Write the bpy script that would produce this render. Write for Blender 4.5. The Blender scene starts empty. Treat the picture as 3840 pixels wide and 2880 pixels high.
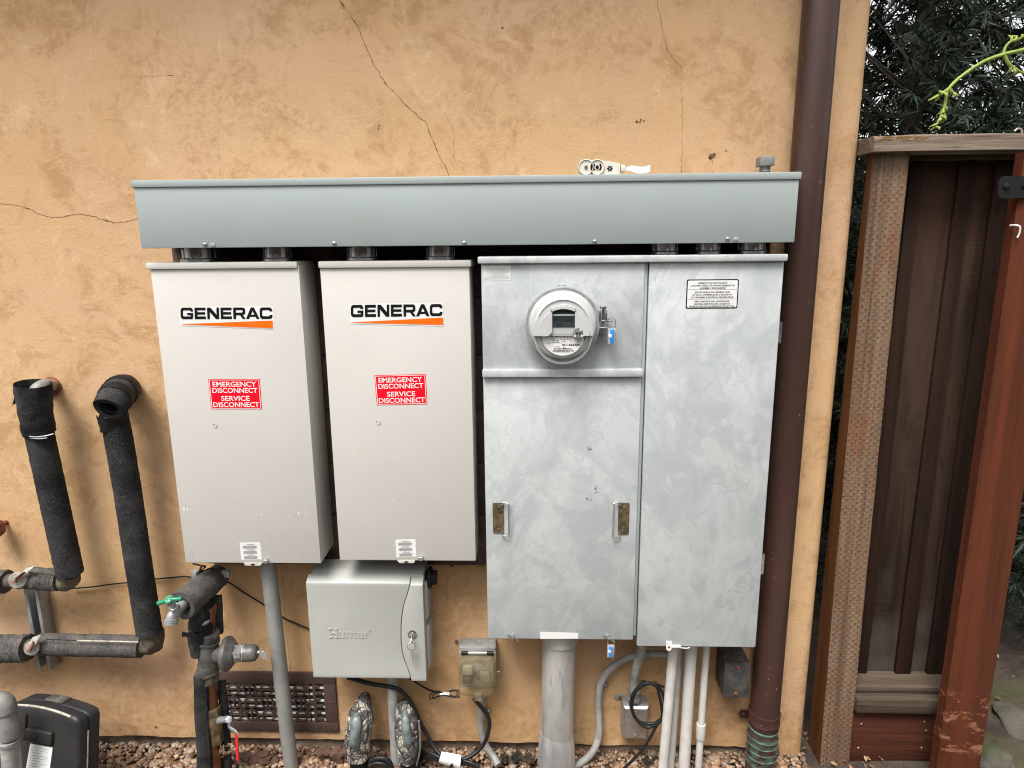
import bpy, bmesh, math, random
from math import sin, cos, pi, radians, sqrt, atan2
from mathutils import Vector, Matrix, noise
random.seed(7)
SC = bpy.context.scene
COL = SC.collection
# ------------------------------------------------------------------ camera
CAM_D, CAM_Z = 1.72, 1.5
F_PX, PITCH, YAW, ROLL = 2472.35, 0.207516, -0.0330405, -0.0093837
cp, sp, cy, sy = cos(PITCH), sin(PITCH), cos(YAW), sin(YAW)
_f = Vector((sy*cp, cy*cp, -sp)); _r = Vector((cy, -sy, 0)); _u = _r.cross(_f)
_r2 = _r*cos(ROLL) + _u*sin(ROLL); _u2 = _u*cos(ROLL) - _r*sin(ROLL)
cam_d = bpy.data.cameras.new('camera'); cam = bpy.data.objects.new('camera', cam_d); COL.objects.link(cam)
cam_d.sensor_fit = 'HORIZONTAL'; cam_d.sensor_width = 36.0; cam_d.lens = F_PX/3840*36
cam_d.clip_start = 0.01; cam_d.clip_end = 500
cam.matrix_world = Matrix(((_r2.x, _u2.x, -_f.x, 0), (_r2.y, _u2.y, -_f.y, -CAM_D), (_r2.z, _u2.z, -_f.z, CAM_Z), (0, 0, 0, 1)))
SC.camera = cam
# ------------------------------------------------------------------ world, sun, exposure
SUN_EL, SUN_AZ = radians(62), radians(205)      # azimuth measured from +Y, clockwise; light comes from the open side, a little left
w = bpy.data.worlds.new("World"); SC.world = w; w.use_nodes = True
nt = w.node_tree; nt.nodes.clear()
sky = nt.nodes.new('ShaderNodeTexSky'); sky.sky_type = 'NISHITA'; sky.sun_disc = False
sky.sun_elevation = SUN_EL; sky.sun_rotation = SUN_AZ; sky.air_density = 1.0; sky.dust_density = 4.0; sky.ozone_density = 1.0
hs = nt.nodes.new('ShaderNodeHueSaturation'); hs.inputs['Saturation'].default_value = 0.10
bg = nt.nodes.new('ShaderNodeBackground'); bg.inputs['Strength'].default_value = 0.095
wo = nt.nodes.new('ShaderNodeOutputWorld')
nt.links.new(sky.outputs[0], hs.inputs['Color']); nt.links.new(hs.outputs[0], bg.inputs['Color']); nt.links.new(bg.outputs[0], wo.inputs['Surface'])
sl = bpy.data.lights.new('sun', 'SUN'); sl.energy = 1.5; sl.angle = radians(26); sl.color = (1, 0.96, 0.9)
so = bpy.data.objects.new('sun', sl); COL.objects.link(so)
sdir = Vector((sin(SUN_AZ)*cos(SUN_EL), cos(SUN_AZ)*cos(SUN_EL), sin(SUN_EL)))
so.rotation_euler = sdir.to_track_quat('Z', 'Y').to_euler()
SC.view_settings.view_transform = 'Standard'; SC.view_settings.look = 'None'; SC.view_settings.gamma = 1.0
SC.view_settings.exposure = 1.70
SC.cycles.max_bounces = 8; SC.cycles.filter_width = 1.05

# ------------------------------------------------------------------ measuring: a photo point, at a distance d in front of the house wall
def ray(px, py):
    d = _r2*((px-1920)/F_PX) + _u2*((1440-py)/F_PX) + _f
    return d/d.y
def P(p, d=0.0):
    r = ray(*p); D = CAM_D-d
    return Vector((r.x*D, -d, CAM_Z + r.z*D))
K = 0.5787
def R1(x, y): return (x*K, y*K)
def R2(x, y): return (1280+x*K, y*K)
def R3(x, y): return (2560+x*K, y*K)
def R4(x, y): return (x*K, 960+y*K)
def R5(x, y): return (1280+x*K, 960+y*K)
def R6(x, y): return (2560+x*K, 960+y*K)
def Z1(x, y): return (x/1.7286, 1920+y/1.7286)
def Z2(x, y): return (500+x/1.844, 1980+y/1.844)
def Z3(x, y): return (1100+x/2.0737, 2080+y/2.0737)
def Z4(x, y): return (1700+x/2.0737, 2080+y/2.0737)
def Z5(x, y): return (2300+x/2.0737, 2080+y/2.0737)
def Z6(x, y): return (2900+x/1.7277, 1920+y/1.7277)
def Z7(x, y): return (1800+x/3.687, 1000+y/3.687)
def Z8(x, y): return (2000+x/2.212, 520+y/2.212)
def rect(d, tl, tr, bl, br):
    a, b, c, e = P(tl, d), P(tr, d), P(bl, d), P(br, d)
    return (a.x+c.x)/2, (b.x+e.x)/2, (c.z+e.z)/2, (a.z+b.z)/2      # x0 x1 z0 z1

# ------------------------------------------------------------------ materials
def lin(h):
    if isinstance(h, str):
        v = [int(h[i:i+2], 16)/255 for i in (0, 2, 4)]
        return tuple(c/12.92 if c <= .04045 else ((c+.055)/1.055)**2.4 for c in v)
    return h
class NB:
    """small node builder"""
    def __init__(s, name):
        s.m = bpy.data.materials.new(name); s.m.use_nodes = True; s.t = s.m.node_tree; s.t.nodes.clear()
        s.out = s.n('ShaderNodeOutputMaterial'); s.b = s.n('ShaderNodeBsdfPrincipled'); s.l(s.b.outputs[0], s.out.inputs[0])
        s.pos = s.n('ShaderNodeNewGeometry').outputs['Position']
    def n(s, k): return s.t.nodes.new(k)
    def l(s, a, b): s.t.links.new(a, b)
    def set(s, k, v):
        if hasattr(v, 'is_linked') or hasattr(v, 'links'): s.l(v, s.b.inputs[k])
        else: s.b.inputs[k].default_value = v if not isinstance(v, tuple) or len(v) == 4 else (*v, 1)
    def scale(s, v, xyz):
        m = s.n('ShaderNodeMapping'); m.inputs['Scale'].default_value = xyz; s.l(v, m.inputs['Vector']); return m.outputs[0]
    def noise(s, scale, detail=4, rough=.55, dist=0, vec=None):
        n = s.n('ShaderNodeTexNoise'); n.inputs['Scale'].default_value = scale; n.inputs['Detail'].default_value = detail
        n.inputs['Roughness'].default_value = rough; n.inputs['Distortion'].default_value = dist
        s.l(vec if vec is not None else s.pos, n.inputs['Vector']); return n.outputs[0]
    def voro(s, scale, vec=None, feat='F1', out='Distance'):
        n = s.n('ShaderNodeTexVoronoi'); n.feature = feat; n.inputs['Scale'].default_value = scale
        s.l(vec if vec is not None else s.pos, n.inputs['Vector']); return n.outputs[out]
    def ramp(s, fac, a, b, va=0., vb=1.):
        n = s.n('ShaderNodeMapRange'); n.interpolation_type = 'SMOOTHSTEP'
        s.l(fac, n.inputs[0]); n.inputs[1].default_value = a; n.inputs[2].default_value = b; n.inputs[3].default_value = va; n.inputs[4].default_value = vb
        return n.outputs[0]
    def math(s, op, a, b=None):
        n = s.n('ShaderNodeMath'); n.operation = op
        for i, v in enumerate((a, b)):
            if v is None: continue
            if isinstance(v, (int, float)): n.inputs[i].default_value = v
            else: s.l(v, n.inputs[i])
        return n.outputs[0]
    def mix(s, fac, a, b, mode='MIX'):
        n = s.n('ShaderNodeMix'); n.data_type = 'RGBA'; n.blend_type = mode
        for i, v in ((0, fac), (6, a), (7, b)):
            if isinstance(v, (int, float)): n.inputs[i].default_value = v
            elif isinstance(v, tuple): n.inputs[i].default_value = (*v, 1)
            else: s.l(v, n.inputs[i])
        return n.outputs[2]
    def sep(s):
        n = s.n('ShaderNodeSeparateXYZ'); s.l(s.pos, n.inputs[0]); return n.outputs
    def bump(s, h, strength=.3, dist=.002, prev=None):
        n = s.n('ShaderNodeBump'); n.inputs['Strength'].default_value = strength; n.inputs['Distance'].default_value = dist
        s.l(h, n.inputs['Height'])
        if prev is not None: s.l(prev, n.inputs['Normal'])
        s.l(n.outputs[0], s.b.inputs['Normal']); return n.outputs[0]
def simple(name, col, rough=.5, metal=0., var=0.12, scale=14, col2=None, b=0., bs=200, fine=0., spec=None):
    """paint / plastic / metal with broad unevenness, fine speckle and a little relief"""
    q = NB(name); c = lin(col); d = lin(col2) if col2 else tuple(v*(1-var*2.2) for v in c)
    n = q.noise(scale, 6, .62, .4)
    o = q.mix(q.ramp(n, .38, .66), c, d)
    if fine:
        o = q.mix(q.ramp(q.noise(bs*1.3, 2), .56, .7, 0, fine), o, tuple(min(1, v*2.2+.02) for v in c))
    q.set('Base Color', o); q.set('Roughness', q.ramp(q.noise(scale*2.3, 4), .3, .7, rough*.85, min(1, rough*1.15))); q.set('Metallic', metal)
    if spec is not None: q.set('Specular IOR Level', spec)
    if b: q.bump(q.noise(bs, 3), b, .001)
    return q.m
M = {}
def paint(name, col, dust, wav=.05):
    q = NB(name); c = q.mix(q.ramp(q.noise(2.2, 5, .6, .5), .35, .68), col, tuple(x*.955 for x in col))
    run = q.noise(1.0, 6, .72, .2, q.scale(q.pos, (34, 34, .8))); c = q.mix(q.ramp(run, .56, .70, 0, .30), c, tuple(x*.88 for x in col))
    c = q.mix(q.ramp(q.noise(26, 7, .75, .4), .58, .70, 0, .30), c, dust); c = q.mix(q.ramp(q.noise(240, 3, .7), .64, .72, 0, .30), c, tuple(x*.5 for x in dust))
    q.set('Base Color', c); q.set('Roughness', q.ramp(q.noise(6, 5), .35, .65, .36, .52)); q.set('Specular IOR Level', .4)
    q.bump(q.noise(420, 2), .05, .0006, q.bump(q.noise(3.2, 2), wav, .02)); return q.m
M['beige'] = paint('beige_enamel', (.475, .455, .425), (.40, .36, .30))
M['trough'] = paint('grey_enamel', (.265, .298, .290), (.25, .245, .225), .04)
M['greyplastic'] = simple('grey_plastic', (.335, .34, .32), .42, var=.03, scale=5, b=.05, bs=500)
M['pvcgrey'] = simple('grey_pvc', (.235, .235, .225), .45, var=.10, scale=16, b=.05, bs=120)
M['pvcold'] = simple('weathered_grey_pvc', (.34, .335, .32), .5, var=.16, scale=18, col2=(.20, .20, .195), b=.05)
def mk_util():
    q = NB('silvery_stained_pvc')
    v = q.scale(q.pos, (14, 14, 1.6)); n = q.noise(1.0, 5, .6, .6, v); k = q.noise(1.3, 4, .6, 1.2, q.scale(q.pos, (20, 20, 3)))
    c = q.mix(q.ramp(n, .36, .62), (.27, .27, .275), (.46, .445, .41)); c = q.mix(q.ramp(k, .56, .66, 0, .55), c, (.20, .20, .21))
    c = q.mix(q.ramp(q.noise(30, 5, .7), .62, .70, 0, .4), c, (.16, .15, .14))
    q.set('Base Color', c); q.set('Roughness', q.ramp(k, .3, .7, .34, .5)); q.set('Metallic', .35); return q.m
M['util'] = mk_util()
M['pvcwhite'] = simple('white_pvc', (.52, .505, .48), .4, var=.07, scale=20, b=.04)
M['white'] = simple('white_vinyl', (.60, .60, .59), .4, var=.01)
M['cream'] = simple('cream_plastic', (.55, .53, .46), .4, var=.03)
M['black'] = simple('black_ink', (.006, .006, .007), .5, var=.02, spec=.12)
M['red'] = simple('red_vinyl', (.70, .004, .018), .45, var=.01, spec=.12)
M['orange'] = simple('orange_vinyl', (.84, .115, .006), .45, var=.01, spec=.12)
M['greyink'] = simple('grey_ink', (.16, .16, .16), .5, var=.01)
M['amberink'] = simple('amber_ink', (.45, .24, .06), .5, var=.01)
M['zinc'] = simple('zinc_plated_steel', (.56, .57, .57), .33, 1., var=.08, scale=40)
M['galv'] = simple('galvanised_steel', (.36, .38, .385), .48, .55, var=.12, scale=30)
M['darkmetal'] = simple('dark_die_cast', (.072, .071, .067), .5, .3, var=.22, scale=35, col2=(.125, .122, .113), b=.15, bs=150, fine=.3)
M['chrome'] = simple('dusty_stainless', (.52, .49, .455), .34, .85, var=.05, scale=60, b=.03, bs=500)
M['blackplastic'] = simple('black_rubber', (.010, .010, .011), .5, var=.1, scale=30, spec=.22)
M['cable'] = simple('black_cable', (.013, .013, .014), .45, var=.1, spec=.25)
M['lever'] = simple('red_lever_vinyl', (.52, .018, .022), .4, var=.06, scale=60)
M['green'] = simple('green_handle_paint', (.012, .20, .105), .35, var=.15, scale=80)
M['brass'] = simple('tarnished_brass', (.20, .155, .085), .5, .6, var=.2, scale=60, b=.15, bs=300)
M['copper'] = simple('brown_copper', (.20, .085, .045), .45, .7, var=.2, scale=40)
M['blue'] = simple('blue_tag_plastic', (.02, .20, .62), .3, var=.03)
M['sprig'] = simple('young_green_shoot', (.22, .29, .045), .7, var=.12, scale=60)
M['bark'] = simple('dark_bark', (.045, .034, .026), .9, var=.2, scale=30, b=.5, bs=60)
M['twig'] = simple('brown_twig', (.10, .075, .04), .85, var=.2, scale=40)
M['boardback'] = simple('dark_brown_stain', (.055, .030, .022), .7, var=.18, scale=30, b=.3, bs=120)
M['soilclod'] = simple('brown_soil', (.085, .045, .028), .95, var=.2, scale=60, b=.6, bs=90)

def mk_stucco():
    q = NB('tan_trowelled_stucco')
    big = q.noise(1.1, 5, .6, .5); mid = q.noise(2.9, 9, .70, .7); tro = q.noise(13, 10, .80, .9); tr2 = q.noise(34, 9, .80, .5); fine = q.noise(300, 4, .7)
    str_ = q.noise(6, 8, .72, 1.2, q.scale(q.pos, (1.5, 1, .8)))
    c = q.mix(q.ramp(big, .32, .68), (0.503, 0.311, 0.154), (0.557, 0.366, 0.204))
    c = q.mix(q.ramp(q.noise(1.7, 5, .62, .3), .44, .70, 0, .8), c, (0.543, 0.350, 0.221))
    och = q.math('MULTIPLY', q.ramp(mid, .47, .585), q.ramp(tro, .42, .57))
    c = q.mix(q.math('MULTIPLY', och, .62), c, (0.350, 0.197, 0.085))
    ring = q.math('MULTIPLY', q.ramp(q.noise(4.3, 9, .75, .9), .51, .58), q.ramp(tr2, .42, .60))
    c = q.mix(q.math('MULTIPLY', ring, .48), c, (0.342, 0.199, 0.096))
    pale = q.math('MULTIPLY', q.ramp(str_, .53, .64), q.ramp(tro, .45, .60))
    c = q.mix(q.math('MULTIPLY', pale, .55), c, (0.648, 0.467, 0.291))
    dk = q.math('MULTIPLY', q.ramp(q.noise(1.9, 7, .68, .8), .52, .68), q.ramp(q.noise(52, 8, .80, .4), .44, .60))
    c = q.mix(q.math('MULTIPLY', dk, .58), c, (0.298, 0.161, 0.071))
    c = q.mix(q.ramp(q.noise(95, 6, .8), .56, .72, 0, .5), c, (0.325, 0.185, 0.091))
    c = q.mix(q.ramp(fine, .50, .72, 0, .34), c, (0.289, 0.168, 0.083)); c = q.mix(q.ramp(q.noise(210, 5, .75), .57, .70, 0, .38), c, (0.665, 0.492, 0.316))
    z = q.sep()[2]; spl = q.math('MULTIPLY', q.ramp(z, .04, .30, 1, 0), q.ramp(q.noise(24, 8, .75, .4), .42, .66))
    c = q.mix(q.math('MULTIPLY', spl, .55), c, (0.263, 0.147, 0.066))
    q.set('Base Color', c); q.set('Roughness', .88); q.set('Specular IOR Level', .15)
    b1 = q.bump(tro, .5, .005); b2 = q.bump(q.noise(120, 7, .8), .7, .0025, b1)
    return q.m
M['stucco'] = mk_stucco()
M['crack'] = simple('dark_brown_crack', (.14, .068, .035), .95, var=.2, scale=40)  # dark brown strips along the hairline cracks
M['stain'] = simple('rust_brown_stain', (.17, .08, .035), .9, var=.15, scale=60)
M['stain2'] = simple('bare_wood_scuff', (.20, .085, .048), .9, var=.2, scale=60, b=.3)
M['path'] = simple('pale_bounce_path', (.26, .25, .225), .9, var=.12, scale=6, b=.4, bs=80)
M['concrete'] = simple('dirty_concrete', (.20, .155, .11), .95, var=.25, scale=18, col2=(.09, .065, .045), b=.6, bs=60)

def mk_panel():
    q = NB('wiped_galvanised_paint')
    v = q.scale(q.pos, (1, 1, .8))
    a = q.noise(7, 4, .55, 1.1, v); b = q.noise(17, 6, .62, .9, v); c_ = q.noise(5, 5, .6, 1.8, v); s_ = q.noise(30, 7, .72, .5, q.scale(q.pos, (1, 1, .4)))
    c = q.mix(q.ramp(a, .40, .60), (.350, .372, .377), (.425, .445, .446))
    c = q.mix(q.ramp(b, .53, .59, 0, .55), c, (.318, .340, .343))
    c = q.mix(q.ramp(c_, .515, .56, 0, .45), c, (.465, .484, .485))
    w_ = q.noise(2.6, 3, .5, 2.6, q.scale(q.pos, (1.2, 1, .8))); c = q.mix(q.math('MULTIPLY', q.ramp(w_, .46, .50), q.ramp(w_, .53, .56, .36, 0)), c, (.318, .338, .340))
    c = q.mix(q.ramp(s_, .57, .68, 0, .42), c, (.33, .345, .342))
    c = q.mix(q.ramp(q.noise(2.3, 4, .55, .6), .58, .70, 0, .38), c, (.362, .356, .332))
    run = q.noise(1.0, 5, .7, .2, q.scale(q.pos, (42, 42, 1.0))); c = q.mix(q.ramp(run, .60, .70, 0, .22), c, (.50, .51, .50))
    scr = q.noise(1.0, 3, .6, 2.5, q.scale(q.pos, (9, 9, 22))); c = q.mix(q.math('MULTIPLY', q.ramp(scr, .497, .50), q.ramp(scr, .503, .506, 1, 0)), c, (.30, .31, .31))
    c = q.mix(q.math('MULTIPLY', q.ramp(q.noise(110, 6, .78), .64, .70), q.ramp(q.noise(5, 3), .54, .64)), c, (.12, .12, .12))
    c = q.mix(q.ramp(q.noise(320, 3, .7), .58, .70, 0, .16), c, (.27, .28, .28))
    q.set('Base Color', c); q.set('Roughness', q.ramp(b, .4, .6, .40, .58)); q.set('Metallic', .12)
    q.bump(q.noise(5, 3), .10, .006)
    return q.m
M['panel'] = mk_panel()
def mk_foam():
    q = NB('black_pipe_foam')
    n = q.noise(300, 4, .75); f = q.noise(150, 3, .7, .5, q.scale(q.pos, (1, 1, .6)))
    c = q.mix(q.ramp(q.noise(11, 6, .65, .5), .36, .68), (.012, .0125, .0135), (.042, .041, .041))
    c = q.mix(q.math('MULTIPLY', q.ramp(n, .52, .66, 0, .8), q.ramp(q.noise(16, 4), .34, .62, .35, 1)), c, (.10, .10, .103)); c = q.mix(q.ramp(f, .64, .74, 0, .4), c, (.17, .17, .17))
    q.set('Base Color', c); q.set('Roughness', .95); q.set('Specular IOR Level', .15); q.bump(q.noise(300, 3, .7), .8, .003); return q.m
M['foam'] = mk_foam()
def mk_foamdust():
    q = NB('dusty_pipe_foam')
    c = q.mix(q.ramp(q.noise(30, 6, .7), .35, .7), (.032, .031, .031), (.085, .075, .066))
    c = q.mix(q.ramp(q.noise(260, 4, .75), .53, .66, 0, .75), c, (.19, .175, .16))
    q.set('Base Color', c); q.set('Roughness', .95); q.bump(q.noise(260, 3, .7), .8, .003); return q.m
M['foamdust'] = mk_foamdust()
M['tape'] = simple('black_vinyl_tape', (.008, .008, .009), .6, var=.1, scale=50, b=.3, bs=60, spec=.18)
M['crust'] = simple('corroded_elbow', (.06, .048, .036), .8, .2, var=.2, scale=60, col2=(.13, .11, .075), b=.7, bs=120)
def mk_mastic():
    q = NB('cracked_mastic')
    v = q.voro(48, feat='DISTANCE_TO_EDGE', vec=q.scale(q.pos, (1.2, 1.2, .8)))
    blk = q.ramp(q.noise(19, 6, .72, .8), .455, .51)
    c = q.mix(blk, (.36, .325, .265), (.06, .057, .056))
    c = q.mix(q.math('MULTIPLY', q.ramp(v, .0, .05, 1, 0), q.ramp(q.noise(14, 3), .42, .55)), c, (.02, .02, .02)); c = q.mix(q.ramp(q.noise(150, 4), .5, .7, 0, .5), c, (.15, .14, .125))
    q.set('Base Color', c); q.set('Roughness', .9); q.bump(q.math('ADD', q.ramp(v, 0, .12), q.noise(60, 5)), .9, .006); return q.m
M['mastic'] = mk_mastic()
M['patina'] = simple('grey_green_patina', (.105, .125, .13), .5, .3, var=.2, scale=38, col2=(.20, .235, .225), b=.4)
def mk_pipe():
    q = NB('brown_painted_copper')
    z = q.sep()[2]
    c = q.mix(q.ramp(q.noise(9, 5, .6, .4, q.scale(q.pos, (1, 1, .25))), .35, .7), (.058, .026, .019), (.042, .020, .015))
    c = q.mix(q.ramp(q.noise(160, 3, .6, 0, q.scale(q.pos, (1, 1, .35))), .70, .73, 0, .8), c, (.30, .32, .30))
    low = q.math('MULTIPLY', q.ramp(z, .10, .16, 1, 0), q.ramp(q.noise(40, 5, .7), .42, .6))
    c = q.mix(q.math('MULTIPLY', low, .7), c, (.08, .17, .145))
    q.set('Base Color', c); q.set('Roughness', .42); q.set('Metallic', .25); q.bump(q.noise(12, 2), .1, .004); return q.m
M['downpipe'] = mk_pipe()
M['verdigris'] = simple('verdigris_band', (.14, .24, .20), .6, .2, var=.25, scale=70)
def mk_wood(name, a, b, ring=9, sc=(18, 18, 1.2), rough=.8, dark=(.02, .012, .008), specks=0., extra=None):
    q = NB(name)
    v = q.scale(q.pos, sc)
    g = q.noise(1.0, 6, .65, .5, v); st = q.noise(3.2, 5, .7, .2, v); k = q.noise(ring, 4, .6)
    c = q.mix(q.ramp(g, .35, .65), a, b); c = q.mix(q.ramp(st, .56, .68, 0, .6), c, dark); c = q.mix(q.ramp(k, .5, .72, 0, .35), c, tuple(x*.6 for x in a))
    if specks: c = q.mix(q.ramp(q.noise(170, 2), .66, .7, 0, specks), c, dark)
    q.set('Base Color', c); q.set('Roughness', rough); q.set('Specular IOR Level', .10)
    if extra: c = extra(q, c); q.set('Base Color', c)
    q.bump(q.math('ADD', st, g), .6, .003); return q.m
def weather(q, c):       # bleached streaks climbing from the sill, saw marks and knots
    z = q.sep()[2]; st = q.noise(1.0, 6, .7, .3, q.scale(q.pos, (34, 34, .9))); saw = q.noise(1.0, 3, .6, .2, q.scale(q.pos, (3, 3, 190)))
    c = q.mix(q.math('MULTIPLY', q.ramp(st, .50, .66), .55), c, (.010, .006, .0045))
    c = q.mix(q.math('MULTIPLY', q.math('MULTIPLY', q.ramp(saw, .54, .66), q.ramp(q.noise(7, 4), .45, .62)), .22), c, (.105, .078, .060))
    up = q.math('ADD', z, q.math('MULTIPLY', q.noise(9, 4), .5)); c = q.mix(q.math('MULTIPLY', q.ramp(up, .42, .82, 1, 0), .75), c, (.105, .090, .076))
    return q.mix(q.math('MULTIPLY', q.ramp(up, 1.55, 2.0), .5), c, (.062, .026, .014))
def wear(q, c):          # bare wood knocked and scraped near the ground
    z = q.sep()[2]; n = q.noise(1.0, 6, .72, .5, q.scale(q.pos, (16, 16, 38)))
    k = q.math('MULTIPLY', q.ramp(n, .54, .60), q.math('MULTIPLY', q.ramp(z, .27, .33, 1, 0), q.ramp(z, .06, .14)))
    return q.mix(q.math('MULTIPLY', k, .9), c, (.235, .105, .062))
M['woodcap'] = mk_wood('weathered_grey_timber', (.235, .185, .145), (.13, .097, .073), 6, (2.2, 30, 46))
M['woodrail'] = mk_wood('weathered_grey_rail', (.088, .066, .048), (.052, .038, .028), 6, (2.2, 30, 46))
M['woodboard'] = mk_wood('dark_weathered_board', (.028, .014, .009), (.014, .008, .0055), 5, (26, 26, 1.1), .75, (.008, .006, .005))
M['woodboardgrey'] = mk_wood('grey_brown_board', (.046, .027, .018), (.022, .013, .009), 5, (9, 9, 1.6), .8, (.01, .008, .007), extra=weather)
M['woodred'] = mk_wood('red_brown_stained_post', (.100, .028, .013), (.058, .019, .010), 3, (16, 16, .9), .6, (.045, .015, .008), .35, extra=wear)
M['woodkick'] = mk_wood('dark_red_board', (.085, .028, .016), (.055, .02, .013), 5, (2.0, 30, 30), .65, (.03, .012, .008))
M['woodside'] = mk_wood('orange_brown_stain', (.135, .055, .02), (.085, .034, .014), 5, (22, 22, 1.2), .65)
M['woodraw'] = mk_wood('splintered_raw_wood', (.52, .30, .12), (.35, .19, .08), 40, (6, 30, 46), .8)
def mk_incised():
    q = NB('incised_treated_timber')
    x, y, z = q.sep()
    wob = q.math('MULTIPLY', q.math('SUBTRACT', q.noise(14, 3), .5), .006)
    u = q.math('DIVIDE', q.math('ADD', x, wob), .0096); v0 = q.math('DIVIDE', z, .0175)
    colm = q.math('FLOOR', u)
    v = q.math('ADD', q.math('ADD', v0, q.math('MULTIPLY', q.math('MODULO', colm, 2.0), .5)), q.math('MULTIPLY', q.noise(9, 2), .5))
    fu = q.math('FRACT', u); fv = q.math('FRACT', v)
    slot = q.math('MULTIPLY', q.ramp(q.math('ABSOLUTE', q.math('SUBTRACT', fu, .5)), .16, .27, 1, 0), q.ramp(q.math('ABSOLUTE', q.math('SUBTRACT', fv, .5)), .24, .36, 1, 0))
    slot = q.math('MULTIPLY', slot, q.ramp(q.noise(45, 3), .36, .60, .12, 1))
    g = q.noise(1, 6, .65, .5, q.scale(q.pos, (30, 30, 1.6)))
    c = q.mix(q.ramp(g, .38, .62), (.125, .068, .035), (.190, .120, .072))
    c = q.mix(q.ramp(q.noise(5.5, 5, .6, .4, q.scale(q.pos, (2.5, 1, .6))), .55, .66, 0, .75), c, (.165, .062, .024))
    c = q.mix(q.ramp(q.noise(1.0, 5, .7, .2, q.scale(q.pos, (55, 55, .9))), .62, .69, 0, .6), c, (.045, .03, .022))
    c = q.mix(q.math('MULTIPLY', q.ramp(fv, .1, .9), .25), c, (.075, .05, .036)); c = q.mix(q.math('MULTIPLY', slot, .20), c, (.028, .016, .011)); c = q.mix(q.ramp(q.noise(1.0, 7, .78, .3, q.scale(q.pos, (70, 70, .8))), .52, .64, 0, .85), c, (.060, .036, .022))
    q.set('Base Color', c); q.set('Roughness', .88)
    h = q.math('SUBTRACT', q.math('MULTIPLY', fv, .2), q.math('MULTIPLY', slot, .9)); h = q.math('ADD', h, q.math('MULTIPLY', g, 1.4))
    q.bump(h, .55, .004); return q.m
M['incised'] = mk_incised()
def island(name, cols, rough=.7, b=.2):
    q = NB(name); g = q.n('ShaderNodeNewGeometry'); r = q.n('ShaderNodeValToRGB'); r.color_ramp.interpolation = 'CONSTANT'
    q.l(g.outputs['Random Per Island'], r.inputs[0])
    e = r.color_ramp.elements; e[0].position = 0; e[0].color = (*cols[0], 1); e[1].position = 1/len(cols); e[1].color = (*cols[1], 1)
    for i, c in enumerate(cols[2:], 2): k = e.new(i/len(cols)); k.color = (*c, 1)
    c = q.mix(q.ramp(q.noise(90, 5, .7), .42, .68, 0, .4), r.outputs[0], (.12, .07, .045))
    q.set('Base Color', c); q.set('Roughness', rough); q.bump(q.noise(200, 3), b, .001); return q.m
M['pebble'] = island('river_pebbles', [(.26, .17, .10), (.17, .105, .06), (.36, .28, .19), (.13, .07, .042), (.29, .165, .095), (.10, .068, .05), (.22, .165, .125), (.31, .21, .135), (.15, .075, .045)], .55)
M['leaf'] = island('dark_podocarpus_leaf', [(.010, .024, .019), (.014, .034, .025), (.007, .018, .014), (.040, .085, .046), (.012, .031, .024), (.009, .022, .017)], .55, .0)  # the one lighter green stands in for leaves catching the light
M['leaflight'] = island('pale_shrub_leaf', [(.20, .24, .06), (.28, .30, .10), (.14, .19, .05), (.34, .34, .16)], .6, 0)  # pale yellow-green foliage of the far shrub
M['litter'] = island('dry_leaf_litter', [(.16, .09, .05), (.24, .15, .08), (.09, .055, .035), (.30, .21, .12)], .85)
M['leaf'].node_tree.nodes['Principled BSDF'].inputs['Specular IOR Level'].default_value = .18
def mk_ground():
    q = NB('damp_garden_soil')
    c = q.mix(q.ramp(q.noise(8, 8, .7, .3), .35, .68), (.030, .020, .015), (.085, .058, .042))
    c = q.mix(q.ramp(q.noise(70, 5, .7), .58, .7, 0, .6), c, (.16, .115, .085))
    m = q.math('MULTIPLY', q.math('MULTIPLY', q.ramp(q.noise(2.6, 4, .6, .4), .46, .56), q.ramp(q.noise(45, 5, .7), .36, .56)), q.ramp(q.sep()[0], 1.05, 1.25))
    c = q.mix(q.math('MULTIPLY', m, .7), c, (.055, .065, .014))
    q.set('Base Color', c); q.set('Roughness', .95); q.bump(q.noise(60, 7, .75), 1, .012); return q.m
M['ground'] = mk_ground()
def mk_stone():
    q = NB('mossy_flagstone')
    c = q.mix(q.ramp(q.noise(10, 7, .7), .35, .68), (.085, .073, .055), (.045, .041, .032)); c = q.mix(q.ramp(q.noise(9, 6, .7, .6), .50, .60, 0, .85), c, (.035, .044, .009))
    q.set('Base Color', c); q.set('Roughness', .9); q.bump(q.noise(40, 6, .7), .8, .008); return q.m
M['flag'] = mk_stone()
def mk_clear():
    q = NB('yellowed_clear_polycarbonate')
    q.set('Base Color', (.50, .45, .34)); q.set('Roughness', .16)
    t = q.n('ShaderNodeBsdfTransparent'); t.inputs[0].default_value = (.90, .865, .77, 1); mx = q.n('ShaderNodeMixShader')
    q.l(q.ramp(q.noise(22, 4, .6), .3, .75, .05, .17), mx.inputs[0]); q.l(t.outputs[0], mx.inputs[1]); q.l(q.b.outputs[0], mx.inputs[2]); q.l(mx.outputs[0], q.out.inputs[0]); return q.m
M['clear'] = mk_clear()
def mk_tagclear():
    q = NB('clear_tag_plastic'); q.set('Base Color', (.80, .84, .87)); q.set('Roughness', .15); q.set('Transmission Weight', .75); q.set('IOR', 1.3); return q.m
M['tagclear'] = mk_tagclear()
M['tanplate'] = simple('tan_socket_plate', (.22, .195, .15), .6, var=.1)
M['darkbox'] = simple('dark_weathered_steel', (.05, .047, .045), .55, .4, var=.25, scale=40, col2=(.10, .095, .09), b=.2, bs=120, fine=.3)
M['lcd'] = simple('dark_lcd_glass', (.030, .040, .042), .25, var=.03, spec=.15)
M['lcdseg'] = simple('lcd_segment', (.010, .013, .014), .3, var=.0)
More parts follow.
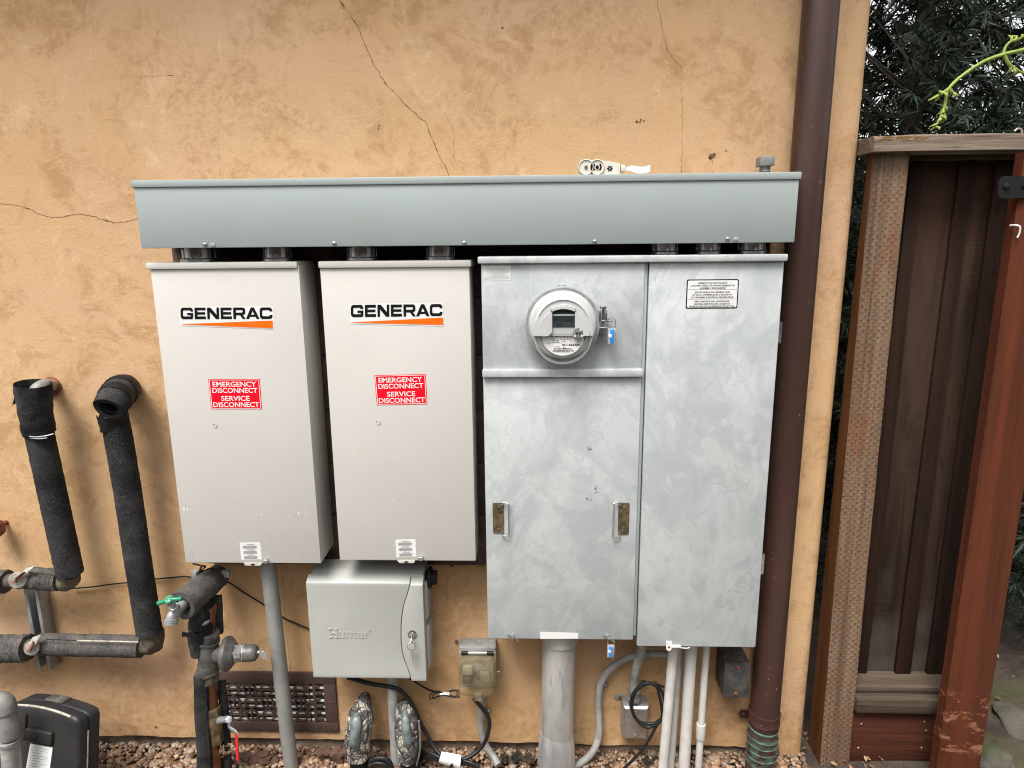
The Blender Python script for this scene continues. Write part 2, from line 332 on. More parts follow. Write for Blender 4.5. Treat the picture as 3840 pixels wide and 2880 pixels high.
M['meterwhite'] = simple('meter_white_cover', (.415, .42, .415), .28, var=.03, scale=8)
M['meterface'] = simple('meter_face_grey', (.36, .37, .355), .4, var=.02)
M['rusty'] = simple('rusted_clamp', (.24, .075, .045), .8, .1, var=.25, scale=70, b=.4, bs=160)
M['clamp'] = simple('dusty_clamp_steel', (.46, .43, .39), .5, .5, var=.2, scale=60)
M['brassplate'] = simple('aged_zinc_handle', (.19, .14, .085), .45, .6, var=.25, scale=70)
M['vent'] = simple('rusty_cast_iron', (.060, .038, .031), .7, .15, var=.2, scale=30, col2=(.075, .04, .03), b=.4, bs=200)
M['louvre'] = simple('pale_damper_slat', (.80, .78, .74), .6, .2, var=.15, scale=40)
M['void'] = simple('black_port_and_hollow_shade', (.008, .008, .008), .95, var=.1)  # painted shade in hollows, and the dark dots of the meter port
M['casebody'] = simple('dusty_black_plastic', (.014, .014, .016), .5, var=.1, scale=12, col2=(.022, .021, .020), b=.15, bs=150, fine=.3, spec=.3)
M['casedust'] = simple('dust_covered_plastic', (.10, .088, .075), .85, var=.15, scale=40, col2=(.04, .036, .032), b=.2)
M['paper'] = simple('creased_paper', (.66, .67, .67), .6, var=.03, scale=30, b=.3, bs=40)
M['ductgrey'] = simple('grey_pipe_fitting', (.20, .20, .19), .5, .1, var=.15, scale=40)
M['seam'] = simple('pale_seam_and_highlight', (.42, .38, .32), .8, var=.2, scale=60)

# ------------------------------------------------------------------ mesh building
class MB:
    def __init__(s): s.bm = bmesh.new(); s.mi = 0
    def _join(s, b, mi=None):
        me = bpy.data.meshes.new('tmp'); b.to_mesh(me); b.free()
        n0 = len(s.bm.faces); s.bm.from_mesh(me); bpy.data.meshes.remove(me)
        s.bm.faces.ensure_lookup_table()
        for f in s.bm.faces[n0:]: f.material_index = s.mi if mi is None else mi
    def box(s, x0, x1, y0, y1, z0, z1, bev=.002, seg=2, mat=None, mi=None):
        b = bmesh.new(); bmesh.ops.create_cube(b, size=1)
        for v in b.verts:
            v.co = Vector((x0+(v.co.x+.5)*(x1-x0), y0+(v.co.y+.5)*(y1-y0), z0+(v.co.z+.5)*(z1-z0)))
        if bev: bmesh.ops.bevel(b, geom=b.edges[:], offset=bev, segments=seg, affect='EDGES', profile=.5)
        if mat is not None: b.transform(mat)
        s._join(b, mi); return s
    def hexa(s, c8, bev=.002, mi=None):
        b = bmesh.new(); vs = [b.verts.new(c) for c in c8]
        for f in ((0, 1, 2, 3), (7, 6, 5, 4), (0, 4, 5, 1), (1, 5, 6, 2), (2, 6, 7, 3), (3, 7, 4, 0)): b.faces.new([vs[i] for i in f])
        bmesh.ops.recalc_face_normals(b, faces=b.faces[:])
        if bev: bmesh.ops.bevel(b, geom=b.edges[:], offset=bev, segments=2, affect='EDGES', profile=.5)
        s._join(b, mi); return s
    def cyl(s, p0, p1, r0, r1=None, seg=24, bev=0., mi=None, caps=True):
        p0, p1 = Vector(p0), Vector(p1); r1 = r0 if r1 is None else r1; ax = p1-p0; L = ax.length
        b = bmesh.new(); bmesh.ops.create_cone(b, cap_ends=caps, segments=seg, radius1=r0, radius2=r1, depth=L)
        if bev: bmesh.ops.bevel(b, geom=[e for e in b.edges if abs(e.verts[0].co.z-e.verts[1].co.z) < 1e-6], offset=bev, segments=2, affect='EDGES', profile=.5)
        b.transform(Matrix.Translation((p0+p1)/2) @ ax.to_track_quat('Z', 'Y').to_matrix().to_4x4()); s._join(b, mi); return s
    def lathe(s, prof, origin, axis=(0, 0, 1), seg=40, mi=None, closed=False):
        """prof: list of (r, h) along axis"""
        b = bmesh.new(); rings = []
        for r, h in prof: rings.append([b.verts.new((r*cos(2*pi*k/seg), r*sin(2*pi*k/seg), h)) for k in range(seg)])
        for a, c in zip(rings, rings[1:]):
            for k in range(seg): b.faces.new((a[k], a[(k+1) % seg], c[(k+1) % seg], c[k]))
        if not closed:
            b.faces.new(rings[0][::-1]); b.faces.new(rings[-1])
        bmesh.ops.remove_doubles(b, verts=b.verts[:], dist=1e-7); bmesh.ops.recalc_face_normals(b, faces=b.faces[:])
        b.transform(Matrix.Translation(Vector(origin)) @ Vector(axis).to_track_quat('Z', 'Y').to_matrix().to_4x4()); s._join(b, mi); return s
    def tube(s, pts, r, seg=14, mi=None, rough=0., sub=5, seed=0, freq=30., flat=1., caps=True):
        """smooth round tube through pts; r a number or one per point; rough adds lumps"""
        pts = [Vector(p) for p in pts]; rs = r if isinstance(r, (list, tuple)) else [r]*len(pts)
        if sub > 1 and len(pts) > 2:
            q, qr = [], []
            for i in range(len(pts)-1):
                a = pts[i-1] if i else pts[0]*2-pts[1]; d_ = pts[i+2] if i+2 < len(pts) else pts[-1]*2-pts[-2]
                for k in range(sub):
                    t = k/sub; b_, c_ = pts[i], pts[i+1]
                    q.append(.5*((2*b_)+(-a+c_)*t+(2*a-5*b_+4*c_-d_)*t*t+(-a+3*b_-3*c_+d_)*t**3)); qr.append(rs[i]+(rs[i+1]-rs[i])*t)
            q.append(pts[-1]); qr.append(rs[-1]); pts, rs = q, qr
        elif sub > 1:
            n = sub; q = [pts[0].lerp(pts[1], k/n) for k in range(n+1)]; rs = [rs[0]+(rs[1]-rs[0])*k/n for k in range(n+1)]; pts = q
        b = bmesh.new(); T = (pts[1]-pts[0]).normalized(); N = T.orthogonal().normalized(); rings = []
        for i, p in enumerate(pts):
            t = ((pts[i+1] if i+1 < len(pts) else p)-(pts[i-1] if i else p)).normalized()
            N = (N-t*N.dot(t)).normalized(); B = t.cross(N); ring = []
            for k in range(seg):
                a = 2*pi*k/seg; d_ = N*cos(a)*flat+B*sin(a); c = p+d_*rs[i]
                if rough: c += d_*rough*noise.noise(c*freq+Vector((seed, seed, 0)))
                ring.append(b.verts.new(c))
            rings.append(ring)
        for a, c in zip(rings, rings[1:]):
            for k in range(seg): b.faces.new((a[k], a[(k+1) % seg], c[(k+1) % seg], c[k]))
        if caps: b.faces.new(rings[0][::-1]); b.faces.new(rings[-1])
        bmesh.ops.recalc_face_normals(b, faces=b.faces[:]); s._join(b, mi); return s
    def poly(s, pts, th=0., dirn=(0, 1, 0), mi=None):
        """a flat outline (3-D points), thickened along dirn"""
        b = bmesh.new(); vs = [b.verts.new(p) for p in pts]; f = b.faces.new(vs); f.normal_update()
        if th:
            e = bmesh.ops.extrude_face_region(b, geom=[f]); d_ = Vector(dirn)*th
            for v in [g for g in e['geom'] if isinstance(g, bmesh.types.BMVert)]: v.co += d_
        bmesh.ops.triangulate(b, faces=[f for f in b.faces if len(f.verts) > 4]); bmesh.ops.recalc_face_normals(b, faces=b.faces[:]); s._join(b, mi); return s
    def sphere(s, c, r, sub=2, sc=(1, 1, 1), lump=0., freq=20., mi=None, rot=None):
        b = bmesh.new(); bmesh.ops.create_icosphere(b, subdivisions=sub, radius=1)
        for v in b.verts:
            k = 1+lump*noise.noise(v.co*1.7+Vector(c)*freq); v.co = Vector((v.co.x*sc[0], v.co.y*sc[1], v.co.z*sc[2]))*r*k
        if rot is not None: b.transform(rot.to_4x4())
        b.transform(Matrix.Translation(Vector(c))); s._join(b, mi); return s
    def build(s, name, mats, parent=None, ang=38, label=None, flip=False):
        me = bpy.data.meshes.new(name)
        base = world_loc(parent) if parent else Vector((0, 0, 0))
        if base.length: bmesh.ops.translate(s.bm, verts=s.bm.verts[:], vec=-base)
        s.bm.to_mesh(me); s.bm.free()
        for m in (mats if isinstance(mats, (list, tuple)) else [mats]): me.materials.append(M[m])
        for p in me.polygons: p.use_smooth = True
        me.set_sharp_from_angle(angle=radians(ang))
        o = bpy.data.objects.new(name, me); COL.objects.link(o)
        if parent: o.parent = parent
        if label: o['label'] = label
        return o
def world_loc(o):
    v = Vector((0, 0, 0))
    while o: v = v+o.location; o = o.parent
    return v
def tag(o, label, cat, group=None):
    o['label'] = label; o['category'] = cat
    if group: o['group'] = group
    return o
def thing(name, label, cat, loc, group=None):
    o = bpy.data.objects.new(name, None); COL.objects.link(o); o.location = loc; o.empty_display_size = .05
    return tag(o, label, cat, group)
def structure(o): o['kind'] = 'structure'; return o
Y = lambda d: -d          # distance in front of the wall -> world y

# flat writing -------------------------------------------------------
def text_polys(s, bold=0.):
    c = bpy.data.curves.new('tmp', 'FONT'); c.body = s; c.size = 1; c.offset = bold; c.resolution_u = 3
    o = bpy.data.objects.new('tmp', c); me = bpy.data.meshes.new_from_object(o)
    vs = [v.co.copy() for v in me.vertices]; fs = [list(p.vertices) for p in me.polygons]
    bpy.data.objects.remove(o); bpy.data.meshes.remove(me); bpy.data.curves.remove(c)
    xs = [v.x for v in vs]; ys = [v.y for v in vs]
    return vs, fs, (min(xs), max(xs), min(ys), max(ys))
def bil(q, u, v):
    """q: TL TR BL BR"""
    return q[0]*(1-u)*v+q[1]*u*v+q[2]*(1-u)*(1-v)+q[3]*u*(1-v)
def write(mb, s, q, u0, u1, v0, v1, bold=0., off=.0006, keep=True, mi=None):
    """lay the words s into the part u0..u1, v0..v1 of the quad q, standing off towards the viewer"""
    vs, fs, (a, b, c, d) = text_polys(s, bold)
    if keep:
        c, d = -0.0, .73
    n = (q[1]-q[0]).cross(q[0]-q[2]).normalized()
    if n.y > 0: n = -n
    bm = bmesh.new()
    nv = [bm.verts.new(bil(q, u0+(v.x-a)/(b-a)*(u1-u0), v0+(v.y-c)/(d-c)*(v1-v0))+n*off) for v in vs]
    for f in fs:
        try: bm.faces.new([nv[i] for i in f])
        except ValueError: pass
    bmesh.ops.recalc_face_normals(bm, faces=bm.faces[:])
    mb._join(bm, mi)
def wtext(s, v_h, aspect, bold=0.):
    """natural width fraction for a given height fraction on a quad with aspect = w/h"""
    vs, fs, (a, b, c, d) = text_polys(s, bold); return (b-a)/.73*v_h/aspect
def qpx(d, *pts): return [P(p, d) for p in pts]
def plate(q, th=.0006, grow=0.):
    """thin sheet on the quad q (TL TR BL BR) standing proud of it"""
    n = (q[1]-q[0]).cross(q[0]-q[2]).normalized()
    if n.y > 0: n = -n
    m = MB(); m.poly([p+n*th for p in (q[0], q[1], q[3], q[2])], th*.9, -n); return m
def rounded(x0, x1, z0, z1, r, seg=5):
    pts = []
    for cx, cz, a0 in ((x1-r, z1-r, 0), (x0+r, z1-r, 90), (x0+r, z0+r, 180), (x1-r, z0+r, 270)):
        for k in range(seg+1):
            a = radians(a0+90*k/seg); pts.append((cx+r*cos(a), cz+r*sin(a)))
    return pts
def screw(mb, c, r=.0042, h=.003, slot=True):
    c = Vector(c); mb.lathe([(r, 0), (r, h*.4), (r*.8, h*.8), (r*.35, h)], c, (0, -1, 0), 16)
    if slot: mb.box(c.x-r*.7, c.x+r*.7, c.y-h*1.12, c.y-h*.6, c.z-r*.13, c.z+r*.13, 0)

# ================================================================== GROUND
def ground():
    bm = bmesh.new()
    def hz(x, y):
        h = .015*noise.noise(Vector((x*2, y*2, 0)))+.008*noise.noise(Vector((x*9, y*9, 3)))
        if y < .25 and x < .84: h = h*.3-.010
        return h-(.0 if y < 1.2 else 0)
    xs = [-40, -15, -6]+[-3+i*.1 for i in range(0, 91)]+[8, 15, 40]; ys = [-25, -8, -4]+[-2.5+i*.1 for i in range(0, 76)]+[7, 12, 30, 90]
    g = [[bm.verts.new((x, y, hz(x, y))) for x in xs] for y in ys]
    for j in range(len(ys)-1):
        for i in range(len(xs)-1): bm.faces.new((g[j][i], g[j][i+1], g[j+1][i+1], g[j+1][i]))
    m = MB(); m._join(bm); structure(m.build('ground', 'ground'))
ground()

# ================================================================== HOUSE WALL
XC = .802
house = thing('house_wall', 'tan trowelled stucco house wall with hairline cracks and a rounded corner', 'wall', (0, 0, 0))
house['kind'] = 'thing'
def stucco():
    m = MB(); b = bmesh.new()
    xs = [-3.2+i*.05 for i in range(80)]; xs = [x for x in xs if x < XC-.032]+[XC-.03]
    def zb(x): return .036+.006*noise.noise(Vector((x*7, 0, 0)))+.004*noise.noise(Vector((x*31, 1, 0)))+(-.004 if x > 0 else .0)
    fine = []
    for a, c in zip(xs, xs[1:]): fine += [a, (a+c)/2]
    fine.append(xs[-1])
    top = 3.6
    prof = [(x, 0.) for x in fine]+[(XC-.03+.03*sin(radians(a)), .03-.03*cos(radians(a))) for a in (22, 45, 67, 90)]+[(XC, .3), (XC, 1.2), (XC, 4.)]
    lo = []
    for x, y in prof:
        lo.append(-.05 if x > XC-.075 else zb(x))
    # the step where the corner runs down to the ground
    ring_t = [b.verts.new((x, y, top)) for x, y in prof]; ring_b = [b.verts.new((x, y, z)) for (x, y), z in zip(prof, lo)]
    mid = [b.verts.new((x, y, .6)) for x, y in prof]
    for i in range(len(prof)-1):
        b.faces.new((mid[i], mid[i+1], ring_t[i+1], ring_t[i])); b.faces.new((ring_b[i], ring_b[i+1], mid[i+1], mid[i]))
    back = [b.verts.new((x, .022 if y == 0 else y, z)) for (x, y), z in zip(prof, lo)]
    for i in range(len(prof)-1):
        if prof[i+1][0] < XC-.02: b.faces.new((ring_b[i], back[i], back[i+1], ring_b[i+1]))
    m._join(b)
    def crack(pts, w0, seed, wr=None):
        rnd = random.Random(seed); pp = []
        for a, c in zip(pts, pts[1:]):
            n = max(2, int((Vector(c)-Vector(a)).length/9))
            for k in range(n):
                t = k/n; pp.append(Vector(a).lerp(Vector(c), t)+Vector((rnd.gauss(0, 1.7), rnd.gauss(0, 1.7))))
        pp.append(Vector(pts[-1])); L = [P(p, .0006) for p in pp]; bb = bmesh.new(); pv = None
        for i, p in enumerate(L):
            t = (L[min(i+1, len(L)-1)]-L[max(i-1, 0)]).normalized(); nrm = Vector((-t.z, 0, t.x)); ww = w0*(.45+1.0*rnd.random()**2+(1.8 if rnd.random() < .06 else 0))*.30
            if i in (0, len(L)-1): ww = .0001
            c = (bb.verts.new(p+nrm*ww), bb.verts.new(p-nrm*ww))
            if pv: bb.faces.new((pv[0], pv[1], c[1], c[0]))
            pv = c
        m._join(bb, 1)
    T = 3840/2212
    crack([(728*T, -10), (745*T, 15*T)]+[R2(*p) for p in ((0, 35), (55, 95), (105, 165), (130, 240), (165, 320), (220, 430), (270, 515), (330, 590), (400, 660), (470, 730), (515, 770), (550, 790), (570, 860), (620, 970), (630, 1010), (685, 1090), (697, 1160))], .0021, 1)
    crack([R2(*p) for p in ((2040, -20), (2075, 150), (2100, 280), (2130, 350), (2185, 410), (2205, 440), (2208, 700), (2205, 1145))], .0013, 2)
    crack([R1(*p) for p in ((-40, 1318), (0, 1320), (130, 1335), (210, 1365), (290, 1400), (385, 1415), (460, 1395), (545, 1387), (640, 1415), (750, 1443), (810, 1440), (900, 1412))], .0021, 3)
    crack([R2(*p) for p in ((600, 600), (640, 700), (700, 790), (730, 860), (728, 1040))], .0008, 4)
    crack([Z2(*p) for p in ((1025, 250), (1040, 450), (1050, 600), (1085, 980))], .0013, 5)
    crack([R1(*p) for p in ((860, 500), (940, 495), (1010, 492), (1130, 488))], .0008, 6)
    crack([R1(*p) for p in ((1390, 880), (1415, 960), (1430, 1140))], .0008, 7)
    crack([R4(*p) for p in ((1040, 640), (975, 700), (945, 740))], .0010, 8)
    crack([R4(*p) for p in ((355, 820), (420, 835), (520, 880))], .0010, 18)
    crack([Z3(*p) for p in ((1050, 345), (1090, 330), (1115, 370), (1122, 450))], .0018, 9)
    crack([Z4(*p) for p in ((170, 105), (205, 95), (255, 92))], .0014, 10)
    def blob(c, r, seed, sx=1, sz=1):
        rnd = random.Random(seed); n = 18; pts = []
        for k in range(n):
            a = 2*pi*k/n; q = r*(.65+.5*rnd.random()); pts.append((c[0]+q*cos(a)*sx, c[1]-q*sin(a)*sz))
        m.poly([P(p, .0005) for p in pts], 0, mi=2)
    blob(R3(190, 1012), 12, 1, 1.2, .8); blob(R3(178, 1025), 7, 2); blob(R3(205, 998), 6, 3); blob(R3(192, 1048), 2, 8, .6, 6); blob(R3(283, 978), 4, 4)
    for i, (x, y, r) in enumerate(((1915, 790, 6), (1940, 778, 5), (1960, 784, 4), (1935, 792, 4), (245, 818, 4), (240, 835, 3), (1045, 180, 5))): blob(R2(x, y), r, 20+i)
    for i, (x, y, r) in enumerate(((1410, 1395, 5), (1010, 1395, 5), (1430, 1390, 4), (1020, 1400, 3), (780, 1410, 3))): blob(Z1(x, y), r, 40+i)
    rnd = random.Random(5)
    for i in range(60): blob((rnd.uniform(900, 3000), rnd.uniform(2690, 2745)), rnd.uniform(.6, 2.2), 70+i, rnd.uniform(.7, 1.8))
    return m.build('stucco', ['stucco', 'crack', 'stain'], house)
stucco()
m = MB(); b = bmesh.new()
xs = [-3.2+i*.04 for i in range(98)]
rows = [(.024, .30), (.024, .06), (.020, .02), (.012, -.06)]
g = [[b.verts.new((x, y-.012*noise.noise(Vector((x*6, z*20, 2)))*(1 if z < .05 else 0), z)) for x in xs if x < XC-.07] for y, z in rows]
for j in range(3):
    for i in range(len(g[0])-1): b.faces.new((g[j][i], g[j+1][i], g[j+1][i+1], g[j][i+1]))
m._join(b); m.build('footing', 'concrete', house)
# screws left in the stucco
for p in (Z3(1268, 672), Z3(1232, 82)):
    c = P(p, .0); m = MB(); m.lathe([(.005, -.002), (.005, .004), (.003, .007)], c, (0, -1, 0), 14); m.build('anchor_screw', 'darkmetal', house)

# roof overhang and gutter above the picture, where the downpipe starts
m = MB(); m.box(-3.2, XC+.35, -.34, .6, 2.74, 2.82, .004); m.build('roof_eave', 'downpipe', house)
m = MB(); m.box(-3.2, XC+.35, -.44, -.345, 2.72, 2.82, .01); m.build('gutter', 'downpipe', house)
# unseen pale path added under the viewer to bounce light up
m = MB(); m.box(-3.2, 2.6, -2.6, -.46, -.08, .012, .008); pth = structure(m.build('path', 'path'))

# unseen fence added behind the viewer to keep low light off the wall
sf = thing('light_blocking_fence', 'unseen dark timber fence added behind the viewer to block low light', 'fence', (0, -3.0, 0)); m = MB(); rnd = random.Random(77); x = -4.2
while x < 4.2:
    m.box(x, x+.138, -3.02+rnd.uniform(-.004, .004), -3.0, .02, 2.35+rnd.uniform(-.01, .01), .002, 1); x += .14
m.build('boards', 'woodboardgrey', sf); m = MB(); m.box(-4.2, 4.2, -3.065, -3.026, .35, .44, .002); m.build('rail', 'woodrail', sf); m = MB(); m.box(-4.2, 4.2, -3.065, -3.026, 1.9, 1.99, .002); m.build('rail', 'woodrail', sf)

# dark timber backer behind the cabinets
bx0, bx1 = P((645, 940), .025).x, P((2888, 930), .025).x
bz0 = P((1500, 2118), .025).z; bz1 = 1.5+.02
m = MB(); nb = 6
zz = [bz0+(bz1-bz0)*i/nb for i in range(nb+1)]
for a, c in zip(zz, zz[1:]): m.box(bx0, bx1, -.027, -.001, a+.0012, c-.0012, .0015)
tag(m.build('backing_board', 'boardback'), 'dark brown timber backing board behind the metal cabinets', 'backing board')

# ================================================================== WIREWAY
DT = .168
tx0, tx1, tz0, tz1 = rect(DT, (500.6, 705), (2997.5, 675), (530.6, 933), (2979.6, 907.4))
lx0, lx1, lz0, lz1 = rect(DT+.004, (490, 676), (3007, 643.5), (490, 703), (3007, 672))
tr = thing('wireway', 'long blue-grey steel wireway trough running above all the cabinets', 'wireway', ((tx0+tx1)/2, -.09, tz0))
m = MB(); m.box(tx0, tx1, -DT, -.03, tz0, lz1-.002, .002); m.build('trough', 'trough', tr)
m = MB(); m.box(lx0, lx1, -DT-.004, -.002, lz0, lz1, .002); m.build('lid', 'trough', tr)
for q in ((1330, 1585, R1), (2167, 1578, R1), (797, 1575, R2), (1641, 1566, R2), (290, 1550, R3)):
    m = MB(); screw(m, P(q[2](q[0], q[1]), DT), .0052, .005); m.build('cover_screw', 'zinc', tr)
for q in ((1381, 1586, R1), (345, 1548, R3)):
    c = P(q[2](q[0], q[1]), DT); m = MB(); m.box(c.x-.0055, c.x+.0055, -DT-.003, -DT+.001, c.z-.0045, c.z+.0035, .0015)
    m.build('stop_tab', 'trough', tr)

# nipples between wireway and cabinets ---------------------------------
nips = [(R1(1148, 0)[0], R1(1350, 0)[0]), (973, 1074), (1291, 1401), (1592, 1699), (2454, 2549), (2621, 2710), (2784, 2881)]
G_TOP = None
DN = .085
zcap = P((700, 985), .145).z
def nipple(x, z0, z1, r):
    t = thing('conduit_nipple', 'x', 'pipe nipple', (x, -DN, z0), 'steel nipples joining the wireway to the cabinets')
    m = MB(); m.cyl((x, -DN, z0), (x, -DN, z1), r*.86, seg=32); m.build('pipe', 'zinc', t)
    m = MB(); m.lathe([(r*.9, 0), (r*1.18, 0), (r*1.18, .006), (r*1.02, .009), (r*1.02, .030), (r*.9, .030)], (x, -DN, z0), (0, 0, 1), 32, closed=True)
    for k in range(10):
        a = 2*pi*k/10; m.box(-.0022, .0022, r*1.0, r*1.07, .007, .03, .0005, mat=Matrix.Translation((x, -DN, z0)) @ Matrix.Rotation(a, 4, 'Z'))
    m.build('locknut', 'zinc', t)
    return t
nz1 = tz0+.006
nlab = ['first nipple, above the far end of the left beige cabinet', 'second nipple, above the right half of the left beige cabinet', 'third nipple, above the left half of the middle beige cabinet',
        'fourth nipple, above the right half of the middle beige cabinet', 'first of the three dark nipples above the right grey door', 'middle of the three dark nipples above the right grey door', 'last nipple, above the right grey door nearest the downpipe']

# ================================================================== TRANSFER SWITCHES (beige cabinets)
DG = .145
def letters():
    """wide squared capitals on a 1.0-high grid; closed outlines without holes (cut by slits)"""
    def arc(cx, cy, r, a0, a1, n=6): return [(cx+r*cos(radians(a0+(a1-a0)*k/n)), cy+r*sin(radians(a0+(a1-a0)*k/n))) for k in range(n+1)]
    t, W = .235, 1.36
    C = [(W, .66), (W-.3, .66)]+arc(W-.37, .70, .07, 0, 90, 3)+arc(.36, .66, .10, 90, 180, 3)+arc(.36, .34, .10, 180, 270, 3)+arc(W-.37, .30, .07, 270, 360, 3)+[(W-.3, .35), (W, .35)]+arc(W-.28, .28, .28, 0, -90)+arc(.28, .28, .28, 270, 180)+arc(.28, .72, .28, 180, 90)+arc(W-.28, .72, .28, 90, 0)
    Gl = [(W, .66), (W-.3, .66)]+arc(W-.37, .70, .07, 0, 90, 3)+arc(.36, .66, .10, 90, 180, 3)+arc(.36, .34, .10, 180, 270, 3)+[(W-.28, .24), (W-.28, .34), (.72, .34), (.72, .54), (W, .54)]+arc(W-.2, .2, .2, 0, -90)+arc(.28, .28, .28, 270, 180)+arc(.28, .72, .28, 180, 90)+arc(W-.28, .72, .28, 90, 0)
    E = [(0, 0), (1.2, 0), (1.2, t), (.29, t), (.29, .395), (1.14, .395), (1.14, .605), (.29, .605), (.29, 1-t), (1.2, 1-t), (1.2, 1), (0, 1)]
    N = [(0, 0), (.27, 0), (.27, .62), (.92, 0), (1.28, 0), (1.28, 1), (1.01, 1), (1.01, .38), (.36, 1), (0, 1)]
    Rl = [(0, 0), (.29, 0), (.29, .33), (.72, .33), (1.0, 0), (1.34, 0), (1.02, .36)]+arc(1.06, .60, .24, -70, 0, 4)+arc(1.04, .74, .26, 0, 90, 4)+[(0, 1), (0, .56), (.29, .56), (.29, .78), (.92, .78)]+arc(.92, .67, .11, 90, -90, 5)+[(.29, .555), (0, .555)]
    A = [(0, 0), (.32, 0), (.45, .2), (1.0, .2), (1.13, 0), (1.46, 0), (.90, 1), (.56, 1), (.31, .56), (.44, .40), (.57, .40), (.73, .76), (.88, .40), (.44, .395), (.30, .545)]
    A = [(0, 0), (.32, 0), (.44, .19), (1.02, .19), (1.14, 0), (1.46, 0), (.90, 1), (.56, 1), (.2, .37), (.55, .37), (.73, .70), (.91, .37), (.2, .365)]
    return [(Gl, W), (E, 1.2), (N, 1.28), (E, 1.2), (Rl, 1.34), (A, 1.46), (C, W)]
LET = letters()
def logo(mb, q):
    gap = [.17, .17, .17, .17, .02, .04]; tot = sum(w_ for _, w_ in LET)+sum(gap); x = 0
    for i, (pts, w_) in enumerate(LET):
        mb.poly([bil(q, (x+p[0])/tot, p[1])+Vector((0, -.0012, 0)) for p in pts], 0)
        x += w_+(gap[i] if i < 6 else 0)
def warn_lines(parent, q, words, mi='greyink'):
    lab = plate(q, .0005).build('caution_label', 'white', parent)
    m = MB(); n = Vector((0, -.0012, 0)); rnd = random.Random(3)
    for k, wd in enumerate(words):
        v = 1-.06-k*.31
        write(m, '! '+wd, q, .30, .70, v-.075, v-.005, .01, .0012)
        for j in range(4):
            vv = v-.115-j*.043; a = .13+.04*rnd.random(); m.poly([bil(q, u, x)+n for u, x in ((a, vv), (1-a-.08*rnd.random(), vv), (1-a-.08*rnd.random(), vv-.018), (a, vv-.018))])
    m.build('lettering', 'greyink', lab)
def switch(label, lidq, bodyq, logoq, wedge, outline, redq, plug, noteq, tabq, bolt, specks, scuff):
    x0, x1, z0, z1 = rect(DG, *bodyq); a0, a1, c0, c1 = rect(DG+.006, *lidq)
    t = thing('transfer_switch', label, 'electrical cabinet', ((x0+x1)/2, -.085, z0), 'beige transfer switch cabinets')
    m = MB(); m.box(x0+.001, x1-.004, -DG+.02, -.028, z0+.045, c1-.004, .002); m.build('back_box', 'beige', t)
    m = MB(); m.box(x0, x1, -DG, -DG+.117, z0, c0+.008, .0022); 
    rnd = random.Random(len(label))
    for sx, sz, r in specks:
        c = P((sx, sz), DG+.0004); m.poly([c+Vector((r*cos(a)*.001, 0, r*sin(a)*.001)) for a in (0, 1, 2, 3, 4, 5)], 0, mi=1)
    for (sx, sz, wx, wz) in scuff:
        c = P((sx, sz), DG+.0004); m.poly([c+Vector((wx*cos(a)*(.6+.5*rnd.random()), 0, wz*sin(a)*(.6+.5*rnd.random()))) for a in (0, .8, 1.6, 2.4, 3.2, 4, 4.8, 5.6)], 0, mi=2)
    m.build('cover', ['beige', 'greyink', 'white'], t)
    m = MB(); m.box(a0, a1, -DG-.006, -.028, c0, c1, .003); m.build('lid', 'beige', t)
    q = qpx(DG+.0002, *outline); st = plate(q, .0004).build('logo_sticker', 'white', t)
    m = MB(); logo(m, qpx(DG, *logoq)); m.build('lettering', 'black', st)
    m = MB(); m.poly([p+Vector((0, -.0012, 0)) for p in qpx(DG, *wedge)]); m.build('orange_wedge', 'orange', st)
    q = qpx(DG, *redq); st = plate(q, .0005).build('warning_sticker', 'red', t); m = MB()
    asp = (q[1]-q[0]).length/(q[0]-q[2]).length
    for s_, v0, u0, u1 in (('EMERGENCY', .755, .075, .925), ('DISCONNECT', .55, .06, .94), ('SERVICE', .285, .22, .775), ('DISCONNECT', .075, .05, .955)):
        write(m, s_, q, u0, u1, v0, v0+.165, .018, .0011)
    e = .010; fr = [(.02, .03), (.98, .03), (.98, .97), (.02, .97)]
    for i in range(4):
        (u, v), (u2, v2) = fr[i], fr[(i+1) % 4]; du, dv = (.006, 0) if u == u2 else (0, .008)
        m.poly([bil(q, u-du, v-dv)+Vector((0, -.0011, 0)), bil(q, u2-du, v2-dv)+Vector((0, -.0011, 0)), bil(q, u2+du, v2+dv)+Vector((0, -.0011, 0)), bil(q, u+du, v+dv)+Vector((0, -.0011, 0))])
    m.build('lettering', 'white', st)
    m = MB(); c = P(plug, DG); m.lathe([(.0052, -.001), (.0060, .0012), (.0050, .0016), (.0048, .0005), (.001, .0005)], c, (0, -1, 0), 24); m.build('hole_plug', 'beige', t)
    warn_lines(t, qpx(DG, *noteq), ('WARNING', 'AVERTISSEMENT', 'ADVERTENCIA'))
    q = qpx(DG+.003, *tabq); cx = (q[0].x+q[1].x)/2; zb_ = q[2].z; m = MB()
    m.poly([Vector((x, -DG-.001, z)) for x, z in ((q[0].x, z0+.001), (q[0].x+.001, zb_+.004), (q[0].x+.005, zb_), (q[1].x-.005, zb_), (q[1].x-.001, zb_+.004), (q[1].x, z0+.001))], .002, (0, 1, 0))
    m.mi = 1; m.poly([Vector((cx+.006*cos(a), -DG-.0016, (z0+zb_)/2+.0022*sin(a))) for a in [k*.5236 for k in range(12)]], 0)
    m.build('padlock_tab', ['beige', 'black'], t)
    m = MB(); c = P(bolt, DG); m.lathe([(.0066, 0), (.0066, .0085), (.005, .0105), (.001, .0105)], c, (0, -1, 0), 6); m.build('cover_bolt', 'zinc', t)
    return t, (x0, x1, z0, c1)
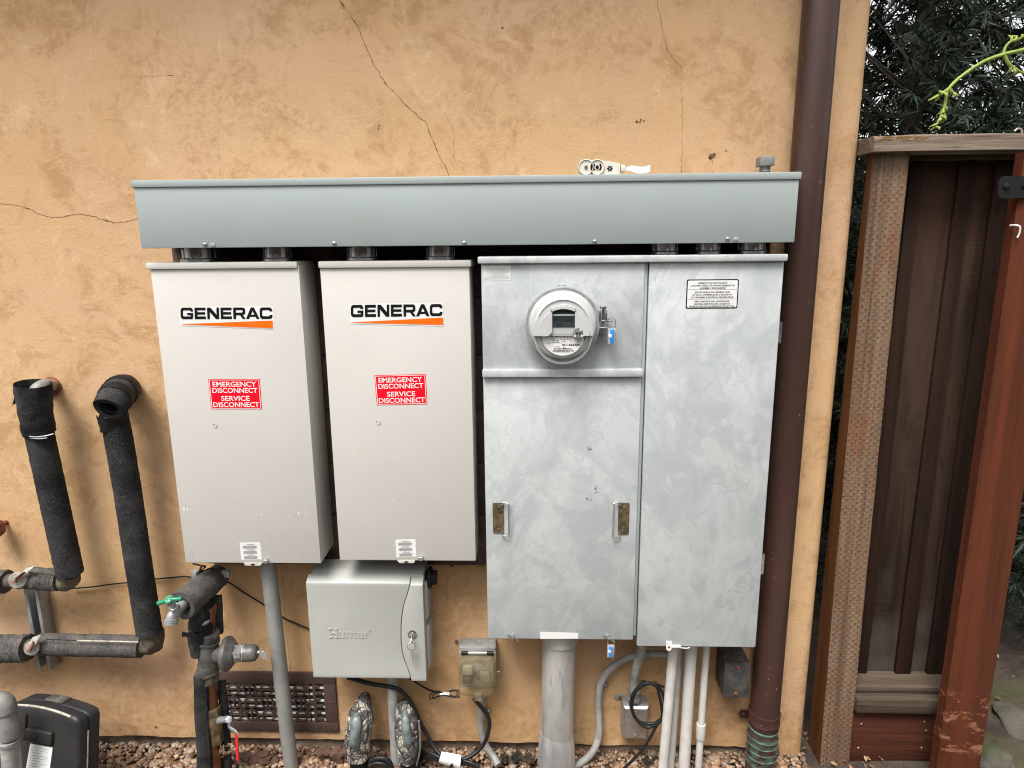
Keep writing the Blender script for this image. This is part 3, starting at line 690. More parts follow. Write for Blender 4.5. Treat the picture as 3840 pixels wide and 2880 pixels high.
g1, gb1 = switch('leftmost beige electrical cabinet, with a grey pipe below it',
    ((545, 982), (1112, 984), (545, 1009), (1114, 1007.5)), ((559.6, 1011), (1119.8, 1010), (699, 2111.8), (1204.5, 2111.8)),
    (R4(1170, 334), R4(1764, 333), R4(1173, 409), R4(1767, 407)), (R4(1178, 441), R4(1768, 418), R4(1770, 468), R4(1178, 443)),
    (R4(1163, 328), R4(1774, 324), R4(1168, 452), R4(1776, 474)),
    (R4(1350, 798), R4(1684, 797), R4(1370, 992), R4(1698, 992)), R4(1394, 1097),
    (Z2(735, 102), Z2(878, 100), Z2(747, 219), Z2(890, 217)), (Z2(760, 238), Z2(885, 238), Z2(757, 262), Z2(878, 262)), Z2(925, 222),
    [(*Z2(410, 178), 1.2), (*Z2(406, 203), 1), (*Z2(517, 138), 1), (*Z2(1170, 210), 1.2), (*Z2(1075, 135), .9), (*Z2(953, 98), .9)],
    [(*R4(1192, 1640), .0035, .006), (*R4(1215, 1640), .003, .006), (*R4(1232, 1642), .002, .004), (1120, 1925, .003, .004), (1085, 1935, .002, .003), (980, 1930, .003, .003), (1030, 1944, .002, .003), (1148, 1920, .003, .003)])
g2, gb2 = switch('second beige electrical cabinet, above the grey sprinkler timer',
    ((1192, 977), (1766, 978.5), (1192, 1002), (1766, 1005)), ((1203.6, 1005), (1765, 1006), (1270, 2100.7), (1780, 2104)),
    (R5(62, 317), R5(655, 311), R5(63, 396), R5(656, 388)), (R5(65, 430), R5(659, 398), R5(661, 446), R5(65, 432)),
    (R5(55, 311), R5(661, 302), R5(58, 440), R5(663, 455)),
    (R5(214, 773), R5(547, 765), R5(230, 967), R5(558, 960)), R5(239, 1078),
    ((1482, 2024), (1558, 2022), (1487, 2089), (1562, 2087)), (Z3(808, 44), Z3(945, 44), Z3(806, 68), Z3(938, 68)), Z3(995, 22),
    [(*R5(180, 1400), .8), (*Z3(560, 30), 1), (*Z3(1250, 20), .9)], [(*R5(410, 497), .0035, .0015), (*R5(490, 497), .003, .0015), (*R5(575, 492), .003, .0012), (*R5(108, 497), .002, .002), (*R5(335, 1583), .002, .0035)])

# ================================================================== SERVICE PANEL
DP = .16
kx0, kx1, kz0, kz1 = rect(DP+.012, R5(883, 8), R3(685, 1643), R5(883, 50), R6(683, 32))
ax0, ax1, az0, az1 = rect(DP, (1803.7, 993.6), (2418, 989), (1830, 2394), (2375, 2400.7))
ex0, ex1, ez0, ez1 = rect(DP, (2434.5, 992), (2940.8, 984), (2389.5, 2422.5), (2834, 2429))
pn = thing('meter_cabinet', 'tall pale grey wiped-metal meter cabinet with two doors under one rain cap', 'meter cabinet', ((ax0+ex1)/2, -.09, ez0))
m = MB(); m.box(ax0+.003, ex0+.012, -DP+.018, -.026, az0+.012, kz1-.003, .002); m.box(ex0+.0125, ex1-.003, -DP+.018, -.026, ez0+.008, kz1-.003, .002); m.build('enclosure', 'panel', pn)
m = MB(); m.box(kx0, kx1, -DP-.012, -.026, kz0, kz1, .0025)
m.build('rain_cap', 'panel', pn)
mz1 = (P(R5(915, 728), DP).z+P(R5(1947, 730), DP).z)/2; mz0 = (P(R5(915, 780), DP).z+P(R5(1947, 780), DP).z)/2
top_z = kz0+.004
m = MB(); m.box(ax0, ax1, -DP, -DP+.017, mz1-.006, top_z, .0025)
for dx in (0, 9):           # small stamped ventilation marks over the meter
    for k in (0, 1):
        c = P(Z7(1097+dx*7.7, 250+k*22), DP+.0005); m.box(c.x-.004, c.x+.004, c.y-.0006, c.y+.0003, c.z-.0007, c.z+.0007, .0003)
m.build('meter_cover', 'panel', pn)
m = MB(); m.box(ax0-.001, ax1+.002, -DP-.012, -DP+.001, mz0, mz1, .0025); m.build('dividing_rail', 'panel', pn)
m = MB(); m.box(ax0, ax1, -DP, -DP+.017, az0, mz0+.003, .0025)
door = m.build('lower_door', 'panel', pn)
m = MB(); m.box(ex0, ex1, -DP, -DP+.017, ez0, top_z, .0025)
doorr = m.build('right_door', 'panel', pn)
m = MB(); m.box(ax1-.002, ax1+.0075, -DP+.004, -DP+.03, az0+.010, top_z, .001); m.build('edge_flange', 'trough', pn)
T = 3840/2212
def handle(plx, prx, y0, y1, loopside, par):
    a, b_ = P((plx*T, y0*T), DP), P((prx*T, y1*T), DP); x0, x1, z0, z1 = min(a.x, b_.x), max(a.x, b_.x), b_.z, a.z
    h = MB(); h.poly([Vector((x, -DP-.0015, z)) for x, z in rounded(x0, x1, z0, z1, .004)], .002)
    xm = (x0+x1)/2
    for zz_ in (z0+.012, z1-.012): screw(h, (xm, -DP-.0015, zz_), .0035, .003)
    for s_ in (0, 1):
        for k in (-1, 1):
            cz = z0+.022 if s_ == 0 else z1-.022; h.box(-.0055, .0055, -.0012, .0012, -.001, .001, .0004, mat=Matrix.Translation((xm+k*.004, -DP-.0022, cz)) @ Matrix.Rotation(radians(45*k*(1 if s_ else -1)), 4, 'Y'))
    o = h.build('handle', 'brassplate', par)
    xo = x1+.013 if loopside > 0 else x0-.013; xi = x1-.004 if loopside > 0 else x0+.004; zt, zb_ = z1+.003, z0-.003
    h = MB(); h.tube([(xi, -DP-.004, zt-.008), (xi, -DP-.006, zt), ((xi+xo)/2, -DP-.009, zt+.001), (xo, -DP-.012, zt-.001), (xo, -DP-.012, zt-.008), (xo, -DP-.012, zb_+.008), (xo, -DP-.012, zb_+.001), ((xi+xo)/2, -DP-.009, zb_-.001), (xi, -DP-.006, zb_), (xi, -DP-.004, zb_+.008)], .0021, 8)
    h.build('bail', 'zinc', o)
handle(1064, 1089, 1086, 1152, 1, door); handle(1336, 1358, 1086, 1155, -1, door)
# hinges on the right edge
for (xa, ya, yb) in ((1686, 695, 741), (1648, 1196, 1239)):
    c0, c1 = P((xa*T, ya*T), DP-.004), P((xa*T, yb*T), DP-.004); m = MB(); m.cyl((ex1+.0035, -DP+.004, c1.z), (ex1+.0035, -DP+.004, c0.z), .0038, seg=12)
    for k in (.3, .55, .75): zz_ = c1.z+(c0.z-c1.z)*k; m.cyl((ex1+.0035, -DP+.004, zz_-.0008), (ex1+.0035, -DP+.004, zz_+.0008), .0045, seg=12)
    m.box(ex1-.001, ex1+.004, -DP+.004, -DP+.012, c1.z, c0.z, .0005); m.build('hinge', 'zinc', pn)
# wing nuts
for p in (Z4(465, 640), Z4(1205, 645)):
    c = P(p, DP+.006); m = MB(); m.cyl(c+Vector((0, .008, 0)), c+Vector((0, -.005, 0)), .0052, .0042, 12, .001)
    for sgn in (-1, 1):
        m.tube([c+Vector((sgn*.004, -.001, -sgn*.001)), c+Vector((sgn*.010, -.004, -sgn*.005)), c+Vector((sgn*.014, -.006, -sgn*.010))], [.0028, .0038, .0022], 8, flat=.5)
    m.build('wing_nut', 'zinc', pn)
q = qpx(DP, Z4(675, 600), Z4(970, 610), Z4(676, 654), Z4(970, 652)); plate(q, .0006).build('blank_strip', 'white', pn)
# right hand latch
c = P(Z5(433, 712), DP+.001); m = MB()
m.poly([Vector((c.x+x, -DP-.002, c.z+z)) for x, z in ((-.0075, .014), (.0075, .014), (.0075, -.006), (.004, -.0125), (-.004, -.0125), (-.0075, -.006))], .002)
m.mi = 1; m.poly([Vector((c.x+.0028*cos(a), -DP-.0026, c.z-.002+.0024*sin(a))) for a in [k*.5236 for k in range(12)]], 0); m.mi = 0
m.cyl((c.x+.006, -DP-.003, c.z+.001), (c.x+.030, -DP-.003, c.z+.001), .0042, seg=12, bev=.0008); m.tube([(c.x+.028, -DP-.003, c.z-.003), (c.x+.045, -DP-.003, c.z-.004), (c.x+.054, -DP-.003, c.z-.002)], .0013, 8)
m.build('padlock_hasp', ['white', 'black'], pn)
# labels
q = qpx(DP, R6(27, 155), R6(360, 155), R6(25, 338), R6(353, 338))
x0, x1 = (q[0].x+q[2].x)/2, (q[1].x+q[3].x)/2; z0, z1 = q[2].z, q[0].z
m = MB(); m.poly([Vector((x, -DP-.0006, z)) for x, z in rounded(x0-.001, x1+.001, z0-.001, z1+.001, .0045)], .0005, (0, 1, 0)); lab = m.build('disconnect_label', 'black', pn)
m = MB(); m.poly([Vector((x, -DP-.0011, z)) for x, z in rounded(x0+.0015, x1-.0015, z0+.0015, z1-.0015, .003)], .0004, (0, 1, 0)); m.build('white_field', 'white', lab)
q = [Vector((x0, -DP, z1)), Vector((x1, -DP, z1)), Vector((x0, -DP, z0)), Vector((x1, -DP, z0))]; m = MB()
for k, (s_, hw) in enumerate([('GENERATOR DISCONNECT', .285), ('LOCATED INSIDE OF ENGINE GENERATOR', .43), ('ASSEMBLY ENCLOSURE', .255), ('SECTIONNEUR DU GÉNÉRATEUR', .345), ("SITUÉ À L'INTÉRIEUR DE L'ENCEINTE", .385), ("DE L'ENSEMBLE MOTEUR-GÉNÉRATEUR", .42), ('DESCONEXIÓN DEL GENERADOR', .345), ('UBICADA DENTRO DEL GABINETE', .355), ('DE MONTAJE DEL GENERADOR DE MOTOR', .44)]):
    v = (.885, .795, .705, .560, .470, .380, .235, .145, .060)[k]
    write(m, s_, q, .5-hw, .5+hw, v-.022, v+.034, .012, .0016)
for v in (.665, .325): m.poly([bil(q, u, w_)+Vector((0, -.0016, 0)) for u, w_ in ((.02, v), (.98, v), (.98, v-.007), (.02, v-.007))])
m.build('lettering', 'black', lab)
q = qpx(DP, R5(916, 62), R5(1097, 62), R5(918, 152), R5(1096, 156)); lab = plate(q, .0005).build('hazard_label', 'white', pn); m = MB()
for s_, v, u0, u1 in (('HAZARD OF ELECTRICAL SHOCK', .66, .24, .95), ('OR BURN IF COVER REMOVED', .51, .24, .93), ('SERVICE BY UTILITY', .36, .38, .80), ('AUTHORIZED PERSONNEL ONLY', .22, .27, .91)): write(m, s_, q, u0, u1, v, v+.085, 0, .0011)
for u0, u1, v0, v1 in ((.185, .192, .2, .98), (.02, .98, .165, .175)): m.poly([bil(q, *p)+Vector((0, -.0011, 0)) for p in ((u0, v0), (u1, v0), (u1, v1), (u0, v1))])
write(m, 'DO NOT PAINT OVER OR REMOVE THIS LABEL', q, .06, .94, .07, .13, 0, .0011)
m.build('lettering', 'greyink', lab)

# small dark scuffs on the lower door
m = MB(); rnd = random.Random(9)
for (x, y, n) in ((1605, 1250, 10), (1655, 1503, 7), (1655, 1545, 6), (1600, 1580, 9)):
    for k in range(n):
        c = P(R5(x+rnd.gauss(0, 12), y+rnd.gauss(0, 14)), DP+.0004); r = rnd.uniform(.0008, .0026); a0 = rnd.random()*3
        m.poly([c+Vector((r*cos(a+a0)*(1.5 if k % 2 else .6), 0, r*sin(a+a0)*rnd.uniform(.4, 1))) for a in (0, 1, 2, 3, 4, 5)], 0)
me_ = bpy.data.meshes.new('t'); bmesh.ops.translate(m.bm, verts=m.bm.verts[:], vec=-world_loc(door)); m.bm.to_mesh(me_); m.bm.free(); bmd = bmesh.new(); bmd.from_mesh(door.data); n0 = len(bmd.faces); bmd.from_mesh(me_); bmd.faces.ensure_lookup_table()
for f in bmd.faces[n0:]: f.material_index = 1
bmd.to_mesh(door.data); bmd.free(); door.data.materials.append(M['greyink']); bpy.data.meshes.remove(me_)

for i, (a, c) in enumerate(nips):
    x = (P((a, 965), DN+.03).x+P((c, 965), DN+.03).x)/2; r = (P((c, 965), DN).x-P((a, 965), DN).x)/2
    zb_ = gb1[3] if i < 2 else gb2[3] if i < 4 else kz1
    t = nipple(x, zb_+.0003, nz1, r*.93); t['label'] = 'steel '+nlab[i]

# ================================================================== ELECTRIC METER
mc = P(Z7(1140, 797), DP+.02); RM = .0865
mt = thing('electric_meter', 'round white digital electricity meter on the grey cabinet', 'electric meter', (mc.x, -DP, mc.z))
ctr = Vector((mc.x, -DP, mc.z)); ax = (0, -1, 0)
m = MB(); m.lathe([(RM-.006, 0), (RM, 0), (RM, .004), (RM-.003, .010), (RM-.0035, .022), (RM, .026), (RM-.001, .031), (RM-.007, .031)], ctr+Vector((0, -.0003, 0)), ax, 72); m.build('sealing_ring', 'galv', mt)
m = MB(); m.lathe([(RM-.0068, .030), (RM-.0085, .036), (RM-.012, .045), (RM-.015, .047), (RM-.018, .047), (RM-.022, .050), (RM-.0265, .052), (RM-.0275, .049), (.001, .049)], ctr, ax, 72); cov = m.build('outer_cover', 'meterwhite', mt)
sc_ = (P(Z7(1650, 797), DP+.05).x-P(Z7(632, 797), DP+.05).x)/1018
def mp(x, y, h): return ctr+Vector(((x-1140)*sc_, -h, -(y-790)*sc_))
# raised upper housing: arch shape with stepped lower edge
def arch(r, y0, n=36): return [(1140+r*cos(radians(180-180*k/n)), y0-r*sin(radians(180-180*k/n))) for k in range(n+1)]
m = MB(); m.poly([mp(x, y, .058) for x, y in arch(412, 905)+[(1552, 922), (730, 922)]], .010); m.build('housing_step', 'meterwhite', mt)
m = MB(); m.poly([mp(x, y, .066) for x, y in arch(352, 900)+[(1492, 920), (1420, 920), (1300, 905), (1300, 545), (1250, 520), (1040, 520), (985, 545), (985, 870), (930, 920), (788, 920)]], .010); m.build('upper_housing', 'meterwhite', mt)
m = MB(); m.poly([mp(x, y, .0585) for x, y in ((985, 540), (1305, 540), (1305, 905), (985, 905))], .006); m.build('inner_face', 'meterface', mt)
m = MB(); m.poly([mp(x, y, .060) for x, y in ((995, 800), (995, 600), (1020, 565), (1080, 550), (1210, 550), (1270, 565), (1296, 600), (1296, 800))], .001)
m.mi = 1
segs = {'a': (0, 1, 1, 1), 'b': (1, 1, 1, .5), 'c': (1, .5, 1, 0), 'd': (0, 0, 1, 0), 'e': (0, .5, 0, 0), 'f': (0, 1, 0, .5), 'g': (0, .5, 1, .5)}
def digit(x, y, w_, h, on='abcdefg'):
    for k in on:
        a, b_, c, d_ = segs[k]; p, q = (x+a*w_, y-b_*h), (x+c*w_, y-d_*h); t_ = w_*.11
        if a == c: pts = [(p[0]-t_, p[1]+t_*1.4), (p[0]+t_, p[1]+t_*1.4), (q[0]+t_, q[1]-t_*1.4), (q[0]-t_, q[1]-t_*1.4)]
        else: pts = [(p[0]+t_*1.2, p[1]-t_), (q[0]-t_*1.2, q[1]-t_), (q[0]-t_*1.2, q[1]+t_), (p[0]+t_*1.2, p[1]+t_)]
        m.poly([mp(u, v, .0606) for u, v in pts])
for k in range(6): digit(1012+k*46, 722, 28, 62)
for k in range(3): digit(1036+k*30, 780, 18, 34)
m.mi = 2
for y0, y1 in ((622, 642),): m.poly([mp(x, y, .0606) for x, y in ((996, y0), (1295, y0), (1295, y1), (996, y1))])
rnd = random.Random(2); x = 1040
while x < 1255:
    w_ = rnd.choice((3, 5, 8)); m.mi = 3; m.poly([mp(u, v, .0606) for u, v in ((x, 572), (x+w_, 572), (x+w_, 598), (x, 598))]); x += w_+rnd.choice((4, 6, 9))
m.build('display', ['lcd', 'lcdseg', 'meterface', 'black'], mt)
m = MB(); pc = mp(1347, 880, .064); m.cyl(pc+Vector((0, .012, 0)), pc+Vector((0, -.002, 0)), 73*sc_, seg=32, bev=.001); m.mi = 1
for dx, dy in ((-20, 2), (22, 2)): m.cyl(pc+Vector((dx*sc_, -.0019, -dy*sc_)), pc+Vector((dx*sc_, -.0024, -dy*sc_)), 15*sc_, seg=14)
m.mi = 2
for dx, dy in ((30, -42), (-48, 38), (50, 38)): m.cyl(pc+Vector((dx*sc_, -.0015, -dy*sc_)), pc+Vector((dx*sc_, -.003, -dy*sc_)), 14*sc_, seg=14)
m.build('optical_port', ['greyink', 'void', 'white'], mt)
# lower name plate under the rim
m = MB(); m.poly([mp(x, y, .053) for x, y in [(1140+300*cos(radians(a)), 905+300*sin(radians(a))) for a in range(0, 181, 6)]], .003)
np_ = m.build('name_plate', 'white', mt)
for r0, r1, h in ((372, 384, .0545), (392, 402, .0535)):
    m = MB(); n = 40
    for k in range(n):
        a, b_ = radians(180*k/n), radians(180*(k+1)/n)
        m.poly([mp(1140+r*cos(t_), 925+r*sin(t_), h) for r, t_ in ((r0, a), (r1, a), (r1, b_), (r0, b_))], .002)
    m.build('cover_ridge', 'galv' if r0 == 372 else 'meterwhite', mt)
m = MB(); q = [mp(840, 900, .053), mp(1440, 900, .053), mp(840, 1200, .053), mp(1440, 1200, .053)]
def wpx(s_, x0, x1, y0, y1, bold=.0, mi=0): write(m, s_, q, (x0-840)/600, (x1-840)/600, (1200-y1)/300, (1200-y0)/300, bold, .0006, mi=mi)
wpx('Aclara', 905, 1022, 922, 948); wpx('I-210+c', 962, 1066, 958, 980, .01); wpx('23 612 107', 1290, 1390, 968, 980, .01, 1); wpx('CL 320', 998, 1078, 993, 1014, 0); wpx('240V', 1125, 1180, 992, 1012, .01, 2); wpx('3W', 1240, 1275, 992, 1010, .01, 1); wpx('FM2S', 1332, 1398, 992, 1010, .01, 1)
wpx('0425', 925, 968, 1020, 1032, 0, 1); wpx('TYPE 60HZ  TA 30  KH 28.8  R 1.0', 1000, 1385, 1020, 1031, 0, 1); wpx('1011666455', 1126, 1376, 1040, 1064, .03); wpx('PG&E', 1045, 1096, 1068, 1082, .03, 2); wpx('SmartMeter', 1016, 1270, 1086, 1116, .004); wpx('PG00101106645504 25', 1050, 1245, 1156, 1166, 0, 1)
x = 1000
while x < 1296:
    w_ = rnd.choice((2, 3, 5, 7)); m.poly([mp(u, v, .0536) for u, v in ((x, 1122), (x+w_, 1122), (x+w_, 1150), (x, 1150))]); x += w_+rnd.choice((3, 4, 6))
def frame(x0, x1, y0, y1, t_):
    for a, b_, c, d_ in ((x0, x1, y0, y0+t_), (x0, x1, y1-t_, y1), (x0, x0+t_, y0, y1), (x1-t_, x1, y0, y1)): m.poly([mp(u, v, .0535) for u, v in ((a, c), (b_, c), (b_, d_), (a, d_))])
frame(1096, 1250, 920, 984, 3); frame(990, 1086, 990, 1018, 3)
for y_ in (934, 953, 972):
    for x_ in ((1163, 1207) if y_ == 934 else (1113, 1163, 1207)): m.cyl(mp(x_, y_, .0530), mp(x_, y_, .0536), 5*sc_, seg=8)
m.cyl(mp(1048, 930, .0530), mp(1048, 930, .0536), 13*sc_, seg=14)
m.build('lettering', ['black', 'greyink', 'amberink'], np_)
m = MB(); c = mp(1145, 512, .056); m.box(c.x-.006, c.x+.006, c.y-.004, c.y+.006, c.z-.0028, c.z+.0028, .001); m.build('catch', 'meterwhite', mt)
# ring lock: bracket plates, thumb screw, spring
m = MB()
c = mp(1715, 690, .02)
m.box(c.x-.012, c.x-.006, c.y-.012, c.y+.004, c.z-.010, c.z+.018, .001); m.box(c.x-.012, c.x+.022, c.y-.010, c.y+.006, c.z-.010, c.z-.0065, .001); m.box(c.x-.014, c.x+.022, c.y-.010, c.y+.006, c.z-.026, c.z-.0225, .001)
m.box(c.x-.012, c.x+.006, c.y-.002, c.y+.004, c.z-.052, c.z-.024, .001); m.box(c.x+.0035, c.x+.0075, c.y-.010, c.y+.004, c.z-.01, c.z+.018, .0008)
m.cyl((c.x-.001, c.y-.004, c.z-.024), (c.x-.001, c.y-.004, c.z+.02), .0035, seg=12); m.cyl((c.x-.001, c.y-.004, c.z+.019), (c.x-.001, c.y-.004, c.z+.0265), .0078, seg=18, bev=.0012)
for k in range(5): m.lathe([(.003, -.0007), (.0048, 0), (.003, .0007)], (c.x-.001, c.y-.004, c.z-.020+k*.0023), (0, 0, 1), 14)
m.build('ring_lock', 'zinc', mt)
def seal_tag(top, lab, w_, h, d):
    c = P(top, d); t = thing('seal_tag', lab, 'seal tag', c, 'blue security seals')
    m = MB(); m.box(c.x-w_/2, c.x+w_/2, c.y-.003, c.y+.003, c.z-h, c.z, .0012); m.build('clear_case', 'tagclear', t)
    m = MB(); m.box(c.x-w_*.24, c.x+w_*.22, c.y-.0042, c.y-.0032, c.z-h*.95, c.z-h*.08, .0004); m.build('blue_insert', 'blue', t)
    m = MB(); m.box(c.x-w_*.44, c.x-w_*.02, c.y-.0050, c.y-.0044, c.z-h*.58, c.z-h*.36, .0003); m.build('white_mark', 'white', t)
    m = MB(); q_ = [Vector((c.x+w_*.44, c.y-.0046, c.z-h*.15)), Vector((c.x+w_*.44, c.y-.0046, c.z-h*.90)), Vector((c.x+w_*.26, c.y-.0046, c.z-h*.15)), Vector((c.x+w_*.26, c.y-.0046, c.z-h*.90))]
    write(m, '2277375', q_, .02, .98, .1, .95, .01, .0004); m.build('lettering', 'black', t)
    return t, c
t, c = seal_tag(Z7(1825, 850), 'blue seal tag wired to the lock of the round meter', .0185, .037, DP+.03)
m = MB(); m.tube([c+Vector((-.008, 0, .0)), c+Vector((-.010, 0, .012)), c+Vector((-.008, .0, .021)), c+Vector((.004, 0, .022)), c+Vector((.0075, 0, .016)), c+Vector((.007, 0, .004)), c+Vector((.004, 0, -.002))], .0009, 6); m.build('wire', 'zinc', t)
t, c = seal_tag(Z4(1225, 702), 'blue seal tag hanging from the wing nut under the lower grey door', .0185, .035, DP+.012)
m = MB(); m.tube([c+Vector((-.0075, 0, -.003)), c+Vector((-.008, 0, .010)), c+Vector((-.005, .0, .018)), c+Vector((.006, 0, .015)), c+Vector((.0085, 0, .008)), c+Vector((.0075, 0, -.003))], .0008, 6); m.build('wire', 'zinc', t)

# ================================================================== ODDMENTS ON THE WIREWAY
ZL = lz1
def onlid(p, d): c = P(p, d); return c
m = MB(); dd = .145
wf = thing('plastic_fitting', 'cream white plastic roller fitting lying on top of the wireway', 'plastic fitting', (P(Z8(600, 290), dd).x, -dd, ZL))
a, b_ = P(Z8(435, 247), dd), P(Z8(527, 256), dd); ra = .0175; rb = .0172
for nm, c, r in (('round_roller', a, ra), ('round_roller', b_, rb)):
    c = Vector((c.x, -dd, ZL+r+.0004)); m = MB(); m.lathe([(r*.9, -.022), (r, -.02), (r, .006), (r*.93, .008), (r*.90, .008), (r*.86, .0055), (.001, .0055)], c, (0, -1, 0), 32); o = m.build(nm, 'cream', wf)
    c = c+Vector((0, -.007, 0)); m = MB(); m.cyl(c+Vector((0, .003, 0)), c+Vector((0, -.0012, 0)), r*.22, seg=10)
    if r == rb:
        for s_ in (0, 1):
            n = 8
            for k in range(n):
                t0, t1 = radians(-50+100*k/n+180*s_), radians(-50+100*(k+1)/n+180*s_); m.poly([c+Vector((q_*cos(t_), .0008, q_*sin(t_))) for q_, t_ in ((r*.38, t0), (r*.6, t0), (r*.6, t1), (r*.38, t1))])
    m.build('hub', 'black' if r == rb else 'brassplate', o)
x0, x1 = P(Z8(560, 250), dd).x, P(Z8(712, 250), dd).x
m = MB(); m.poly([Vector((x, -dd-.004, z)) for x, z in ((a.x, ZL+.033), (b_.x, ZL+.0335), (x0+.02, ZL+.030), (x1, ZL+.026), (x1, ZL+.0005), (x0, ZL+.0005), (a.x+.01, ZL+.012))], .016, (0, 1, 0)); bd = m.build('body', 'cream', wf)
m = MB(); cx = P(Z8(635, 260), dd+.006)
for k in range(6):
    an = 2*pi*k/6; m.box(.0018, .0065, -.0004, .0002, -.0013, .0013, 0, mat=Matrix.Translation((cx.x, -dd-.0046, ZL+.0145)) @ Matrix.Rotation(an, 4, 'Y'))
m.build('slots', 'black', bd)
x2 = P(Z8(760, 250), dd).x; m = MB()
m.box(x1-.001, x2-.012, -dd-.009, -dd-.005, ZL+.0005, ZL+.026, .0012); m.box(x1+.003, x2, -dd-.004, -dd+.006, ZL+.008, ZL+.021, .001); m.box(x1+.008, x2-.004, -dd+.008, -dd+.012, ZL+.0005, ZL+.025, .001); m.build('bracket', 'cream', wf)
x3, x4, x5 = P(Z8(825, 250), dd).x, P(Z8(880, 250), dd).x, P(Z8(970, 250), dd).x; m = MB(); bm = bmesh.new(); pr = None
for k in range(19):
    t_ = k/18; x = x2-.004+(x5-x2+.004)*t_; hh = .0025+.005*min(1, t_*2.4); zc = ZL+.0125+.002*sin(t_*7); ring = [bm.verts.new((x, -dd+s1*.0008, zc+s2*hh)) for s1, s2 in ((-1, -1), (-1, 1), (1, 1), (1, -1))]
    if pr:
        for i in range(4): bm.faces.new((pr[i], pr[(i+1) % 4], ring[(i+1) % 4], ring[i]))
    else: bm.faces.new(ring[::-1])
    pr = ring
bm.faces.new(pr); bmesh.ops.recalc_face_normals(bm, faces=bm.faces[:]); m._join(bm); m.build('flat_strap', 'white', wf)
# threaded pipe stub with square plug
c = P(Z8(1918, 272), .05); t = thing('pipe_plug', 'weathered grey threaded pipe stub with a square plug on the wireway lid', 'pipe plug', (c.x, -.05, ZL))
zt = P(Z8(1918, 153), .05).z; zm = P(Z8(1918, 232), .05).z; wq = (P(Z8(1980, 190), .05).x-P(Z8(1858, 190), .05).x)/2
m = MB(); m.box(c.x-wq, c.x+wq, -.05-wq, -.05+wq, zm, zt, .002); m.build('square_head', 'ductgrey', t)
m = MB(); m.lathe([(wq*.62, 0)]+[(wq*(.74 if k % 2 else .66), .0012+(zm-ZL-.002)*k/9) for k in range(10)]+[(wq*.6, zm-ZL)], (c.x, -.05, ZL), (0, 0, 1), 24); m.build('thread', 'ductgrey', t)
c = P(R2(357, 1148), .05); m = MB(); m.lathe([(.020, 0), (.021, .004), (.017, .006), (.001, .006)], (c.x, -.05, ZL+.0003), (0, 0, 1), 28)
tag(m.build('rubber_cap', 'blackplastic'), 'flat black cap on top of the wireway near its middle', 'cap')

# ================================================================== SPRINKLER TIMER
DH = .125
hx0, hx1, hz0, hz1 = rect(DH, Z3(103, 220), Z3(1008, 236), Z3(148, 957), Z3(1035, 985))
hz1 = P(Z3(500, 222), DH).z; hz0 = P(Z3(500, 960), DH).z
hu = thing('sprinkler_timer', 'grey plastic sprinkler timer box with a keyed lock and raised lettering', 'sprinkler timer', ((hx0+hx1)/2, -.06, hz0))
hx1 = P(Z3(1012, 400), DH).x
m = MB(); b = bmesh.new()
# case: profile with a sloping shoulder, run across x
prof = [(0.001, hz0+.004), (.001, hz1+.012), (.02, hz1+.020), (.085, hz1+.018), (.104, hz1+.012), (DH-.006, hz0+.004)]
r = [[b.verts.new((x, -d, z)) for d, z in prof] for x in (hx0+.006, hx1-.002)]
n = len(prof)
for i in range(n): b.faces.new((r[0][i], r[0][(i+1) % n], r[1][(i+1) % n], r[1][i]))
b.faces.new(r[0][::-1]); b.faces.new(r[1]); bmesh.ops.recalc_face_normals(b, faces=b.faces[:]); bmesh.ops.bevel(b, geom=b.edges[:], offset=.003, segments=2, affect='EDGES', profile=.5); m._join(b)
m.build('case', 'greyplastic', hu)
def seam(z):          # bowed edge between the door and the lock strip
    t_ = (hz1-z)/(hz1-hz0); xs_ = [P(Z3(905, 205), DH).x, P(Z3(852, 380), DH).x, P(Z3(834, 545), DH).x, P(Z3(850, 735), DH).x, P(Z3(915, 975), DH).x]
    k = max(0, min(3.999, t_*4)); i = int(k); f = k-i
    p0, p1, p2, p3 = xs_[max(0, i-1)], xs_[i], xs_[min(4, i+1)], xs_[min(4, i+2)]
    return .5*((2*p1)+(-p0+p2)*f+(2*p0-5*p1+4*p2-p3)*f*f+(-p0+3*p1-3*p2+p3)*f**3)
N_ = 28
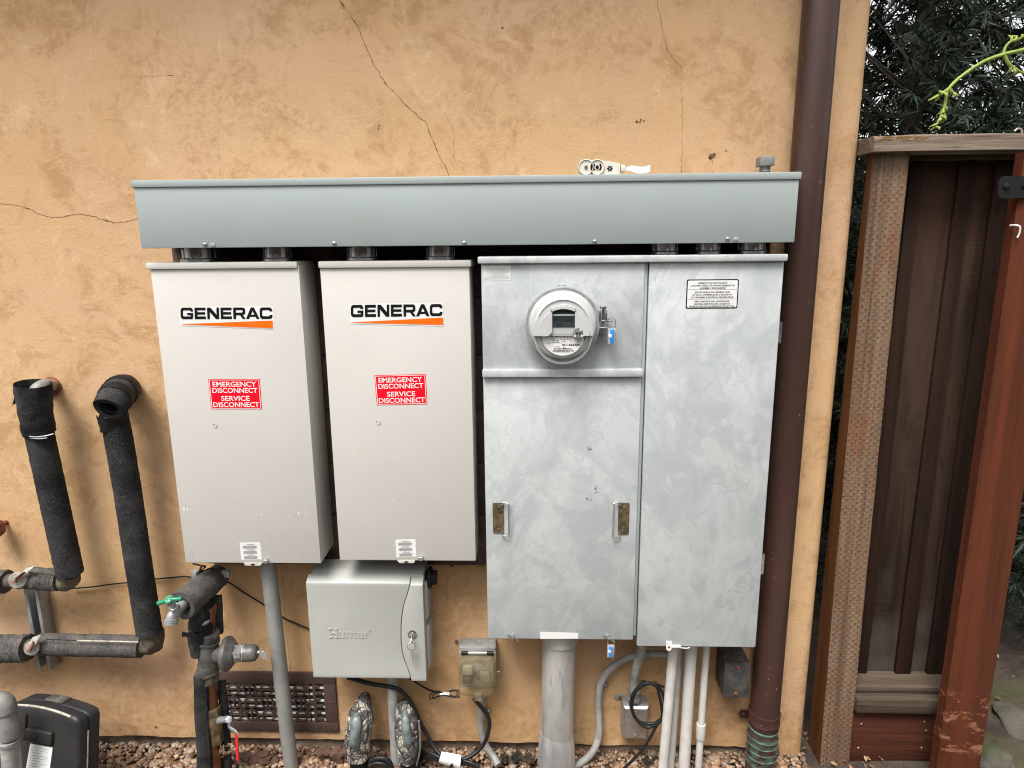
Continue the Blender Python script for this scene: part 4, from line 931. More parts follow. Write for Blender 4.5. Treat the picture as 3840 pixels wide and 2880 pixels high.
def slab(name, left, right, z0, z1, d0, d1, shoulder, mat):
    b = bmesh.new(); F, Bk = [], []
    for k in range(N_+1):
        z = z0+(z1-z0)*k/N_; F.append((b.verts.new((left(z), -d1, z)), b.verts.new((right(z), -d1, z)))); Bk.append((b.verts.new((left(z), -d0, z)), b.verts.new((right(z), -d0, z))))
    # sloping shoulder on top
    z = z1; sF = (b.verts.new((left(z), -(d1-.024), z+.014)), b.verts.new((right(z), -(d1-.024), z+.014))); 
    for k in range(N_):
        b.faces.new((F[k][0], F[k][1], F[k+1][1], F[k+1][0])); b.faces.new((F[k][0], F[k+1][0], Bk[k+1][0], Bk[k][0])); b.faces.new((F[k][1], Bk[k][1], Bk[k+1][1], F[k+1][1])); b.faces.new((Bk[k][0], Bk[k+1][0], Bk[k+1][1], Bk[k][1]))
    b.faces.new((F[0][0], Bk[0][0], Bk[0][1], F[0][1])); b.faces.new((F[N_][0], F[N_][1], sF[1], sF[0])); b.faces.new((sF[0], sF[1], Bk[N_][1], Bk[N_][0])); b.faces.new((F[N_][0], sF[0], Bk[N_][0])); b.faces.new((F[N_][1], Bk[N_][1], sF[1]))
    bmesh.ops.recalc_face_normals(b, faces=b.faces[:])
    ed = [e for e in b.edges if len(e.link_faces) == 2 and e.calc_face_angle(0) > .35]; bmesh.ops.bevel(b, geom=ed, offset=.0022, segments=2, affect='EDGES', profile=.5)
    mm = MB(); mm._join(b); return mm.build(name, mat, hu, ang=30)
dr = slab('door', lambda z: hx0, lambda z: seam(z)-.0007, hz0, hz1, .10, DH, True, 'greyplastic')
zls = P(Z3(930, 985), DH).z; zlt = P(Z3(950, 238), DH).z
slab('lock_strip', lambda z: seam(max(hz0, min(hz1, z)))+.0007, lambda z: hx1, zls, zlt, .098, DH-.0005, True, 'greyplastic')
# side grips
m = MB()
for a, c in ((.05, .44), (.52, .97)):
    z0, z1 = hz1-(hz1-hz0)*c, hz1-(hz1-hz0)*a; m.box(hx1-.012, hx1+.006, -.094, -.035, z0, z1, .005, 3)
m.build('side_grip', 'greyplastic', hu)
q = [Vector((P(Z3(275, 572), DH).x, -DH, P(Z3(275, 572), DH).z)), Vector((P(Z3(590, 580), DH).x, -DH, P(Z3(275, 572), DH).z))]
zb_ = P(Z3(290, 645), DH).z; q += [Vector((q[0].x, -DH, zb_)), Vector((q[1].x, -DH, zb_))]
vs, fs, (a_, b_, c_, d_) = text_polys('Hunter', .012); bm = bmesh.new()
nv = [bm.verts.new(bil(q, (v.x-a_)/(b_-a_), v.y/.73)+Vector((0, .001, 0))) for v in vs]
ff = []
for f in fs:
    try: ff.append(bm.faces.new([nv[i] for i in f]))
    except ValueError: pass
e = bmesh.ops.extrude_face_region(bm, geom=ff)
for v in [g for g in e['geom'] if isinstance(g, bmesh.types.BMVert)]: v.co.y -= .0022
bmesh.ops.recalc_face_normals(bm, faces=bm.faces[:])
m = MB(); m._join(bm)
# slab feet on the capital and the lower-case stems, as in the raised logo
def sl(u0, u1, v0, v1): m.box(q[0].x+(q[1].x-q[0].x)*u0, q[0].x+(q[1].x-q[0].x)*u1, -DH-.0021, -DH+.001, q[2].z+(q[0].z-q[2].z)*v0, q[2].z+(q[0].z-q[2].z)*v1, .0003)
for u in (.0, .155):
    for v in (0, .9): sl(u-.01, u+.075, v, v+.12)
c = Vector((P(Z3(597, 588), DH).x, -DH+.0005, P(Z3(597, 588), DH).z)); m.lathe([(.0028, 0), (.0028, .0022), (.002, .0022), (.002, .0008), (.0005, .0008)], c, (0, -1, 0), 18)
m.build('raised_lettering', 'greyplastic', dr, ang=25)
c = P(Z3(926, 618), DH); m = MB(); m.lathe([(.0118, 0), (.0125, .002), (.0105, .0028), (.0098, .001), (.009, .0008), (.0085, .0035), (.0005, .0035)], c, (0, -1, 0), 32); m.build('lock', 'zinc', hu)
kt = thing('key_ring', 'small silver key hanging from the lock of the sprinkler timer', 'keys', c+Vector((0, -.006, 0)), None)
m = MB(); m.box(c.x-.0012, c.x+.0012, c.y-.017, c.y-.002, c.z-.006, c.z+.004, .0004); m.cyl((c.x-.001, c.y-.017, c.z-.008), (c.x+.001, c.y-.017, c.z-.008), .0075, seg=20); m.build('key', 'zinc', kt)
m = MB(); rc = c+Vector((0, -.017, -.026)); pts = [rc+Vector((.0115*sin(2*pi*k/20), .002*cos(2*pi*k/10), .0125*cos(2*pi*k/20))) for k in range(21)]; m.tube(pts, .0010, 8, sub=1); m.build('ring', 'zinc', kt)
m = MB(); kc = rc+Vector((.0005, -.002, -.012)); m.poly([kc+Vector((x, 0, z)) for x, z in ((-.004, .004), (.003, .006), (.0068, 0), (.006, -.008), (.0025, -.013), (.0035, -.030), (.0025, -.044), (.0005, -.046), (-.0008, -.028), (-.0018, -.012), (-.005, -.006))], .0018); m.build('key', 'zinc', kt)
gl = P(Z3(1062, 175), .06); m = MB(); m.cyl((hx1-.006, -.06, gl.z), (hx1+.028, -.06, gl.z), .021, seg=8, bev=.002); m.cyl((hx1+.006, -.06, gl.z), (hx1+.014, -.06, gl.z), .030, seg=20, bev=.002); m.build('cable_gland', 'blackplastic', hu)

# ================================================================== OUTLET WITH BUBBLE COVER
ox0, ox1 = P(Z4(30, 760), .06).x, P(Z4(345, 760), .06).x; oz1 = P(Z4(190, 735), .05).z; oz0 = P(Z4(190, 1115), .10).z
ol = thing('covered_outlet', 'outdoor socket under a yellowed clear bubble cover', 'outlet', ((ox0+ox1)/2, -.03, oz0))
bx0_, bx1_ = P(Z4(38, 700), .03).x, P(Z4(342, 700), .03).x; zt = P(Z4(190, 662), .0).z; zb2 = P(Z4(190, 740), .055).z
m = MB(); m.box(bx0_+.004, bx1_-.004, -.052, -.0005, oz0+.012, zb2+.004, .003)
for px in (92, 192, 292):
    c = P(Z4(px, 686), .03); m.lathe([(.011, 0), (.0115, .001), (.009, .0015), (.0085, .0006), (.001, .0006)], (c.x, -.027, zb2+.004), (0, 0, 1), 20)
m.build('metal_box', 'galv', ol)
m = MB(); m.box(ox0+.004, ox1-.004, -.062, -.053, oz0+.004, zb2-.002, .003, 3); m.build('base_plate', 'tanplate', ol)
# receptacle and plug inside
m = MB(); m.box(ox0+.022, ox1-.022, -.066, -.0625, oz0+.035, zb2-.028, .002); m.build('receptacle', 'darkmetal', ol)
c = P(Z4(245, 945), .07); m = MB(); m.box(c.x-.013, c.x+.013, -.075, -.0665, c.z-.014, c.z+.014, .001); m.build('sticker', 'ductgrey', ol)
c = P(Z4(120, 910), .07); m = MB(); m.box(c.x-.016, c.x+.012, -.080, -.0665, c.z-.004, c.z+.022, .003); m.build('socket_face', 'pvcold', ol)
m = MB(); m.box(c.x-.016, c.x+.012, -.092, -.0665, c.z-.026, c.z-.006, .004, 3); m.build('plug', 'blackplastic', ol)
# bubble: hollow rounded box, open towards the wall
def bubble(x0, x1, z0, z1, d0, d1, rr, th):
    mm = MB(); b = bmesh.new(); layers = []
    for (ins, d) in ((0, d0), (0.001, d0+(d1-d0)*.45), (.004, d0+(d1-d0)*.8), (.010, d1-.004), (.020, d1)):
        layers.append([b.verts.new((x, -d, z)) for x, z in rounded(x0+ins, x1-ins, z0+ins, z1-ins, rr, 5)])
    for a, c in zip(layers, layers[1:]):
        n = len(a)
        for k in range(n): b.faces.new((a[k], a[(k+1) % n], c[(k+1) % n], c[k]))
    b.faces.new(layers[-1])
    inn = []
    for (ins, d) in ((th, d0), (th+.001, d0+(d1-d0)*.45), (th+.004, d0+(d1-d0)*.8-th*.4), (th+.010, d1-.004-th), (th+.02, d1-th)):
        inn.append([b.verts.new((x, -d, z)) for x, z in rounded(x0+ins, x1-ins, z0+ins, z1-ins, rr, 5)])
    for a, c in zip(inn, inn[1:]):
        n = len(a)
        for k in range(n): b.faces.new((a[k], c[k], c[(k+1) % n], a[(k+1) % n]))
    b.faces.new(inn[-1][::-1]); n = len(inn[0])
    for k in range(n): b.faces.new((layers[0][k], inn[0][k], inn[0][(k+1) % n], layers[0][(k+1) % n]))
    bmesh.ops.recalc_face_normals(b, faces=b.faces[:]); mm._join(b); return mm
bubble(ox0+.002, ox1-.006, oz0, zb2-.010, .0635, .108, .016, .0022).build('bubble_cover', 'clear', ol)
m = MB(); zh = zb2-.004
for s_ in (0, 1):
    xa = ox0+.012 if s_ == 0 else ox1-.030; m.cyl((xa, -.064, zh), (xa+.018, -.064, zh), .0055, seg=12)
m.build('hinge_knuckle', 'blackplastic', ol)
m = MB(); m.cyl((ox0+.031, -.064, zh), (ox1-.031, -.064, zh), .0045, seg=12); m.build('hinge_bar', 'galv', ol)
m = MB(); c = P(Z4(190, 1085), .10); m.box(c.x-.011, c.x+.011, -.1125, -.104, oz0-.002, oz0+.022, .003); m.build('latch', 'clear', ol)
m = MB(); c = P(Z4(366, 908), .03); m.cyl((bx1_-.006, -.03, c.z), (bx1_+.006, -.03, c.z), .004, seg=10); m.build('side_screw', 'zinc', ol)

# ================================================================== PIPES AND CONDUITS
def strap(par, p, d, r, side=1, name='pipe_strap'):
    c = P(p, d); m = MB(); m.lathe([(r*1.02, -.008), (r*1.16, -.008), (r*1.16, .008), (r*1.02, .008)], (c.x, -d, c.z), (0, 0, 1), 20, closed=True); xa = c.x+side*r; xb = xa+side*.018
    m.poly([Vector((c.x+side*(r+u), -.006, c.z+v)) for u, v in ((0, -.009), (.012, -.009), (.019, -.004), (.019, .004), (.012, .009), (0, .009))], .002); m.mi = 1; screw(m, (c.x+side*(r+.0105), -.006, c.z), .0045, .003); return m.build(name, ['pvcgrey', 'zinc'], par)
def conduit(name, lab, mat, path, r, d_end=None, cat='pipe', **k):
    t = thing(name, lab, cat, path[-1] if path[-1].z < path[0].z else path[0]); m = MB(); m.tube(path, r, 20, **k); m.build('pipe', mat, t); return t
# below left switch
c1, c2 = P(Z2(930, 262), .085), P(Z2(1091, 1640), .072); dirn = (c2-c1)
conduit('grey_conduit', 'thick grey plastic pipe running from the leftmost beige cabinet to the ground', 'pvcgrey', [c1-dirn*.04+Vector((0, 0, .02)), c1+dirn*.33+Vector((.001, 0, 0)), c1+dirn*.66, c1+dirn*1.15], .0205)
# below the timer
c1, c2 = P(Z3(763, 960), .05), P(Z3(805, 1640), .05); c1.x = (c1.x+c2.x)/2; c2.x = c1.x; dirn = c2-c1
conduit('grey_conduit', 'worn thin grey pipe coming down from the sprinkler timer', 'pvcold', [c1-dirn*.08, c1+dirn*.5, c1+dirn*1.12], .0155)
# utility service conduit under the panel
us = P(Z4(830, 700), .085); ub = P(Z4(805, 1600), .085); ux = us.x-.004
ut = thing('service_conduit', 'fat silvery grey service pipe under the lower grey door', 'pipe', (ux, -.085, 0))
rU = (P(Z4(952, 1000), .085).x-P(Z4(698, 1000), .085).x)/2
m = MB(); m.tube([Vector((ux+.003, -.085, az0+.02)), Vector((ux, -.085, .35)), Vector((ux-.004, -.085, .05)), Vector((ux-.004, -.085, -.1))], rU, 36); m.build('pipe', 'util', ut)
zc_ = P(Z4(830, 735), .085+rU).z
m = MB(); m.lathe([(rU*1.005, 0), (rU*1.11, .003), (rU*1.13, .05), (rU*1.0, .055)], (ux+.003, -.085, zc_-.004), (0, 0, 1), 36); m.build('coupling', 'util', ut)
zb1 = P(Z4(800, 1560), .085+rU).z
m = MB(); m.lathe([(rU*1.0, .115), (rU*1.05, .10), (rU*1.13, .07), (rU*1.16, .03), (rU*1.16, -.1)], (ux-.004, -.085, zb1-.075), (0, 0, 1), 36); m.build('bell_end', 'util', ut)
# flexible grey conduits
def flex(lab, pix, d, r, mat='pvcold', ends=None):
    pts = [P(p, d[i] if isinstance(d, (list, tuple)) else d) for i, p in enumerate(pix)]
    t = thing('flexible_conduit', lab, 'conduit', pts[-1])
    m = MB(); m.tube(pts, r, 16, sub=14); o = m.build('hose', mat, t)
    return t, pts
t, pts = flex('bent flexible grey conduit arching out from behind the grey cabinet to the gravel', [Z4(x, y) for x, y in ((1700, 775), (1560, 770), (1420, 785), (1300, 830), (1210, 900), (1150, 990), (1130, 1080), (1130, 1220), (1135, 1350), (1120, 1450), (1070, 1550), (960, 1640), (860, 1690))], [.03, .03, .03, .03, .03, .028, .024, .024, .028, .034, .045, .06, .07], .0103)
strap(t, Z4(1133, 1040), .022, .0103)
t, pts = flex('short flexible grey conduit dropping into the small steel junction box', [Z4(x, y) for x, y in ((1470, 680), (1462, 740), (1440, 820), (1418, 900), (1408, 980), (1405, 1060), (1405, 1125))], [.08, .078, .068, .055, .045, .040, .038], .0122)
m = MB(); c = P(Z4(1405, 1095), .038); m.lathe([(.0135, -.016), (.019, -.014), (.019, -.006), (.0145, -.004), (.0155, .012), (.0165, .016), (.0125, .017)], (c.x, -.038, c.z), (0, 0, 1), 20); m.build('connector', 'galv', t)
t, pts = flex('grey flexible conduit curving down from the covered outlet', [Z4(x, y) for x, y in ((217, 1100), (216, 1200), (215, 1330), (228, 1420), (262, 1500), (318, 1580), (350, 1640))], [.024, .024, .024, .026, .03, .05, .07], .0108, 'pvcgrey')
strap(t, Z4(216, 1245), .024, .0108)
# white conduits right of the service pipe
def white(lab, pt, pb, d, wpx, mat='pvcwhite', coupling=None):
    a, b_ = P(pt, d), P(pb, d); r = wpx/2.0737*(CAM_D-d)/2600/2*1.07; t = thing('white_conduit', lab, 'pipe', Vector((b_.x, -d, 0)), 'white pipes under the right grey door')
    m = MB(); dv = b_-a; m.tube([a-dv*.06, a+dv*.5, b_+dv*.12], r, 22); m.build('pipe', mat, t)
    if coupling:
        z0, z1 = P(coupling[1], d+r).z, P(coupling[0], d+r).z; x = a.x+(b_.x-a.x)*.72; m = MB(); m.lathe([(r*1.0, 0), (r*1.32, .001), (r*1.36, .004), (r*1.36, z1-z0-.004), (r*1.30, z1-z0-.001), (r, z1-z0)], (x, -d, z0), (0, 0, 1), 24); m.build('coupling', 'pvcwhite', t)
white('leftmost white pipe under the right grey door, scuffed', Z5(466, 740), Z5(385, 1650), .10, 82)
white('white pipe tucked behind the leftmost one', Z5(514, 745), Z5(448, 1650), .055, 62)
white('thickest and cleanest white pipe, in the middle of the set', Z5(605, 735), Z5(549, 1650), .085, 97)
white('thin white pipe with a short coupling sleeve', Z5(722, 735), Z5(661, 1650), .075, 60, coupling=(Z5(680, 1330), Z5(680, 1448)))
# steel junction box with stainless cover
jx0, jx1 = P(Z4(1322, 1300), .05).x, P(Z4(1514, 1300), .05).x; jz1, jz0 = P(Z4(1415, 1185), .052).z, P(Z4(1415, 1440), .052).z; jt = P(Z4(1415, 1170), .045).z
jb = thing('junction_box', 'small steel junction box with a shiny stainless cover plate', 'junction box', ((jx0+jx1)/2, -.02, jz0))
m = MB(); m.box(jx0-.001, jx1+.001, -.046, -.001, jz0+.002, jt+.001, .0025); m.box(jx0-.020, jx0+.002, -.006, -.003, jt-.012, jt+.004, .001); m.build('box', 'galv', jb)
m = MB(); b = bmesh.new(); fr = [b.verts.new((x, -.0475, z)) for x, z in ((jx0, jz0), (jx1, jz0), (jx1, jz1), (jx0, jz1))]; fi = [b.verts.new((x, -.053, z)) for x, z in ((jx0+.005, jz0+.006), (jx1-.005, jz0+.006), (jx1-.005, jz1-.006), (jx0+.005, jz1-.006))]
for k in range(4): b.faces.new((fr[k], fr[(k+1) % 4], fi[(k+1) % 4], fi[k]))
b.faces.new(fi); bk = [b.verts.new(v.co+Vector((0, .001, 0))) for v in fr]
for k in range(4): b.faces.new((fr[(k+1) % 4], fr[k], bk[k], bk[(k+1) % 4]))
b.faces.new(bk[::-1]); bmesh.ops.recalc_face_normals(b, faces=b.faces[:]); m._join(b); m.build('cover_plate', 'chrome', jb)
for p in (Z4(1420, 1226), Z4(1415, 1408)):
    c = P(p, .0535); m = MB(); screw(m, (c.x, -.0535, c.z), .0045, .002); m.build('screw', 'zinc', jb)
m = MB(); c = P(Z4(1298, 1110), .006); screw(m, (c.x, -.006, c.z), .005, .004); m.build('screw', 'rusty', jb)
# dark weathered box
wx0, wx1 = P(Z5(868, 900), .085).x, P(Z5(1064, 900), .085).x; wz1, wz0 = P(Z5(960, 842), .085).z, P(Z5(955, 1110), .085).z
wb = thing('junction_box', 'dark weathered metal junction box with rusty screws, beside the brown downpipe', 'junction box', ((wx0+wx1)/2, -.04, wz0))
m = MB(); m.box(wx0, wx1, -.083, -.001, wz0, wz1, .0022); m.build('box', 'darkbox', wb)
m = MB(); m.box(wx0-.0008, wx1+.0008, -.0855, -.083, wz0-.0008, wz1+.0008, .0008); m.build('cover_plate', 'darkbox', wb)
for p in (Z5(970, 878), Z5(952, 1080)):
    c = P(p, .0855); m = MB(); screw(m, (c.x, -.0855, c.z), .0048, .003); m.build('screw', 'rusty', wb)
# black cable coil
d = .075
cc = P(Z4(1515, 1155), d); rx, rz = abs(P(Z4(1645, 1155), d).x-cc.x), abs(P(Z4(1515, 1320), d).z-cc.z)
pts = []
for k in range(58):
    a = radians(200-k*15); g = 1+.035*sin(k*.9)+.02*cos(k*.37); pts.append(cc+Vector((rx*cos(a)*g, -.006*sin(k*.21)-.0002*k, rz*sin(a)*g)))
pts += [P(Z4(*p), d+.012) for p in ((1625, 1240), (1580, 1330), (1520, 1440), (1440, 1550), (1350, 1640), (1280, 1700))]
m = MB(); m.tube(pts, .0042, 10, sub=4); cl = m.build('coiled_cable', 'cable'); tag(cl, 'black cable looped in a coil beside the small steel junction box', 'cable')
m = MB(); m.tube([P(Z4(1640, 1030), .05), P(Z4(1560, 1000), .05), P(Z4(1500, 990), .045), P(Z4(1472, 985), .03)], .0028, 8); o = m.build('end_lead', 'cable', cl)
m = MB(); c = P(Z4(1472, 985), .03); m.cyl(c+Vector((-.006, 0, 0)), c+Vector((.006, 0, 0)), .0038, seg=10); m.build('connector', 'brass', cl)

# power cord, timer cable, bundles -------------------------------------
pc_ = [(1405, 1120), (1440, 1160), (1500, 1235), (1525, 1310), (1505, 1420), (1460, 1500), (1390, 1560), (1300, 1600), (1200, 1620)]
m = MB(); m.tube([P(Z3(*p), d_) for p, d_ in zip(pc_, (.09, .085, .075, .075, .075, .08, .09, .10, .11))], .0058, 12); tag(m.build('power_cord', 'cable'), 'black power cord hanging from the covered outlet to the gravel', 'cord')
pc_ = [(420, 955), (480, 970), (600, 1003), (720, 1022), (810, 1045), (880, 1100), (940, 1195), (985, 1300), (1040, 1400), (1090, 1490), (1150, 1560), (1230, 1610)]
m = MB(); m.tube([P(Z3(*p), d_) for p, d_ in zip(pc_, (.05, .05, .05, .07, .075, .07, .065, .06, .065, .075, .09, .10))], .0060, 12); tag(m.build('timer_cable', 'cable'), 'thick black cable sagging from under the sprinkler timer to the gravel', 'cable')
wb_ = thing('cable_bundle', 'bundle of black cables with a white paper wrap on the gravel', 'cable bundle', P(Z3(1200, 1640), .10)); m = MB()
for k, off in enumerate(((0, 0), (6, -18), (-4, 16), (4, -34))):
    m.tube([P(Z3(930, 1545+off[1]*1.3), .06), P(Z3(1000, 1555+off[1]), .07), P(Z3(1080, 1575+off[1]*.8), .085), P(Z3(1150, 1600+off[1]*.5), .095), P(Z3(1220, 1622+off[1]*.4), .10), P(Z3(1330, 1618+off[1]*.4), .10), P(Z3(1400, 1640+off[1]*.4), .105), P(Z3(1440, 1700+off[1]), .11)], .0052, 10)
m.build('cables', 'cable', wb_)
m = MB(); q = [P(Z3(*p), .118) for p in ((1148, 1558), (1303, 1586), (1130, 1618), (1296, 1668))]
g = bmesh.new(); gv = [[g.verts.new(bil(q, u/8, v/5)+Vector((0, -.004*sin(v*.7)+.002*noise.noise(Vector((u, v, 1))), 0))) for u in range(9)] for v in range(6)]
for v in range(5):
    for u in range(8): g.faces.new((gv[v][u], gv[v][u+1], gv[v+1][u+1], gv[v+1][u]))
e = bmesh.ops.extrude_face_region(g, geom=g.faces[:])
for v in [x for x in e['geom'] if isinstance(x, bmesh.types.BMVert)]: v.co.y += .012
bmesh.ops.recalc_face_normals(g, faces=g.faces[:]); m._join(g)
m.mi = 1; c = bil(q, .57, .42); m.poly([c+Vector((-.006, -.0075, -.006)), c+Vector((.005, -.0075, -.009)), c+Vector((.004, -.0075, .006))], 0); m.build('paper_wrap', ['paper', 'black'], wb_)
m = MB(); pts = [P(Z3(600, 1600), .10), P(Z3(660, 1582), .10), P(Z3(720, 1590), .10), P(Z3(755, 1630), .10), P(Z3(770, 1700), .10)]
m.tube(pts, .0075, 10); m.tube([p+Vector((-.004, -.006, -.012)) for p in pts], .0065, 10); tag(m.build('looped_cable', 'cable'), 'black cable loop on the gravel between the two cracked pipe stubs', 'cable')
wt = thing('wire_bundle', 'thin black wire tied in a bow with white tape beside the outlet', 'wire', P(Z3(1180, 1090), .05))
m = MB(); m.tube([P(Z3(*p), .05) for p in ((890, 955), (940, 985), (1000, 1022), (1065, 1055), (1130, 1070), (1180, 1082))], .0026, 8); d = .055
for (x0, y0, w_, h) in ((1062, 1100, -1, 26), (1085, 1102, -1, 18), (1290, 1080, 1, 34), (1275, 1078, 1, 26)):
    cx = 1180; pts = [P(Z3(*p), d+.002*i) for i, p in enumerate(((cx, 1085), ((cx+x0)/2, 1085-h*.9), (x0-w_*8, y0-h*.7), (x0, y0), (x0-w_*10, y0+h*.8), ((cx+x0)/2, 1092+h*.45), (cx, 1092)))]; m.tube(pts, .0017, 8)
m.tube([P(Z3(*p), d) for p in ((1200, 1090), (1250, 1102), (1296, 1110))], .0016, 8); m.build('wire', 'cable', wt)
m = MB(); a, b_ = P(Z3(1143, 1090), d), P(Z3(1217, 1083), d); m.tube([a, a.lerp(b_, .5), b_], .0095, 12, flat=.6, rough=.002, freq=120); m.build('tape_wrap', 'paper', wt)

# ================================================================== DOWNPIPE
DD = .06; rD = .0483/2*(CAM_D-DD)*1.0; xD = .3936*(CAM_D-DD)
dp = thing('downpipe', 'tall dark brown round copper downpipe near the wall corner', 'downpipe', (xD, -DD, 0))
zc1 = P(Z5(1160, 1345), DD+rD).z
m = MB(); m.tube([Vector((xD, -DD, 3.6)), Vector((xD, -DD, 2)), Vector((xD, -DD, zc1-.02))], rD, 40, sub=8); m.build('pipe', 'downpipe', dp)
m = MB(); m.lathe([(rD*1.01, .032), (rD*1.07, .032), (rD*1.09, .028), (rD*1.07, .024), (rD*1.06, .002), (rD*1.085, 0), (rD*1.0, -.004)], (xD, -DD, zc1-.008), (0, 0, 1), 40); m.build('collar', 'downpipe', dp)
m = MB(); prof = []
z = zc1-.006
prof = [(rD*.98, z), (rD*.98, z-.045)]
for k in range(7):
    zz_ = z-.045-k*.021; prof += [(rD*1.0, zz_), (rD*1.055, zz_-.004), (rD*1.0, zz_-.010), (rD*1.0, zz_-.019)]
m.lathe([(r_, zz_) for r_, zz_ in prof][::-1], (xD, -DD, 0), (0, 0, 1), 40); m.build('elbow', 'downpipe', dp)
m = MB()
for k in range(4):
    zz_ = z-.049-k*.021; m.lathe([(rD*1.05, -.0012), (rD*1.062, 0), (rD*1.05, .0012)], (xD, -DD, zz_), Vector((.03, .02*(k-1), 1)), 40, closed=True)
m.lathe([(rD*1.0, -.0035), (rD*1.018, 0), (rD*1.0, .0035)], (xD, -DD, z-.022), Vector((.05, -.03, 1)), 40, closed=True)
m.build('patina_ridge', 'verdigris', dp)
c = P(Z5(1010, 1238), .02); m = MB(); m.poly([Vector((x, -.022, z_)) for x, z_ in ((c.x-.014, c.z), (c.x-.008, c.z+.013), (xD-rD*.6, c.z+.013), (xD-rD*.6, c.z-.013), (c.x-.008, c.z-.013))], .004); screw(m, (c.x, -.022, c.z), .005, .003); m.build('wall_bracket', 'downpipe', dp)

# ================================================================== FOUNDATION VENT
vx0 = P(Z2(600, 1200), .006).x; vx1 = P(Z2(1405, 1200), .006).x; vz1 = P(Z2(1000, 997), .006).z; vz0 = P(Z2(1000, 1406), .006).z
vt = thing('foundation_vent', 'rusty dark cast iron vent grille low in the wall', 'vent', ((vx0+vx1)/2, 0, vz0))
ix0, ix1 = P(Z2(640, 1200), .006).x, P(Z2(1322, 1200), .006).x; iz1, iz0 = P(Z2(900, 1075), .006).z, P(Z2(900, 1338), .006).z
m = MB()
for a in ((vx0, vx1, iz1, vz1), (vx0, vx1, vz0, iz0), (vx0, ix0, iz0, iz1), (ix1, vx1, iz0, iz1)): m.box(a[0], a[1], -.0075, -.0008, a[2], a[3], .0008)
m.box(vx0-.0004, vx1+.0004, -.0055, -.0006, vz0-.0004, vz0+.0034, .001); c = P(Z2(1376, 1207), .0075); screw(m, (c.x, -.0075, c.z), .004, .002); c = P(Z2(620, 1207), .0075)
m.build('frame', 'vent', vt)
m = MB(); nx, nz = 5, 3; sx1 = P(Z2(1215, 1200), .006).x; cw, ch = (sx1-ix0)/nx, (iz1-iz0)/nz
def ringp(cx, cz, r0, r1, n=20, a0=0, a1=360, y0=-.0072):
    for k in range(n):
        t0, t1 = radians(a0+(a1-a0)*k/n), radians(a0+(a1-a0)*(k+1)/n)
        m.poly([Vector((cx+r*cos(t_), y0, cz+r*sin(t_))) for r, t_ in ((r0, t0), (r1, t0), (r1, t1), (r0, t1))], .004)
for i in range(nx+1):
    for j in range(nz+1):
        cx, cz = ix0+i*cw, iz0+j*ch; r = ch*.42
        a0, a1 = 0, 360
        for k in range(4):
            an = 45+90*k; ex, ez = cx+ch*.36*cos(radians(an)), cz+ch*.36*sin(radians(an))
            if (i+j) % 2 == 0 and ix0-.001 < ex < sx1+.001 and iz0-.001 < ez < iz1+.001:
                u = Vector((cos(radians(an)), 0, sin(radians(an)))); v_ = Vector((-u.z, 0, u.x)); c0 = Vector((cx, -.0073, cz))
                m.poly([c0+u*.001+v_*.003, c0+u*ch*.22+v_*.0042, c0+u*ch*.34+v_*.0072, c0+u*ch*.45+v_*.0025, c0+u*ch*.45-v_*.0025, c0+u*ch*.34-v_*.0072, c0+u*ch*.22-v_*.0042, c0+u*.001-v_*.003], .0042)
for i in range(nx):
    for j in range(nz):
        ringp(ix0+(i+.5)*cw, iz0+(j+.5)*ch, ch*.36, ch*.46, 20, y0=-.0070); (m.box(ix0+(i+.5)*cw-.0022, ix0+(i+.5)*cw+.0022, -.0069, -.003, iz0+(j+.14)*ch, iz0+(j+.86)*ch, .0004) if (i+j) % 2 else m.box(ix0+(i+.14)*cw, ix0+(i+.86)*cw, -.0069, -.003, iz0+(j+.5)*ch-.0022, iz0+(j+.5)*ch+.0022, .0004))
        for an in (0, 90, 180, 270):
            u = Vector((cos(radians(an)), 0, sin(radians(an)))); v_ = Vector((-u.z, 0, u.x)); c0 = Vector((ix0+(i+.5)*cw, -.0068, iz0+(j+.5)*ch)); e_ = (cw if an in (0, 180) else ch)*.5
            m.poly([c0+u*ch*.42+v_*.0022, c0+u*e_+v_*.0022, c0+u*e_-v_*.0022, c0+u*ch*.42-v_*.0022], .004)
xa = P(Z2(1222, 1200), .006).x; xb = P(Z2(1250, 1200), .006).x
m.box(sx1, xa, -.0070, -.003, iz0, iz1, .0005); m.box(xb-.002, xb+.007, -.0070, -.003, iz0, iz1, .0005); m.box(xa, xb, -.0068, -.003, (iz0+iz1)/2-.008, (iz0+iz1)/2+.008, .0005)
for k in range(6):
    zz_ = iz0+(iz1-iz0)*(k+.5)/6; m.box(xb+.006, xb+(.018 if k % 2 else .026), -.0069, -.003, zz_-.004, zz_+.005, .0005)
m.build('grille', 'vent', vt)
m = MB()
for k in range(6):
    zz_ = iz0+(iz1-iz0)*(k+.35)/6; m.box(ix0, ix1, -.0022, -.0017, zz_-.0045, zz_+.0030, 0, mat=None)
m.build('damper', 'louvre', vt)
m = MB(); m.box(ix0, ix1, -.0014, -.0010, iz0, iz1, 0); m.build('opening_shade', 'void', vt)  # black sheet paints the shade behind the grille; the wall is solid

